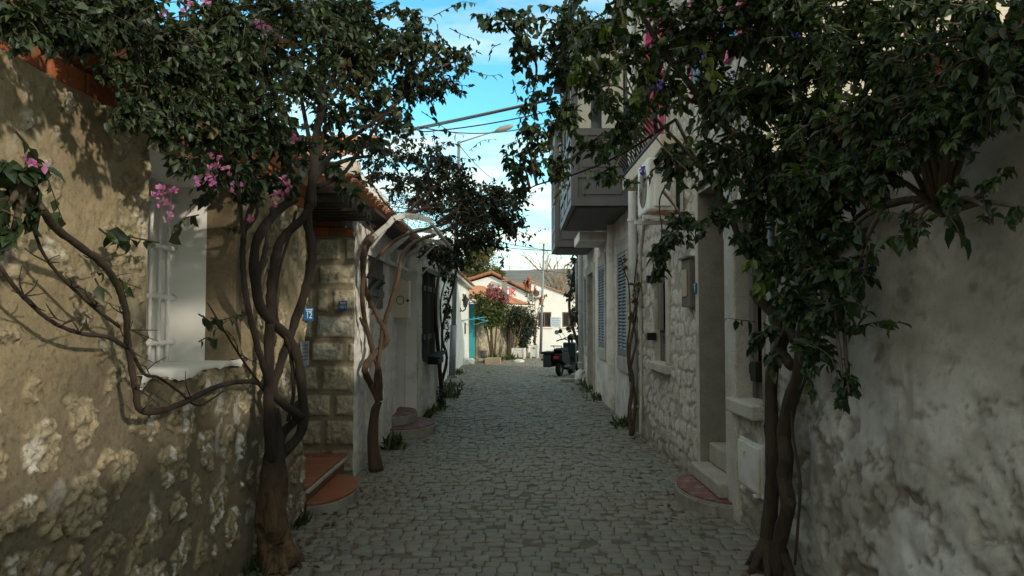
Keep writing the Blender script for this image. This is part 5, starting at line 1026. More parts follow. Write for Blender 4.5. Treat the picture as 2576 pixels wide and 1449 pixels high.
def planter(px, py, wd, dp, h, rz, label, boards, slot=False):
    p = onG(px, py); T = Matrix.Translation(p) @ Matrix.Rotation(R(rz), 4, 'Z'); o = thing('wooden_planter', p, label, 'planter', None)
    b = MB(T); n_ = boards; bh = (h - 0.08) / n_
    for k in range(n_):
        z = 0.08 + bh * k
        b.box(-wd / 2, wd / 2, -dp / 2, -dp / 2 + 0.03, z + 0.004, z + bh - 0.004); b.box(-wd / 2, wd / 2, dp / 2 - 0.03, dp / 2, z + 0.004, z + bh - 0.004)
        for s_ in (-1, 1): b.box(s_ * wd / 2 - (0.03 if s_ > 0 else 0), s_ * wd / 2 + (0.03 if s_ < 0 else 0), -dp / 2 + 0.031, dp / 2 - 0.031, z + 0.004, z + bh - 0.004)
    b.build('boards', M['whitepaint'], o)
    for x in (-1, 1):
        for y in (-1, 1): b = MB(T); b.box(x * (wd / 2 - 0.03) - 0.035, x * (wd / 2 - 0.03) + 0.035, y * (dp / 2 + 0.006) - 0.02, y * (dp / 2 + 0.006) + 0.02, 0, h + 0.01); b.build('leg', M['whitepaint'], o)
    b = MB(T); b.box(-wd / 2 + 0.035, wd / 2 - 0.035, -dp / 2 + 0.035, dp / 2 - 0.035, 0.1, h - 0.05); b.build('soil', M['sand'], o)
    if slot: b = MB(T); b.box(-0.07, 0.03, -dp / 2 - 0.006, -dp / 2 - 0.001, h - 0.17, h - 0.12); b.build('slot', M['dark'], o)
    return o
planter(1305, 903, 0.60, 0.40, 0.50, -10, 'wide white wooden planter made of boards beside the garden wall', 4)
planter(1345, 901, 0.36, 0.36, 0.62, -10, 'narrow tall white wooden box with dark slot near the lamp post', 5, True)
kx0, kx1 = at(1374, 0, 42.6).x, at(1442, 0, 42.6).x; b = MB()
for k in range(5): x = kx0 + (kx1 - kx0) * k / 5; b.box(x, x + (kx1 - kx0) / 5 - 0.02, 42.5, 42.75, -0.5, gz(42) + 0.20)
b.solo('white_kerb', M['plain'], 'low white painted kerb along the foot of the far white house', 'kerb', bevel=0.02)
p0, p1 = at(1385, 822, 43.38), at(1411, 797, 43.38); b = MB(); b.box(p0.x, p1.x, 43.36, 43.39, p0.z, p1.z); o = b.build('wall_plaque', M['plaque'])
b = MB()
for k in range(4): b.box(p0.x + 0.06, p1.x - 0.06 - 0.05 * (k % 2), 43.35, 43.358, p0.z + 0.1 + 0.12 * k, p0.z + 0.13 + 0.12 * k)
b.build('text_lines', M['signgrey'], o); tag(o, 'pale blue plaque between the two brown windows of the far white house', 'plaque')
# far air conditioner
p0, p1 = at(1341, 748, 43), at(1364, 728, 43); b = MB(); b.box(p0.x, p1.x, 42.95, 43.33, p0.z, p1.z); o = b.build('air_conditioner', M['acwhite'], None, bevel=0.02)
b = MB(); b.lathe(((p0.x * 0.66 + p1.x * 0.34), 42.94, (p0.z + p1.z) / 2), [(0.17, -0.004), (0.19, 0.0), (0.17, 0.008)], 18, 'y'); b.build('fan_grille', M['clay'], o)
b = MB(); b.box(p1.x - 0.14, p1.x - 0.03, 42.94, 42.949, p1.z - 0.2, p1.z - 0.06); b.build('label_plate', M['plaque'], o)
for x in (p0.x + 0.08, p1.x - 0.08): b = MB(); b.box(x - 0.02, x + 0.02, 42.95, 43.4, p0.z - 0.05, p0.z - 0.005); b.build('bracket', M['galv'], o)
tag(o, 'white air conditioner with round fan grille on the far white house', 'air conditioner')
# blue awning bars by the turquoise door
b = MB(); b.bar((-1.74, 28.4, 1.45), (-0.95, 33.2, 1.60), 0.035); b.bar((-1.5, 33.0, 1.55), (-0.85, 33.3, 1.42), 0.025); b.bar((-1.5, 33.3, 1.25), (-0.85, 33.3, 1.42), 0.025); b.bar((-1.5, 33.3, 1.25), (-1.5, 33.3, 1.62), 0.03); b.solo('awning_bar', M['turq'], 'turquoise metal awning bars folded against the white lamp house', 'awning bar')

# ================================================================= MOTOR SCOOTER AND MOTORCYCLE
def bike(loc, rz, label, kind):
    T = Matrix.Translation(loc) @ Matrix.Rotation(R(rz), 4, 'Z') @ Matrix.Scale(1.03, 4); o = thing('motor_scooter' if kind == 's' else 'motorcycle', loc, label, 'scooter' if kind == 's' else 'motorcycle')
    wr, wb, tw = (0.25, 1.22, 0.07) if kind == 's' else (0.29, 1.25, 0.05)
    for nm, y in (('rear_wheel', 0.0), ('front_wheel', wb)):
        b = MB(T); n = 28
        ring = [Vector((0, y + (wr - tw) * math.cos(a_), wr + (wr - tw) * math.sin(a_))) for a_ in np.linspace(0, 2 * math.pi, n)]
        b.tube(ring, tw, 10, False); wq = b.build(nm, M['tyre'], o, True)
        b = MB(T); b.lathe((0, y, wr), [(0.05, -0.06), (wr * 0.62, -0.035), (wr * 0.66, -0.03), (wr * 0.66, 0.03), (wr * 0.62, 0.035), (0.05, 0.06)], 18, 'x'); b.build('rim', M['chrome'] if kind == 'm' else M['galv'], wq)
    b = MB(T)    # fork and steering column
    for x in (-0.075, 0.075): b.tube([(x, wb, wr), (x, wb - 0.10, wr + 0.30), (x * 0.7, wb - 0.24, wr + 0.62)], 0.024, 8)
    b.tube([(0, wb - 0.22, wr + 0.5), (0, wb - 0.31, wr + 0.80)], 0.035, 8); b.build('fork', M['black'], o)
    b = MB(T)
    for s_ in (-1, 1): b.tube([(0, wb - 0.31, wr + 0.78), (s_ * 0.14, wb - 0.33, wr + 0.82), (s_ * 0.24, wb - 0.38, wr + 0.80), (s_ * 0.36, wb - 0.44, wr + 0.75)], [0.016, 0.016, 0.018, 0.020], 8); b.tube([(s_ * 0.25, wb - 0.31, wr + 0.79), (s_ * 0.36, wb - 0.36, wr + 0.76)], 0.008, 6)
    hb = b.build('handlebar', M['blackplastic'], o, True)
    for s_ in (-1, 1):
        b = MB(T); b.tube([(s_ * 0.22, wb - 0.35, wr + 0.82), (s_ * 0.27, wb - 0.34, wr + 0.92), (s_ * 0.34, wb - 0.35, wr + 0.98)], 0.008, 6)
        b.lathe((s_ * 0.38, wb - 0.34, wr + 1.02), [(0.02, 0.03), (0.065, 0.02), (0.07, 0.0)], 12, 'y'); mm = b.build('mirror', M['blackplastic'], o)
        b = MB(T); b.lathe((s_ * 0.38, wb - 0.345, wr + 1.02), [(0.062, 0.0), (0.062, 0.004)], 12, 'y'); b.build('mirror_glass', M['mirror'], mm)
    b = MB(T); b.lathe((0, wb - 0.20, wr + 0.86), [(0.05, -0.06), (0.085, -0.02), (0.09, 0.03), (0.06, 0.05)], 14, 'y'); hl = b.build('headlight', M['blackplastic'], o, True)
    b = MB(T); b.lathe((0, wb - 0.148, wr + 0.86), [(0.075, -0.01), (0.07, 0.004)], 14, 'y'); b.build('lens', M['mirror'], hl)
    if kind == 's':
        b = MB(T)   # step-through body
        side = [(-0.30, 0.46), (-0.28, 0.66), (0.0, 0.72), (0.36, 0.70), (0.46, 0.58), (0.50, 0.32), (0.86, 0.28), (0.96, 0.40), (0.98, 0.92), (1.06, 0.92), (1.10, 0.36), (0.98, 0.17), (0.40, 0.17), (0.18, 0.30)]
        b.prism([(-0.17, y, z) for y, z in side], (0.34, 0, 0)); b.build('body', M['blackplastic'], o, bevel=0.03)
        b = MB(T); b.prism([(-0.20, y, z) for y, z in ((0.98, 0.34), (0.93, 0.95), (0.99, 0.97), (1.07, 0.36))], (0.40, 0, 0)); b.build('leg_shield', M['tealpaint'], o, bevel=0.02)
        b = MB(T); b.prism([(-0.13, y, z) for y, z in ((-0.20, 0.725), (-0.22, 0.80), (0.05, 0.83), (0.20, 0.80), (0.38, 0.83), (0.44, 0.75), (0.40, 0.705), (0.0, 0.725))], (0.26, 0, 0)); b.build('seat', M['blackplastic'], o, bevel=0.02)
        b = MB(T)
        for x in (-0.12, 0.12): b.tube([(x, -0.12, 0.82), (x, -0.22, 0.90), (x, -0.46, 0.90)], 0.012, 6)
        for y in (-0.26, -0.36, -0.46): b.tube([(-0.12, y, 0.90), (0.12, y, 0.90)], 0.010, 6)
        b.build('luggage_rack', M['black'], o)
        b = MB(T); b.box(-0.40, -0.155, -0.36, 0.14, 0.28, 0.66); px_ = b.build('side_box', M['tealpaint'], o, bevel=0.03)
        b = MB(T); b.box(-0.44, -0.09, -0.40, 0.17, 0.663, 0.73); b.build('lid', M['blackplastic'], px_, bevel=0.012)
        b = MB(T); b.lathe((-0.42, -0.38, 0.50), [(0.03, -0.01), (0.035, 0.02), (0.02, 0.03)], 10, 'y'); b.build('indicator', M['redlens'], px_)
        b = MB(T); b.box(-0.08, 0.08, -0.33, -0.29, 0.52, 0.60); b.build('tail_light', M['redlens'], o, bevel=0.01)
        b = MB(T); b.lathe((0.2, -0.02, 0.3), [(0.04, -0.25), (0.055, -0.15), (0.055, 0.2), (0.03, 0.3)], 10, 'y'); b.build('exhaust', M['black'], o)
        b = MB(T); b.prism([(-0.07, 1.22 + 0.27 * math.cos(a_), 0.23 + 0.27 * math.sin(a_)) for a_ in np.linspace(0.2, 2.6, 9)] + [(-0.07, 1.22 + 0.245 * math.cos(a_), 0.23 + 0.245 * math.sin(a_)) for a_ in np.linspace(2.6, 0.2, 9)], (0.14, 0, 0)); b.build('front_fender', M['tealpaint'], o)
        b = MB(T); b.tube([(0.05, 0.45, 0.2), (0.2, 0.40, 0.0)], 0.012, 6); b.build('kickstand', M['black'], o)
    else:
        b = MB(T); b.tube([(0, 0.55, 0.76), (0, 0.72, 0.82), (0, 0.88, 0.82), (0, 1.0, 0.74)], [0.09, 0.15, 0.15, 0.07], 12); b.build('fuel_tank', M['tealpaint'], o, True)
        b = MB(T); b.prism([(-0.12, y, z) for y, z in ((-0.22, 0.74), (-0.22, 0.80), (0.2, 0.80), (0.42, 0.76), (0.56, 0.80), (0.56, 0.72))], (0.24, 0, 0)); b.build('seat', M['blackplastic'], o, bevel=0.02)
        b = MB(T); b.box(-0.14, 0.14, 0.40, 0.85, 0.26, 0.62); b.lathe((0, 0.66, 0.45), [(0.13, -0.18), (0.14, 0.0), (0.13, 0.18)], 12, 'x'); b.build('engine', M['black'], o, bevel=0.03)
        b = MB(T); b.tube([(0.0, wb - 0.26, wr + 0.6), (0.0, 0.8, 0.68), (0.0, 0.2, 0.66), (0, -0.2, 0.7)], 0.03, 8); b.tube([(0.0, wb - 0.26, wr + 0.5), (0.0, 0.85, 0.25), (0.0, 0.35, 0.25), (0, 0.0, 0.3)], 0.025, 8); b.build('frame', M['black'], o)
        b = MB(T); b.prism([(-0.06, wb + 0.34 * math.cos(a_), wr + 0.34 * math.sin(a_)) for a_ in np.linspace(0.1, 2.7, 10)] + [(-0.06, wb + 0.315 * math.cos(a_), wr + 0.315 * math.sin(a_)) for a_ in np.linspace(2.7, 0.1, 10)], (0.12, 0, 0)); b.build('front_fender', M['whitepaint'], o)
        b = MB(T); b.lathe((0.16, 0.1, 0.32), [(0.03, -0.35), (0.05, -0.2), (0.05, 0.2), (0.03, 0.4)], 10, 'y'); b.build('exhaust', M['chrome'], o)
    return o
p = onG(1408, 947); bike(p, -22, 'black motor scooter with teal side box parked facing away beside the right wall', 's')
bike((2.35, 24.9, gz(24)), 165, 'motorcycle with teal tank and white front fender half hidden behind the scooter', 'm')

# wind turbines on the hill
def turbine(px, py, Y, base_py, label, ang):
    hub = at(px, py, Y); bs = at(px, base_py, Y); o = thing('wind_turbine', bs, label, 'wind turbine'); s_ = Y / F
    b = MB(); b.tube([bs, hub], [1.5 * s_, 1.0 * s_], 8); b.build('tower', M['acwhite'], o, True)
    b = MB(); b.box(hub.x - 1.2 * s_, hub.x + 1.2 * s_, Y - 4 * s_, Y + 4 * s_, hub.z - 1.2 * s_, hub.z + 1.4 * s_); b.build('nacelle', M['acwhite'], o)
    for k in range(3):
        a_ = R(ang + 120 * k); d_ = Vector((math.sin(a_), 0, math.cos(a_))); q_ = hub + Vector((0, -5 * s_, 0)); b = MB(); b.tube([q_, q_ + d_ * 10 * s_, q_ + d_ * 40 * s_], [0.8 * s_, 1.3 * s_, 0.3 * s_], 6); b.build('blade', M['acwhite'], o, True)
turbine(1282, 641, 400, 690, 'white wind turbine on the far hill, left of the street lamp', 25)
turbine(1384, 641, 410, 690, 'white wind turbine on the far hill, right behind the thin street lamp', 70)
# ================================================================= VEGETATION
def spline(pts, n=7):
    P = [Vector(p) for p in pts]; P = [P[0] * 2 - P[1]] + P + [P[-1] * 2 - P[-2]]; out = []
    for i in range(1, len(P) - 2):
        for k in range(n):
            t_ = k / n; a, b_, c, d = P[i - 1], P[i], P[i + 1], P[i + 2]
            out.append(0.5 * ((2 * b_) + (c - a) * t_ + (2 * a - 5 * b_ + 4 * c - d) * t_ ** 2 + (3 * b_ - a - 3 * c + d) * t_ ** 3))
    out.append(P[-2]); return out
LIMBS = []; RS = [1.0]
def limb(mb, pts, r0, r1, segs=9, knot=0.10, n=7, radii=None, seed=0, ridge=0.0):
    r = random.Random(seed + len(mb.v)); sp_ = spline(pts, n); m_ = len(sp_); rad = []
    for i in range(m_):
        t_ = i / (m_ - 1)
        base = r0 + (r1 - r0) * t_ if radii is None else float(np.interp(t_ * (len(radii) - 1), range(len(radii)), radii))
        rad.append(base * (1 + (r.uniform(-knot, knot) if not ridge else knot * math.sin(i * 0.9 + seed))))
    rad = [q_ * RS[0] for q_ in rad]
    sp_ = [p + Vector((r.uniform(-1, 1), r.uniform(-1, 1), r.uniform(-1, 1))) * rad[i] * (0.02 if ridge else 0.10) for i, p in enumerate(sp_)]
    mb.tube(sp_, rad, segs, True, ridge); LIMBS.extend(sp_); return sp_
def unit(a): return a / np.maximum(np.linalg.norm(a, axis=-1, keepdims=True), 1e-9)
LV = np.array([(0, 0, 0), (.35, 0, 0), (.70, 0, -.03), (1, 0, -.13), (.30, .5, .11), (.68, .33, .06), (.30, -.5, .11), (.68, -.33, .06)])
def leaf_geo(Pp, D, Nn, L, Wd, V, Fq, Ft, off):
    n = len(Pp); D = unit(D); Nn = unit(Nn - (Nn * D).sum(-1, keepdims=True) * D); B = np.cross(Nn, D)
    q = Pp[:, None] + LV[None, :, 0:1] * L[:, None, None] * D[:, None] + LV[None, :, 1:2] * Wd[:, None, None] * B[:, None] + LV[None, :, 2:3] * L[:, None, None] * Nn[:, None]
    V.append(q.reshape(-1, 3)); b = off + (np.arange(n) * 8)[:, None]
    Fq.append(np.concatenate([b + np.array([[1, 2, 5, 4]]), b + np.array([[1, 7 - 1, 7, 2]])]))
    Ft.append(np.concatenate([b + np.array([[0, 1, 4]]), b + np.array([[2, 3, 5]]), b + np.array([[0, 6, 1]]), b + np.array([[2, 7, 3]])]))
    return off + n * 8
class Crown:
    def __init__(self, seed): self.r = np.random.RandomState(seed); self.V = []; self.Q = []; self.T = []; self.off = 0; self.tw = MB(); self.tp = []
    def leaves(self, Pp, out, L, wr=0.62, droop=0.5, spread=0.8, updir=0.8):
        n = len(Pp); r = self.r; rd = r.randn(n, 3)
        D = out * 0.5 + unit(rd) * spread + np.array([0, 0, -droop]); Nn = unit(r.randn(n, 3)) * 0.75 + np.array([0, 0, updir]) + unit(out) * 0.2
        l = L * (0.38 + 0.85 * r.rand(n)); self.off = leaf_geo(Pp, D, Nn, l, l * wr * (0.85 + 0.3 * r.rand(n)), self.V, self.Q, self.T, self.off)
    def blob(self, c, rad, L, dens=1.0, per=12, droop=0.5, root=None, flat=0.15, twr=0.0035, wr=0.62):
        r = self.r; c = np.array(c); rad = np.array(rad); area = math.pi * rad[0] * rad[2]
        nl = dens * 4.6 * area / (0.62 * L * L * 0.6); nt = max(2, int(nl / per))
        d = unit(r.randn(nt, 3)); s_ = c + d * rad * (0.05 + 0.35 * r.rand(nt, 1)) + r.randn(nt, 3) * rad * 0.12
        e = c + unit(d + 0.55 * r.randn(nt, 3)) * rad * (0.45 + 0.80 * r.rand(nt, 1))
        mid = (s_ + e) / 2 + r.randn(nt, 3) * rad * 0.16 + np.array([0, 0, 0.12]) * rad[2]
        e = e - np.array([0, 0, 1]) * rad[2] * 0.25 * r.rand(nt, 1)
        bz = lambda t_: (1 - t_) ** 2 * s_[:, None] + 2 * (1 - t_) * t_ * mid[:, None] + t_ ** 2 * e[:, None]
        tt = np.sort(0.12 + 0.88 * r.rand(nt, per), 1)[..., None]; P_ = bz(tt); dirs = np.repeat(unit(e - s_)[:, None], per, 1)
        self.leaves(P_.reshape(-1, 3), dirs.reshape(-1, 3), L, wr, droop)
        self.twigs(bz(np.linspace(0, 1, 5)[None, :, None]), twr)
        if root is not None: self.tp.append((Vector(root), Vector(c)))
    def twigs(self, pts, rad):
        pts = np.asarray(pts); n, k, _ = pts.shape; t_ = unit(np.gradient(pts, axis=1)); a = unit(np.cross(t_, np.array([.3, .2, .93]))); b = np.cross(t_, a)
        rr = (rad * np.linspace(1.3, 0.5, k))[None, :, None, None]; an = np.array([0, 2.094, 4.189])
        ring = pts[:, :, None] + rr * (np.cos(an)[None, None, :, None] * a[:, :, None] + np.sin(an)[None, None, :, None] * b[:, :, None])
        if not hasattr(self, 'TV'): self.TV = []; self.TF = []; self.to = 0
        self.TV.append(ring.reshape(-1, 3)); base = (self.to + np.arange(n) * k * 3)[:, None, None]; i = (np.arange(k - 1) * 3)[None, :, None]
        f = []
        for m_ in range(3): f.append(np.stack(np.broadcast_arrays(base + i + m_, base + i + (m_ + 1) % 3, base + i + 3 + (m_ + 1) % 3, base + i + 3 + m_), -1).reshape(-1, 4))
        self.TF.append(np.concatenate(f)); self.to += n * k * 3
    def strand(self, pts, L, gap=0.06, droop=0.8, rad=0.0035, wr=0.62, start=0.0):
        sp_ = spline(pts, 8); self.twigs(np.array([[list(p) for p in sp_]]), rad)
        Pp, out = [], []; acc = 0
        for i in range(len(sp_) - 1):
            dv = sp_[i + 1] - sp_[i]; acc += dv.length
            if i / len(sp_) < start: continue
            while acc > gap: acc -= gap; Pp.append(sp_[i] + dv * random.random()); out.append(dv.normalized())
        if Pp: self.leaves(np.array([list(p) for p in Pp]), np.array([list(p) for p in out]), L, wr, droop, 0.9)
    def build(self, parent, leafm, twigm, name='crown'):
        V = list(self.V); Q = list(self.Q); T = list(self.T); off = self.off; nq = sum(len(q) for q in Q); tq = []
        if hasattr(self, 'TV'): tv = np.concatenate(self.TV); V.append(tv); tq.append(np.concatenate(self.TF) + off); off += len(tv)
        if self.tp:
            b = MB(); rr = random.Random(3)
            for a, c in self.tp:
                m_ = a.lerp(c, 0.5) + Vector((rr.uniform(-.1, .1), rr.uniform(-.1, .1), rr.uniform(-.02, .12))) * (c - a).length; b.tube(spline([a, m_, c], 5), list(np.linspace(0.014, 0.006, 11)), 6, False)
            V.append(np.array([list(p) for p in b.v])); tq.append(np.array(b.f) + off); off += len(b.v)
        nt_ = sum(len(q) for q in tq); o = npmesh(name, np.concatenate(V), [np.concatenate(Q + tq), np.concatenate(T)], leafm, parent)
        o.data.materials.append(twigm); mi = np.zeros(len(o.data.polygons), dtype=np.int32); mi[nq:nq + nt_] = 1; o.data.polygons.foreach_set('material_index', mi); return o
def near(c, pts): c = Vector(c); return min(pts, key=lambda p: (p - c).length)
def blobs(cr, specs, L, limbs=None, droop=0.5, dens=1.0, depth=0.9, **kw):
    for s_ in specs:
        px, py, Y, rx, ry = s_[:5]
        if px < 800 and Y < 5.2: Y = min(Y, 1.30 * F / (1276.0 - px))
        if px > 1500 and py > 400 and Y < 5.0: Y = min(Y, 1.52 * F / (px - 1276.0))
        if px > 2150 and Y < 4.2: Y = min(Y, 1.42 * F / (px - 1276.0))
        d = (s_[5] if len(s_) > 5 else 1.0) * dens; c = at(px, py, Y); k = Y / F
        rt = near(c, limbs) if limbs else None
        if rt is not None and (rt - c).length > 1.3: rt = None
        cr.blob(c, (rx * k, (rx + ry) / 2 * k * depth, ry * k), L * min(1.0, max(0.58, Y / 4.3)), d, droop=droop, root=rt, **kw)
def flowers(parent, specs, L, m, seed=1, n=9, spread=0.05, name='flower_cluster'):
    r = np.random.RandomState(seed)
    for (px, py, Y) in specs:
        if px < 900 and Y < 6: Y = min(Y, 1.18 * F / (1276.0 - px))
        c = np.array(at(px, py, Y)); V, Q, T = [], [], []; off = 0; sf = min(1.0, max(0.6, Y / 4.3)); pp = c + r.randn(n, 3) * spread * sf
        for k in range(3): off = leaf_geo(pp, unit(r.randn(n, 3)) + np.array([0.2, -0.5, 0.1]), r.randn(n, 3), sf * L * (0.7 + 0.5 * r.rand(n)), sf * L * (0.6 + 0.3 * r.rand(n)), V, Q, T, off)
        npmesh(name, np.concatenate(V), [np.concatenate(Q), np.concatenate(T)], m, parent)

# ---- big bougainvillea against the near left wall
YT = 4.85
def A(*pts, Y=YT, wl=1.47, wr=1.66):
    out = []
    for p in pts:
        y = p[2] if len(p) > 2 else Y
        if p[1] > 470 and p[0] < 1150 and wl: y = min(y, wl * F / (1276.0 - p[0]))
        if p[1] > 470 and p[0] > 1500 and wr: y = min(y, wr * F / (p[0] - 1276.0))
        out.append(at(p[0], p[1], y))
    return out
t1 = thing('bougainvillea_tree', (at(690, 1405, 4.78).x, 4.78, 0), 'large old bougainvillea with twisted stems and magenta flowers against the stone cottage', 'tree')
LIMBS.clear(); RS[0] = 0.84; b = MB()
limb(b, A((706, 1432, 4.68), (694, 1360, 4.70), (684, 1290, 4.70), (684, 1215, 4.70), (690, 1150, 4.70), (694, 1085, 4.70), (690, 1030, 4.70)), 0, 0, 28, 0.025, 9, [0.145, 0.118, 0.110, 0.098, 0.075, 0.052, 0.036], ridge=0.15)
for dx, dy in ((0.16, -0.02), (0.10, -0.16), (-0.02, -0.18), (0.14, 0.14)): limb(b, [at(690, 1360, 4.70), at(698, 1405, 4.70) + Vector((dx * 0.55, dy * 0.55, 0.02)), Vector((at(698, 1405, 4.70).x + dx, 4.70 + dy, -0.03))], 0.06, 0.022, 9)
b.build('trunk', M['boug'], t1, True)
RS[0] = 0.74; b = MB()
limb(b, A((702, 1150), (760, 1080), (757, 960), (748, 900), (722, 845), (662, 785), (642, 700), (648, 600), (700, 530), (745, 500)), 0.044, 0.034, 14, ridge=0.10)
limb(b, A((684, 1160), (676, 1050), (676, 930), (680, 780), (686, 690), (708, 604), (760, 553), (784, 515)), 0.046, 0.036)
limb(b, A((690, 1140), (682, 1040), (672, 960), (650, 880), (626, 780), (612, 690), (612, 600), (625, 540), (640, 500)), 0.030, 0.018)
limb(b, A((760, 1050, 4.83), (690, 990, 4.9), (705, 920, 4.92), (735, 830, 4.92), (766, 735, 4.9), (785, 640, 4.9), (774, 560, 4.9), (778, 500, 4.9), (790, 430, 4.95)), 0.036, 0.040)
limb(b, A((655, 760), (650, 697), (664, 640), (676, 575), (685, 520)), 0.022, 0.016)
limb(b, A((725, 1060), (738, 990), (729, 880), (696, 800), (698, 700), (729, 590), (745, 530)), 0.018, 0.012)
limb(b, A((690, 1170), (712, 1090), (740, 1060), (752, 1010)), 0.045, 0.030)
# upper limbs
limb(b, A((784, 520), (790, 400), (800, 320, 4.95), (835, 200, 5.1), (905, 80, 5.3)), 0.045, 0.018)
limb(b, A((790, 450), (850, 370, 5.1), (935, 310, 5.5), (1060, 200, 6.0)), 0.032, 0.010)
limb(b, A((785, 440), (735, 320, 4.8), (650, 180, 4.6), (540, 90, 4.4)), 0.034, 0.010)
limb(b, A((800, 400, 5.0), (840, 300, 5.2), (990, 290, 5.8)), 0.026, 0.010)
limb(b, A((788, 440), (830, 420, 5.0), (880, 400, 5.2), (935, 392, 5.4)), 0.030, 0.014)
limb(b, A((745, 505), (640, 460, 4.6), (540, 400, 4.3), (450, 300, 4.0)), 0.028, 0.008)
limb(b, A((800, 340, 5.0), (810, 180, 5.0), (820, 60, 5.1)), 0.028, 0.012)
limb(b, A((840, 240, 5.1), (900, 170, 5.3), (980, 120, 5.7)), 0.022, 0.010)
limb(b, A((792, 420), (760, 260, 4.9), (740, 120, 4.9)), 0.024, 0.010)
limb(b, A((800, 470), (860, 440, 5.1), (905, 380, 5.3), (960, 300, 5.6), (1010, 250, 5.8)), 0.024, 0.010)
b.build('stem', M['boug'], t1, True)
stemsU = list(LIMBS)
# the long branch that runs left along the wall
def X_(px, py, X=-1.49): return onX(px, py, X)
b = MB()
limb(b, [at(690, 1030, 4.75), X_(650, 965, -1.5), X_(560, 968), X_(470, 1010), X_(400, 1034), X_(352, 1030), X_(340, 975), X_(322, 870), X_(316, 780, -1.47), X_(286, 700, -1.45), X_(235, 645, -1.43), X_(150, 582, -1.4), X_(108, 530, -1.36), X_(60, 470, -1.33)], 0.018, 0.017)
limb(b, [X_(0, 672), X_(60, 748), X_(130, 808), X_(200, 838), X_(270, 848), X_(318, 872)], 0.008, 0.012, 7)
limb(b, [X_(66, 520, -1.42), X_(110, 640), X_(170, 712), X_(235, 772), X_(300, 822)], 0.007, 0.009, 7)
limb(b, [X_(522, 762), X_(575, 850), X_(620, 920), X_(652, 962)], 0.005, 0.010, 6)
limb(b, [X_(330, 880), X_(362, 940), X_(400, 950), X_(450, 985), X_(500, 1020), X_(560, 985)], 0.010, 0.006, 6)
rr = random.Random(11)
for (px, py) in ((200, 838), (90, 770), (250, 655), (300, 740), (340, 975), (322, 870), (370, 930), (140, 800), (240, 770), (180, 720), (310, 790), (550, 820), (600, 890), (120, 660), (360, 1030), (480, 1000), (280, 700), (160, 815), (60, 745), (330, 830)):
    for k in range(3):
        a_ = rr.uniform(-2.6, 0.4); l = rr.uniform(25, 95); x2_, y2_ = px + l * math.cos(a_) * 0.8, py + l * math.sin(a_) + 20
        limb(b, [X_(px, py, -1.48), X_((px + x2_) / 2 + rr.uniform(-10, 10), (py + y2_) / 2, -1.46), X_(x2_, y2_, -1.45)], 0.004, 0.0018, 5, n=4)
b.build('side_branch', M['bark'], t1, True)
stemsL = list(LIMBS)
cr = Crown(2)
blobs(cr, [(560, 60, 4.3, 150, 90), (400, 110, 3.9, 120, 100), (300, 60, 3.5, 110, 90), (450, 230, 3.9, 120, 80, 1.2), (420, 310, 3.8, 90, 60, 1.2), (360, 200, 3.6, 80, 80), (520, 330, 4.0, 90, 60, 1.1), (640, 130, 4.5, 130, 110), (620, 260, 4.5, 120, 90), (760, 60, 4.9, 130, 80), (760, 190, 4.9, 110, 90), (900, 60, 5.3, 120, 80, 1.1), (900, 170, 5.3, 100, 80, 1.0), (1000, 130, 5.7, 100, 80, 0.9), (1040, 60, 5.8, 70, 60, 0.5), (1110, 130, 6.1, 70, 60, 0.5), (1110, 215, 6.1, 70, 55, 0.6), (1030, 220, 5.9, 90, 60, 0.8), (1160, 150, 6.2, 40, 50, 0.7), (930, 260, 5.6, 90, 60, 0.6), (1000, 300, 5.8, 90, 50, 0.55), (830, 290, 5.1, 80, 60, 0.6), (700, 360, 4.8, 100, 60, 0.9), (620, 400, 4.5, 90, 50, 1.0), (560, 430, 4.3, 90, 45, 0.9), (700, 455, 4.7, 90, 40, 0.8), (640, 485, 4.6, 60, 30, 0.7), (930, 360, 5.4, 80, 45, 0.45), (120, 50, 3.0, 120, 70, 1.2), (40, 40, 2.9, 80, 90, 1.4), (210, 70, 3.3, 80, 60, 1.0), (270, 170, 3.4, 50, 50, 0.8), (330, 280, 3.6, 60, 60, 1.1), (860, 360, 5.2, 60, 50, 0.5), (200, 20, 3, 140, 70, 1.2), (330, 20, 3, 120, 60, 1.0), (460, 130, 3.5, 130, 90, 1.1), (560, 170, 3.5, 120, 90, 1.1), (420, 270, 3.2, 90, 70, 1.0), (530, 260, 3.5, 100, 70, 1.1), (660, 320, 4.2, 90, 60, 0.9), (140, 110, 2.6, 70, 30, 0.6), (700, 20, 4.6, 120, 60, 1.0), (860, 110, 5.1, 90, 70, 0.9), (820, 20, 5.0, 100, 50, 1.0)], 0.058, stemsU, 0.55, 1.3)
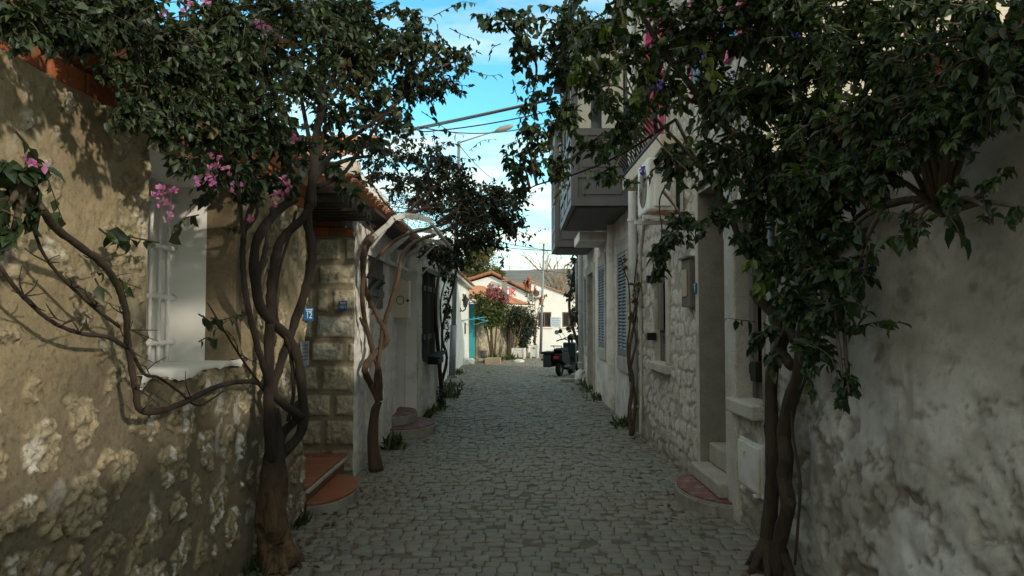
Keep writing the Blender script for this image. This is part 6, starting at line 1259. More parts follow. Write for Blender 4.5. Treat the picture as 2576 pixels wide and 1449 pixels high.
# blobs that hang out of the frame above, which shade the wall
blobs(cr, [(830, 430, 5.0, 60, 40, 0.6), (880, 480, 5.7, 45, 32, 0.5), (850, 390, 5.2, 60, 40, 0.5), (920, 500, 6.3, 35, 22, 0.4), (480, 400, 3.6, 90, 40, 0.7), (600, 330, 4.0, 90, 60, 0.9), (250, 110, 2.7, 80, 50, 0.9), (730, 410, 4.6, 70, 50, 0.8), (640, 440, 4.3, 80, 35, 0.7), (300, -90, 3.4, 200, 90), (620, -90, 4.4, 200, 80), (900, -60, 5.2, 160, 60), (60, -60, 2.8, 120, 80)], 0.08, None, 0.5, 0.9)
for ps in (((1150, 160, 6.2), (1190, 178, 6.1), (1230, 190, 6.0), (1262, 186, 6.0)), ((1090, 40, 6), (1130, 20, 6), (1160, 5, 6), (1200, 8, 5.9)), ((1100, 60, 6), (1108, 110, 6), (1130, 160, 6)), ((1130, 70, 6.1), (1170, 90, 6.1), (1200, 100, 6.1)), ((1060, 280, 6), (1090, 300, 6), (1130, 330, 6.1), (1170, 340, 6.1)), ((980, 320, 5.8), (1020, 345, 5.8), (1060, 350, 5.9))): cr.strand(A(*ps), 0.07, 0.05)
for ps in (((500, 540, 4.1), (462, 550, 4.1), (440, 575, 4.1), (432, 590, 4.1)), ((540, 470, 4.2), (500, 500, 4.15), (470, 530, 4.1)), ((400, 610, 3.2), (300, 590, 3.0), (265, 578, 3.0))): cr.strand(A(*ps), 0.075, 0.045)
for ps in (((40, 330), (80, 380), (120, 450), (160, 560)), ((250, 575), (285, 600), (320, 598), (335, 605)), ((530, 800), (560, 805), (590, 795), (610, 790)), ((500, 860), (520, 850), (545, 855)), ((240, 700), (250, 720), (262, 735)), ((300, 700), (318, 720), (320, 740)), ((560, 575), (590, 570), (610, 572)), ((500, 790), (530, 810), (548, 830)), ((230, 690), (255, 680), (275, 690))): cr.strand([X_(px, py, -1.44) for px, py in ps], 0.062, 0.032, 0.9)
for (px, py, rx, ry, d) in ((40, 420, 60, 60, 1.0), (70, 480, 60, 60, 1.0), (20, 520, 50, 60, 1.0), (110, 530, 40, 40, 0.7), (30, 590, 50, 30, 0.6)): 
    c = onX(px, py, -1.33); k = c.y / F; cr.blob(c, (rx * k, rx * k, ry * k), 0.062, d * 1.1, root=near(c, stemsL))
cr.build(t1, M['leafL'], M['twig'])
cr = Crown(3); blobs(cr, [(600, 120, 4.2, 300, 110, 0.10), (900, 180, 5.2, 160, 110, 0.10), (560, 400, 4.1, 120, 70, 0.12), (450, 260, 3.6, 130, 100, 0.10)], 0.06); cr.build(t1, M['leafO'], M['twig'], 'old_leaves')
flowers(t1, [(672, 62, 4.3), (655, 70, 4.3), (690, 75, 4.3), (410, 485, 3.95), (418, 510, 3.95), (400, 480, 3.95), (425, 540, 3.95), (432, 482, 3.95), (530, 462, 4.1), (535, 440, 4.1), (590, 470, 4.2), (625, 540, 4.4), (690, 495, 4.6), (720, 492, 4.6), (536, 405, 4.1), (555, 415, 4.1), (83, 412, 2.05), (740, 350, 4.8), (416, 38, 3.7), (520, 18, 4.1), (475, 12, 4.0), (890, 172, 5.2), (720, 465, 4.7), (487, 458, 4.0)], 0.033, M['petal'], 4, 4, 0.022)

# ---- wisteria like climber in front of the white cottage
t2 = thing('twisted_climber', (at(945, 1178, 7.75).x, 7.75, gz(7.75)), 'brown twisted climber with crossing stems in front of the whitewashed cottage', 'climber')
LIMBS.clear(); RS[0] = 0.78; b = MB(); Y2 = 7.75
B2 = lambda *p: A(*p, Y=Y2, wl=1.45)
limb(b, B2((946, 1185), (938, 1116), (942, 1043), (953, 1010)), 0, 0, 20, 0.03, 7, [0.100, 0.070, 0.058, 0.046], ridge=0.12); b.build('trunk', M['bark2'], t2, True)
b = MB()
limb(b, B2((953, 1010), (932, 965), (918, 926), (944, 890), (973, 858), (968, 830), (955, 805), (928, 750), (914, 692), (925, 620, 7.9), (980, 560, 8.3), (1080, 520, 9.2)), 0.046, 0.030)
limb(b, B2((956, 1008), (954, 940), (938, 882), (918, 809), (911, 750), (913, 700), (912, 640), (935, 590, 8.0), (970, 570, 8.2)), 0.036, 0.026)
limb(b, B2((952, 1000), (947, 955), (958, 868), (962, 832), (974, 790), (1000, 705), (1014, 640, 8.0), (1045, 608, 8.4), (1100, 588, 9.3), (1160, 560, 10.5), (1220, 520, 11.5)), 0.034, 0.028)
limb(b, B2((925, 700), (945, 655), (985, 610, 8.1), (1040, 585, 8.6), (1130, 560, 9.8)), 0.026, 0.020)
limb(b, B2((1000, 560, 8.6), (1060, 500, 9.2), (1110, 460, 9.8), (1150, 420, 10.3)), 0.030, 0.010)
limb(b, B2((1010, 555, 8.6), (960, 500, 8.8), (930, 450, 8.9)), 0.020, 0.008)
limb(b, B2((1100, 560, 9.5), (1180, 510, 10.6), (1260, 480, 11.6)), 0.030, 0.010)
limb(b, B2((936, 792), (948, 760), (962, 745)), 0.010, 0.005, 6); limb(b, B2((915, 820), (910, 810), (906, 800)), 0.02, 0.015, 6)
b.build('stem', M['bark2'], t2, True)
stems2 = list(LIMBS); cr = Crown(5)
blobs(cr, [(960, 440, 9.0, 60, 45, 0.55), (1000, 400, 9.3, 70, 40, 0.4), (930, 400, 8.9, 45, 30, 0.4), (1020, 460, 9.3, 70, 45, 0.7), (1090, 470, 9.8, 70, 55, 0.9), (1100, 420, 10, 60, 40, 0.6), (1160, 480, 10.3, 70, 60, 1.2), (1170, 540, 10.4, 80, 60, 1.4), (1230, 500, 11, 65, 50, 1.3), (1250, 550, 11.2, 70, 50, 1.4), (1200, 600, 11.2, 70, 45, 1.4), (1140, 620, 11, 60, 40, 1.3), (1290, 500, 11.6, 45, 35, 0.9), (1290, 570, 11.8, 40, 40, 0.9), (1100, 640, 11.2, 45, 35, 1.2), (1150, 655, 12.0, 60, 30, 1.2), (920, 590, 8.4, 40, 25, 0.4), (960, 360, 8.8, 80, 50, 0.4), (1040, 380, 9.3, 70, 50, 0.45), (890, 450, 8.6, 45, 35, 0.5), (1100, 370, 9.8, 60, 40, 0.35), (1130, 430, 10, 60, 40, 0.7), (840, 470, 7.8, 50, 30, 0.5), (1060, 520, 9.6, 60, 30, 0.6)], 0.07, stems2, 0.6, 1.0, wr=0.55)
for ps in (((1290, 520, 11.6), (1320, 505, 11.7), (1345, 480, 11.8), (1375, 465, 11.8)), ((1270, 580, 11.8), (1300, 600, 11.9), (1320, 612, 12), (1340, 622, 12)), ((1240, 590, 11.6), (1252, 620, 11.7), (1262, 640, 11.7), (1268, 665, 11.7)), ((1320, 610, 12), (1340, 590, 12), (1360, 578, 12), (1385, 572, 12)), ((1290, 540, 11.6), (1315, 560, 11.7), (1330, 600, 11.9)), ((1060, 420, 9.6), (1120, 395, 10), (1180, 400, 10.2), (1215, 395, 10.2)), ((1180, 380, 10), (1210, 355, 10), (1245, 350, 10)), ((940, 385, 9), (960, 365, 9), (990, 350, 9)), ((1280, 640, 12), (1262, 660, 12), (1265, 690, 12))):
    cr.strand(A(*ps), 0.075, 0.035, 0.8, 0.004)
cr.build(t2, M['leafM'], M['twig'])
cr = Crown(6); cr.tw = None      # dry twig tangle
for (px, py, Y, rx, ry, n) in ((960, 530, 8.9, 70, 30, 90), (1040, 520, 9.4, 80, 35, 130), (1110, 540, 10.2, 80, 40, 160), (1060, 600, 9.8, 60, 25, 40)):
    r = np.random.RandomState(int(px)); c = np.array(at(px, py, Y)); k = Y / F; s_ = c + r.randn(n, 3) * np.array([rx, rx, ry]) * k * 0.5; e = s_ + r.randn(n, 3) * np.array([60, 60, 35]) * k * 0.7; m_ = (s_ + e) / 2 + r.randn(n, 3) * 0.04
    cr.twigs(np.stack([s_, (s_ + m_) / 2, m_, (m_ + e) / 2, e], 1), 0.0035)
tag(npmesh('dry_twigs', np.concatenate(cr.TV), [np.concatenate(cr.TF)], M['drytwig'], t2), kind='stuff')

# ---- thin climber at the far corner of the white cottage
t3 = thing('thin_climber', (at(1112, 1035, 13.7).x, 13.7, gz(13.7)), 'thin dark climber on the corner of the whitewashed cottage beside the barred window', 'climber')
LIMBS.clear(); RS[0] = 1.0; b = MB(); B3 = lambda *p: A(*p, Y=13.75, wl=1.23)
limb(b, B3((1112, 1040), (1110, 980), (1104, 900), (1096, 800), (1100, 720), (1110, 660)), 0.045, 0.02); limb(b, B3((1112, 960), (1124, 900), (1112, 850), (1120, 790), (1140, 720), (1150, 660)), 0.03, 0.018); limb(b, B3((1108, 930), (1112, 850), (1108, 760), (1125, 690)), 0.022, 0.012)
b.build('trunk', M['bark'], t3, True); cr = Crown(8)
blobs(cr, [(1120, 690, 13.7, 30, 25, 0.8), (1125, 770, 13.7, 12, 60, 0.7), (1130, 830, 13.7, 10, 40, 0.4), (1112, 1000, 13.7, 12, 40, 1.2)], 0.08, list(LIMBS)); cr.build(t3, M['leafM'], M['twig'])

# ---- big vine on the right
t4 = thing('broadleaf_vine', (at(1950, 1425, 4.55).x, 4.55, 0), 'large leafy vine with thick twin trunks in front of the plaster wall on the right', 'vine')
LIMBS.clear(); RS[0] = 0.74; b = MB(); B4 = lambda *p: A(*p, Y=4.6, wr=1.64)
limb(b, B4((1925, 1440), (1932, 1340), (1940, 1253), (1945, 1160), (1943, 1079), (1940, 970), (1950, 900), (1985, 820), (2000, 720)), 0.062, 0.042, 18, knot=0.03, ridge=0.14)
limb(b, B4((1952, 1450), (1966, 1345), (1982, 1275), (1972, 1200), (1978, 1150), (1973, 1090), (1988, 1014), (2010, 948), (2020, 870), (2030, 780), (2020, 660), (1990, 560)), 0.055, 0.055, 18, knot=0.04, ridge=0.14)
limb(b, B4((2000, 1420), (2012, 1250), (2010, 1190), (1995, 1100), (1990, 1020)), 0.012, 0.012, 7)
limb(b, B4((1990, 920), (1965, 880), (1950, 800), (1910, 755), (1898, 735)), 0.045, 0.040, 9)
for dx, dy, px in ((-0.14, -0.05, 1930), (-0.06, -0.16, 1932), (0.06, -0.15, 1955), (-0.12, 0.10, 1932)): q_ = B4((px, 1395))[0]; limb(b, [q_ + Vector((0, 0, 0.08)), q_ + Vector((dx * 0.5, dy * 0.5, -0.02)), Vector((q_.x + dx, q_.y + dy, -0.04))], 0.055, 0.022, 9)
limb(b, B4((1992, 1260), (1975, 1330), (1958, 1400), (1945, 1450)), 0.035, 0.045, 12, knot=0.04, ridge=0.12)
b.build('trunk', M['bark'], t4, True); b = MB()
limb(b, B4((2000, 860), (1960, 760), (1911, 672), (1880, 641), (1859, 602), (1833, 526), (1786, 453), (1740, 380, 4.7), (1700, 300, 4.8)), 0.036, 0.016)
limb(b, B4((2010, 640), (1960, 480, 4.5), (1911, 382, 4.4), (1807, 302, 4.4), (1737, 215, 4.4), (1671, 128, 4.4), (1633, 69, 4.4), (1590, -10, 4.4)), 0.042, 0.018)
limb(b, B4((2020, 780), (2060, 705, 4.3), (2112, 683, 4.1)), 0.035, 0.02)
limb(b, [at(2040, 700, 4.3), at(2150, 560, 3.7), at(2217, 520, 3.3), at(2286, 503, 3.1), at(2340, 508, 2.95), at(2372, 540, 2.85)], 0.034, 0.016)
limb(b, [at(2020, 640, 4.4), at(2120, 450, 3.8), at(2240, 300, 3.4), at(2380, 180, 3.1)], 0.035, 0.012)
limb(b, [at(2040, 600, 4.2), at(2090, 350, 3.7), at(2120, 150, 3.5)], 0.032, 0.012)
limb(b, [at(2000, 580, 4.3), at(1990, 360, 4.0), at(1960, 120, 3.9)], 0.03, 0.012)
limb(b, [at(1800, 470, 4.5), at(1690, 340, 4.7), at(1560, 220, 5.0), at(1440, 200, 5.3), at(1340, 130, 5.5)], 0.016, 0.006)
limb(b, [at(1700, 300, 4.6), at(1560, 390, 5.2), at(1440, 440, 5.8), at(1340, 470, 6.2), at(1310, 510, 6.4)], 0.013, 0.006)
limb(b, [at(1700, 430, 4.7), at(1660, 500, 5.2), at(1665, 580, 5.4), at(1660, 640, 5.5)], 0.008, 0.004)
b.build('limb', M['bark'], t4, True)
b = MB()
for ps in (((1540, 110, 4.7), (1640, 330, 4.6), (1750, 450, 4.5)), ((1520, 330, 5.0), (1460, 380, 5.3), (1390, 430, 5.8)), ((1560, 20, 4.6), (1580, 90, 4.6), (1600, 150, 4.6)), ((1880, 60, 4.0), (1850, 200, 4.2), (1820, 330, 4.4)), ((1960, 210, 4.0), (1880, 300, 4.2), (1800, 380, 4.4)), ((1700, 120, 4.4), (1650, 240, 4.5), (1600, 330, 4.7))): limb(b, [at(*p) for p in ps], 0.009, 0.005, 6)
b.build('young_shoot', M['greentwig'], t4, True)
stems4 = list(LIMBS); cr = Crown(12)
blobs(cr, [(1250, 30, 5.2, 60, 45, 0.35), (1310, 60, 5.3, 70, 60, 0.5), (1330, 150, 5.6, 55, 60, 0.45), (1290, 110, 5.6, 40, 40, 0.35), (1340, 240, 5.9, 45, 60, 0.4), (1340, 340, 6.2, 60, 60, 0.6), (1320, 420, 6.3, 60, 55, 0.7), (1290, 390, 6.4, 35, 40, 0.4), (1400, 420, 6.0, 50, 55, 0.7), (1310, 480, 6.4, 40, 30, 0.5), (1430, 60, 5.2, 90, 70, 0.8), (1420, 170, 5.4, 80, 80, 0.8), (1410, 290, 5.6, 70, 70, 0.75), (1520, 90, 4.9, 90, 90, 0.75), (1510, 220, 5.0, 80, 80, 0.65), (1500, 360, 5.2, 80, 60, 0.6), (1540, 440, 5.2, 60, 40, 0.5), (1580, 300, 4.9, 70, 80, 0.65), (1620, 130, 4.6, 80, 90, 0.6), (1680, 240, 4.6, 80, 80, 0.7), (1700, 80, 4.4, 90, 90, 0.8), (1700, 400, 4.7, 80, 70, 0.75), (1800, 100, 4.2, 110, 110, 1.0), (1800, 250, 4.3, 100, 100, 1.0), (1830, 390, 4.4, 90, 90, 1.0), (1930, 80, 4.0, 110, 110, 1.2), (1930, 230, 4.0, 120, 110, 1.2), (1950, 390, 4.1, 110, 100, 1.3), (1930, 500, 4.3, 100, 80, 1.2), (2050, 120, 3.7, 130, 120, 1.2), (2060, 300, 3.7, 120, 120, 1.4), (2080, 460, 3.9, 120, 100, 1.5), (2040, 580, 4.1, 100, 80, 1.5), (2190, 130, 3.4, 130, 120, 1.1), (2200, 300, 3.4, 120, 110, 1.4), (2190, 430, 3.5, 110, 80, 1.5), (2320, 120, 3.2, 120, 90, 0.5), (2330, 260, 3.1, 120, 90, 1.3), (2310, 360, 3.1, 100, 50, 1.2), (2440, 160, 3.0, 110, 80, 0.45), (2460, 270, 2.9, 110, 80, 1.2), (2550, 220, 2.8, 80, 110, 0.9), (2420, 350, 2.9, 80, 40, 0.8), (1790, 560, 4.7, 60, 40, 0.8), (1720, 560, 5.0, 50, 45, 0.8), (1670, 620, 5.5, 40, 45, 0.9), (1660, 670, 5.5, 30, 35, 0.9), (1700, 590, 5.3, 30, 30, 0.7), (1890, 600, 4.4, 70, 60, 1.0), (1980, 660, 4.3, 70, 70, 1.3), (2070, 680, 4.2, 70, 70, 1.4), (2130, 590, 3.9, 60, 50, 1.1), (2010, 780, 4.45, 70, 80, 1.1), (2090, 780, 4.35, 60, 70, 1.2), (2150, 690, 4.0, 50, 60, 0.9), (2060, 880, 4.4, 60, 60, 0.9), (2120, 950, 4.3, 35, 50, 0.9), (2135, 990, 4.3, 20, 30, 0.8), (1915, 840, 4.35, 35, 50, 0.6), (1925, 900, 4.35, 25, 30, 0.5), (2280, 540, 3.2, 60, 35, 0.5), (2300, 570, 3.2, 40, 40, 0.5), (2390, 480, 2.75, 40, 60, 0.8), (2520, 440, 2.6, 50, 40, 0.4), (2480, 520, 2.55, 35, 55, 0.5), (2560, 520, 2.5, 35, 40, 0.5), (1900, 0, 4.0, 120, 60, 1.0), (2020, 10, 3.7, 120, 70, 1.2), (2160, 20, 3.5, 120, 70, 1.2), (2300, 40, 3.2, 120, 60, 0.5), (2420, 80, 3.0, 110, 60, 0.3), (2540, 100, 2.8, 90, 70, 0.35), (2500, 10, 2.8, 120, 50, 0.8), (2400, 20, 3.0, 120, 60, 0.8), (2540, 80, 2.8, 90, 60, 0.8), (2440, 100, 2.9, 90, 60, 0.7), (2290, 20, 3.2, 90, 50, 0.8), (2250, 200, 3.2, 100, 90, 0.9), (2400, 230, 3.0, 100, 70, 1.0), (1780, 20, 4.2, 90, 60, 0.8), (1660, 20, 4.5, 80, 50, 0.6), (1560, -10, 4.7, 90, 40, 0.6)], 0.070, stems4, 0.6, 1.25, per=10, wr=0.58)
for ps in (((2120, 830, 4.1), (2180, 815, 4.0), (2230, 808, 3.95), (2262, 812, 3.9)), ((1900, 810, 4.4), (1860, 805, 4.4), (1830, 800, 4.4)), ((1640, 640, 5.5), (1650, 700, 5.5), (1668, 705, 5.5)), ((1350, 280, 6), (1320, 300, 6), (1300, 290, 6)), ((1260, 60, 5.3), (1230, 45, 5.3), (1215, 60, 5.3)), ((1300, 470, 6.4), (1320, 500, 6.4), (1345, 520, 6.4)), ((1420, 440, 6.0), (1412, 480, 6.0), (1400, 500, 6.0)), ((1470, 420, 5.6), (1480, 460, 5.6), (1470, 490, 5.6)), ((1260, 110, 5.5), (1240, 120, 5.5), (1228, 140, 5.5)), ((1290, 200, 5.8), (1300, 240, 5.8), (1306, 250, 5.8))): cr.strand(A(*ps), 0.085, 0.04, 0.7)
for ps in (((2050, 870, 3.9), (2090, 900, 3.8), (2110, 960, 3.8), (2125, 1005, 3.75)), ((2070, 700, 3.8), (2160, 650, 3.3), (2230, 600, 3.1), (2290, 590, 3.0)), ((2060, 780, 3.8), (2130, 760, 3.6), (2170, 770, 3.5), (2190, 800, 3.4)), ((2370, 520, 2.8), (2400, 560, 2.7), (2420, 600, 2.7)), ((2300, 505, 3.0), (2290, 560, 2.9), (2270, 610, 2.9)), ((1960, 880, 4.3), (1945, 910, 4.3), (1940, 950, 4.3)), ((2010, 900, 4.2), (2030, 950, 4.2), (2050, 985, 4.15)), ((2150, 560, 3.5), (2180, 620, 3.3), (2175, 680, 3.3))): cr.strand(A(*ps, wr=1.5), 0.08, 0.022, 0.8)
# leaf blobs added overhead, out of the frame, to keep the near street shaded
for c, rd in (((1.3, 2.6, 3.5), (0.8, 0.9, 0.35)), ((1.5, 1.2, 3.4), (0.7, 0.9, 0.35)), ((0.9, 3.8, 3.7), (0.8, 0.8, 0.35)), ((2.2, 0.2, 3.2), (0.7, 0.9, 0.4)), ((0.4, 2.4, 3.9), (0.8, 0.9, 0.3))): cr.blob(c, rd, 0.10, 0.8)
cr.build(t4, M['leafR'], M['twig'])
cr = Crown(13); blobs(cr, [(1920, 700, 4.3, 35, 50, 0.8), (1900, 650, 4.3, 25, 30, 0.5), (1470, 150, 5.0, 60, 70, 0.35), (1620, 210, 4.5, 50, 60, 0.3), (1760, 160, 4.1, 60, 60, 0.3), (1550, 60, 4.7, 60, 50, 0.3)], 0.085, None, 0.7, 1.0, wr=0.65); cr.build(t4, M['leafY'], M['greentwig'], 'young_leaves')
flowers(t4, [(1770, 130, 4.1), (1660, 215, 4.4), (1612, 430, 4.8), (1845, 185, 4.2), (2000, 90, 3.7)], 0.03, M['purple'], 9, 3, 0.015, 'violet_flower')

# ---- dry vine by the drainpipe
t5 = thing('dry_vine', (at(1590, 1092, 9.75).x, 9.75, gz(9.7)), 'thin dry vine with brown leaves climbing beside the tall white drainpipe', 'vine')
LIMBS.clear(); RS[0] = 1.0; b = MB(); B5 = lambda *p: A(*p, Y=9.75, wr=None)
limb(b, B5((1588, 1095), (1584, 1030), (1592, 960), (1582, 900), (1590, 840), (1600, 790), (1596, 720), (1602, 650)), 0.03, 0.008, 7); limb(b, B5((1592, 1092), (1598, 1000), (1586, 930), (1600, 860), (1592, 800), (1606, 740), (1608, 690)), 0.022, 0.007, 7); limb(b, B5((1586, 960), (1578, 880), (1585, 810), (1582, 720), (1570, 680), (1562, 650)), 0.015, 0.005, 6)
b.build('stem', M['bark2'], t5, True); cr = Crown(20); blobs(cr, [(1596, 720, 9.7, 14, 30, 0.5), (1590, 800, 9.7, 12, 30, 0.4), (1570, 660, 9.7, 14, 16, 0.4), (1600, 760, 9.7, 12, 20, 0.4)], 0.07); cr.build(t5, leafmat('brown_leaf', (0.10, 0.045, 0.02), (0.12, 0.06, 0.025), (0.10, 0.09, 0.03)), M['drytwig'], 'leaves')

# ---- climber at the far right end of the street
t6 = thing('end_climber', (2.02, 21.0, gz(21)), 'dark leafy climber on the corner at the far end of the right wall', 'climber')
LIMBS.clear(); b = MB(); B6 = lambda *p: A(*p, Y=20.7)
limb(b, B6((1466, 925), (1458, 880), (1440, 820), (1432, 770), (1440, 700), (1450, 650)), 0.05, 0.03); limb(b, B6((1470, 930), (1462, 850), (1452, 780), (1456, 700), (1456, 640)), 0.07, 0.03)
b.build('trunk', M['bark2'], t6, True); cr = Crown(22); blobs(cr, [(1452, 660, 20.7, 22, 28, 1.1), (1440, 690, 20.7, 20, 18, 0.7), (1448, 720, 20.7, 18, 28, 1.0), (1434, 745, 20.7, 14, 22, 0.6), (1445, 790, 20.7, 18, 34, 0.8), (1436, 830, 20.7, 12, 18, 0.4), (1462, 625, 20.7, 14, 20, 0.9), (1455, 840, 20.7, 12, 30, 0.6)], 0.11, list(LIMBS), per=8); cr.build(t6, M['leafM'], M['twig'])

# ---- bushes on the garden wall
def bush(px, py, Y, base_px, base_py, specs, m, label, seed, flower=None, name='flowering_bush', L=0.11):
    g = onG(base_px, base_py); o = thing(name, g, label, 'bush'); LIMBS.clear(); b = MB(); c = at(px, py, Y)
    for k in range(3): limb(b, [g + Vector((0.06 * k - 0.06, 0, 0)), g.lerp(c, 0.4) + Vector((0.15 * (k - 1), 0, 0)), c + Vector((0.3 * (k - 1), 0, -0.1))], 0.06, 0.025, 7)
    b.build('trunk', M['bark2'], o, True); cr = Crown(seed); blobs(cr, specs, L, list(LIMBS), 0.5, 1.7, per=8, twr=0.006); cr.build(o, m, M['twig'])
    if flower: flowers(o, flower[0], 0.11, flower[1], seed, 34, 0.08)
    return o
bush(1235, 790, 33.8, 1240, 905, [(1225, 790, 33.8, 34, 30), (1245, 770, 34, 40, 24), (1215, 765, 33.6, 26, 26), (1250, 800, 33.9, 32, 24), (1232, 815, 33.6, 20, 16), (1255, 745, 34.2, 30, 18, 0.6), (1200, 745, 33.4, 20, 16, 0.6)], M['bush'], 'bright green bush with dusty pink blossom spilling over the garden wall', 30, ([(1240, 738, 33.8), (1250, 730, 33.9), (1228, 742, 33.7), (1262, 748, 34), (1245, 748, 33.7), (1232, 728, 33.8), (1272, 752, 34)], M['petal2']))
bush(1300, 800, 36, 1285, 901, [(1300, 790, 36, 34, 24, 1.1), (1322, 805, 36.5, 30, 24, 1.1), (1290, 815, 36, 20, 18), (1312, 830, 36.3, 24, 20), (1316, 860, 36.3, 16, 24, 1.0), (1338, 815, 36.8, 18, 14, 0.8), (1328, 840, 36.6, 16, 22, 0.9)], M['leafM'], 'dark green bush trailing down the right half of the garden wall', 31)
# tall flower spikes
t7 = thing('spike_plant', onG(1348, 895), 'tall plant with red flower spikes rising beside the thin street lamp', 'plant'); b = MB(); cr = Crown(33); LIMBS.clear(); YS = 37.5
for (x0_, y0_, x1_, y1_) in ((1340, 800, 1318, 705), (1342, 790, 1332, 712), (1346, 780, 1345, 720), (1350, 800, 1362, 745), (1352, 800, 1375, 738), (1338, 800, 1322, 735)):
    pts = [at(1346, 880, YS), at(x0_, y0_, YS), at(x1_, y1_, YS)]; limb(b, pts, 0.025, 0.008, 5); cr.strand(pts, 0.14, 0.05, 0.2, 0.008)
b.build('stem', M['greentwig'], t7); cr.build(t7, M['bush'], M['greentwig'], 'leaves')
r = np.random.RandomState(2)
for (xa, ya, xb, yb) in ((1318, 705, 1324, 725), (1332, 712, 1336, 735), (1345, 722, 1346, 740), (1362, 745, 1358, 765)):
    V, Q, T = [], [], []; a_, c_ = np.array(at(xa, ya, YS)), np.array(at(xb, yb, YS)); tt = r.rand(60, 1); pp = a_ + (c_ - a_) * tt; leaf_geo(pp, r.randn(60, 3), r.randn(60, 3), np.full(60, 0.10), np.full(60, 0.06), V, Q, T, 0); npmesh('flower_spike', np.concatenate(V), [np.concatenate(Q), np.concatenate(T)], M['spike'], t7)

# ---- conifers and bare trees behind the far houses
def conifer(px, py, Y, specs, label, seed):
    g = Vector((at(px, 0, Y).x, Y, -0.5)); o = thing('pine_tree', g, label, 'tree'); LIMBS.clear(); b = MB(); limb(b, [g, g.lerp(at(px, py, Y), 0.5), at(px, py, Y)], 0.22, 0.08, 8); b.build('trunk', M['bark2'], o, True)
    cr = Crown(seed); blobs(cr, specs, 0.20, list(LIMBS), 0.1, 1.5, per=10, twr=0.012, wr=0.28); cr.build(o, M['pine'], M['drytwig'])
conifer(1195, 640, 47, [(1195, 640, 47, 40, 34), (1175, 665, 47, 36, 30), (1225, 640, 47, 30, 28), (1210, 670, 47, 40, 26), (1180, 620, 47, 30, 24), (1236, 622, 47, 18, 18, 0.7), (1165, 690, 47, 30, 20), (1200, 690, 47, 40, 16)], 'large yellow green pine behind the far gabled house', 40)
conifer(1248, 680, 49, [(1248, 678, 49, 20, 14), (1262, 686, 49, 16, 10), (1235, 688, 49, 18, 10)], 'small green pine between the large pine and the far hill', 41)
def bare(px, py, Y, h, label, seed, spread=1.0):
    g = Vector((at(px, 0, Y).x, Y, -0.5)); o = thing('bare_tree', g, label, 'tree'); b = MB(); r = random.Random(seed); top = at(px, py, Y)
    def grow(p, d, l, rad, dep):
        e = p + d * l; b.tube([p, p.lerp(e, 0.5) + Vector((r.uniform(-1, 1), r.uniform(-1, 1), r.uniform(-1, 1))) * l * 0.06, e], [rad, rad * 0.8, rad * 0.6], 4 if dep > 1 else 6, False)
        if dep >= 5: return
        for _ in range(3 if dep < 4 else 2):
            nd = (d + Vector((r.uniform(-1, 1), r.uniform(-1, 1), r.uniform(-0.35, 0.8))) * 0.62 * spread).normalized(); grow(p.lerp(e, r.uniform(0.6, 1)), nd, l * r.uniform(0.6, 0.85), rad * 0.68, dep + 1)
    grow(g, Vector((0, 0, 1)), h * 0.33, 0.12, 0); me = b.build('branches', M['bare'], o)
for k, (px, py, Y, h, lb) in enumerate(((1352, 690, 52, 5.2, 'bare tree just left of the thin street lamp, behind the far roofs'), (1385, 660, 55, 7.2, 'bare tall tree right of the thin street lamp behind the far white house'), (1415, 660, 54, 7.0, 'bare tree behind the far white house, in the middle of the bare trees'), (1446, 680, 53, 6.2, 'bare tree rightmost behind the far white house, next to the end climber'), (1310, 700, 56, 4.6, 'low bare tree behind the valley between the two far roofs'))): bare(px, py, Y, h, lb, 50 + k)

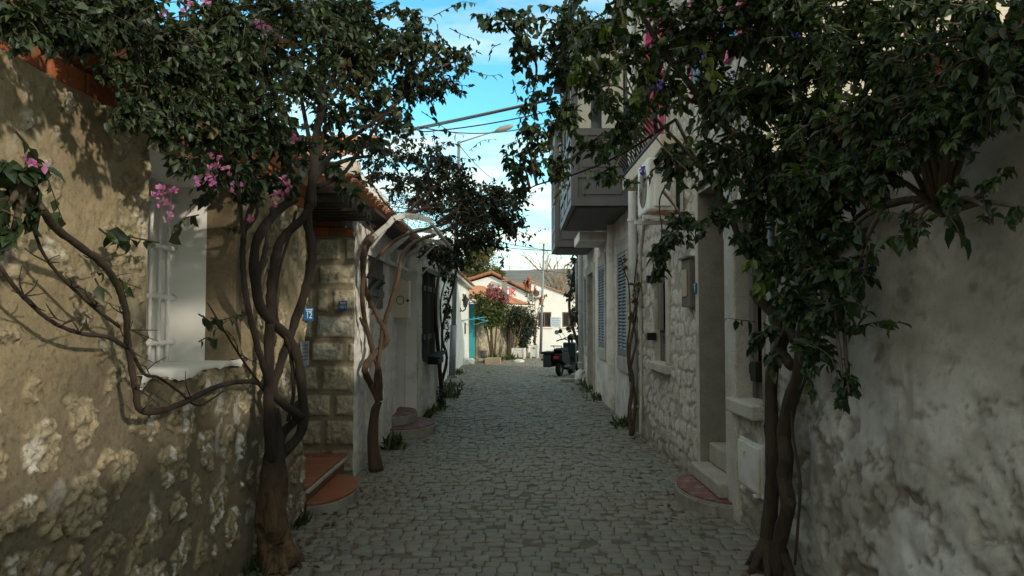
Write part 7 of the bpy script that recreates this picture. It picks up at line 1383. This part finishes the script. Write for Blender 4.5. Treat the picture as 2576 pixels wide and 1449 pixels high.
# ---- weeds along the foot of the walls, dry leaves on the cobbles
def weed(p, s_, seed, label, L=0.07, n=60):
    o = thing('weed_tuft', p, label, 'weed', None); r = np.random.RandomState(seed); V, Q, T = [], [], []
    pp = np.array(p) + r.randn(n, 3) * np.array([s_ * 0.5, s_, 0.01]); d = r.randn(n, 3) * 0.5 + np.array([0, 0, 1.0]); pp[:, 2] = p[2] - 0.01
    leaf_geo(pp, d, r.randn(n, 3), L * (0.6 + r.rand(n)), L * 0.22 * (0.6 + r.rand(n)), V, Q, T, 0); npmesh('leaves', np.concatenate(V), [np.concatenate(Q), np.concatenate(T)], M['weed'], o)
    tag(o, None, None, 'weeds at the foot of the walls')
for k, (px, py, s_, L, lb) in enumerate(((990, 1128, 0.10, 0.15, 'weed tuft between the twisted climber and the round doorstep'), (1062, 1052, 0.12, 0.16, 'weed tuft just past the round doorstep'), (1085, 1035, 0.2, 0.13, 'weed tuft under the barred window box'), (1118, 1000, 0.25, 0.2, 'weed clump at the foot of the thin climber'), (1124, 975, 0.4, 0.16, 'weed clump between the thin climber and the leaning lamp pole'), (1150, 940, 0.3, 0.14, 'weed patch at the foot of the leaning lamp pole'), (1494, 985, 0.3, 0.14, 'weed clump below the far louvred shutters on the right'), (1512, 1005, 0.25, 0.14, 'weed clump below the middle louvred window on the right'), (1481, 972, 0.2, 0.16, 'weed tuft beside the white pipe elbow'), (1574, 1072, 0.15, 0.14, 'weed tuft at the foot of the tall white drainpipe'), (752, 1318, 0.06, 0.08, 'small weed at the corner of the stone cottage'), (655, 1432, 0.10, 0.08, 'weeds at the foot of the bougainvillea trunk'), (1380, 884, 0.5, 0.3, 'weed clump in front of the far white kerb'), (1232, 912, 0.4, 0.3, 'weeds around the rough stone blocks'), (1280, 905, 0.4, 0.25, 'weeds beside the wide white planter'))): weed(onG(px, py), s_, 60 + k, lb, L, 70)
r = np.random.RandomState(77); V, Q, T = [], [], []; n = 420
side = r.rand(n); X = np.where(side < 0.55, -1.45 + np.abs(r.randn(n)) * 0.28, np.where(side < 0.8, 1.65 - np.abs(r.randn(n)) * 0.3, r.uniform(-1.3, 1.5, n))); Yv = np.where(r.rand(n) < 0.5, r.uniform(4, 7, n), r.uniform(4, 18, n))
pp = np.stack([X, Yv, np.where(Yv > 5, -0.012 * (Yv - 5), 0) + 0.012], 1); leaf_geo(pp, np.stack([r.randn(n), r.randn(n), 0.1 * r.randn(n)], 1), np.stack([0.3 * r.randn(n), 0.3 * r.randn(n), np.ones(n)], 1), 0.03 + 0.035 * r.rand(n), 0.02 + 0.02 * r.rand(n), V, Q, T, 0)
tag(npmesh('fallen_leaves', np.concatenate(V), [np.concatenate(Q), np.concatenate(T)], leafmat('dead_leaf', (0.08, 0.045, 0.025), (0.12, 0.07, 0.03), (0.05, 0.04, 0.02), 0.1, 0.7)), 'dry brown leaves scattered on the cobbles near the walls', 'fallen leaves', kind='stuff')
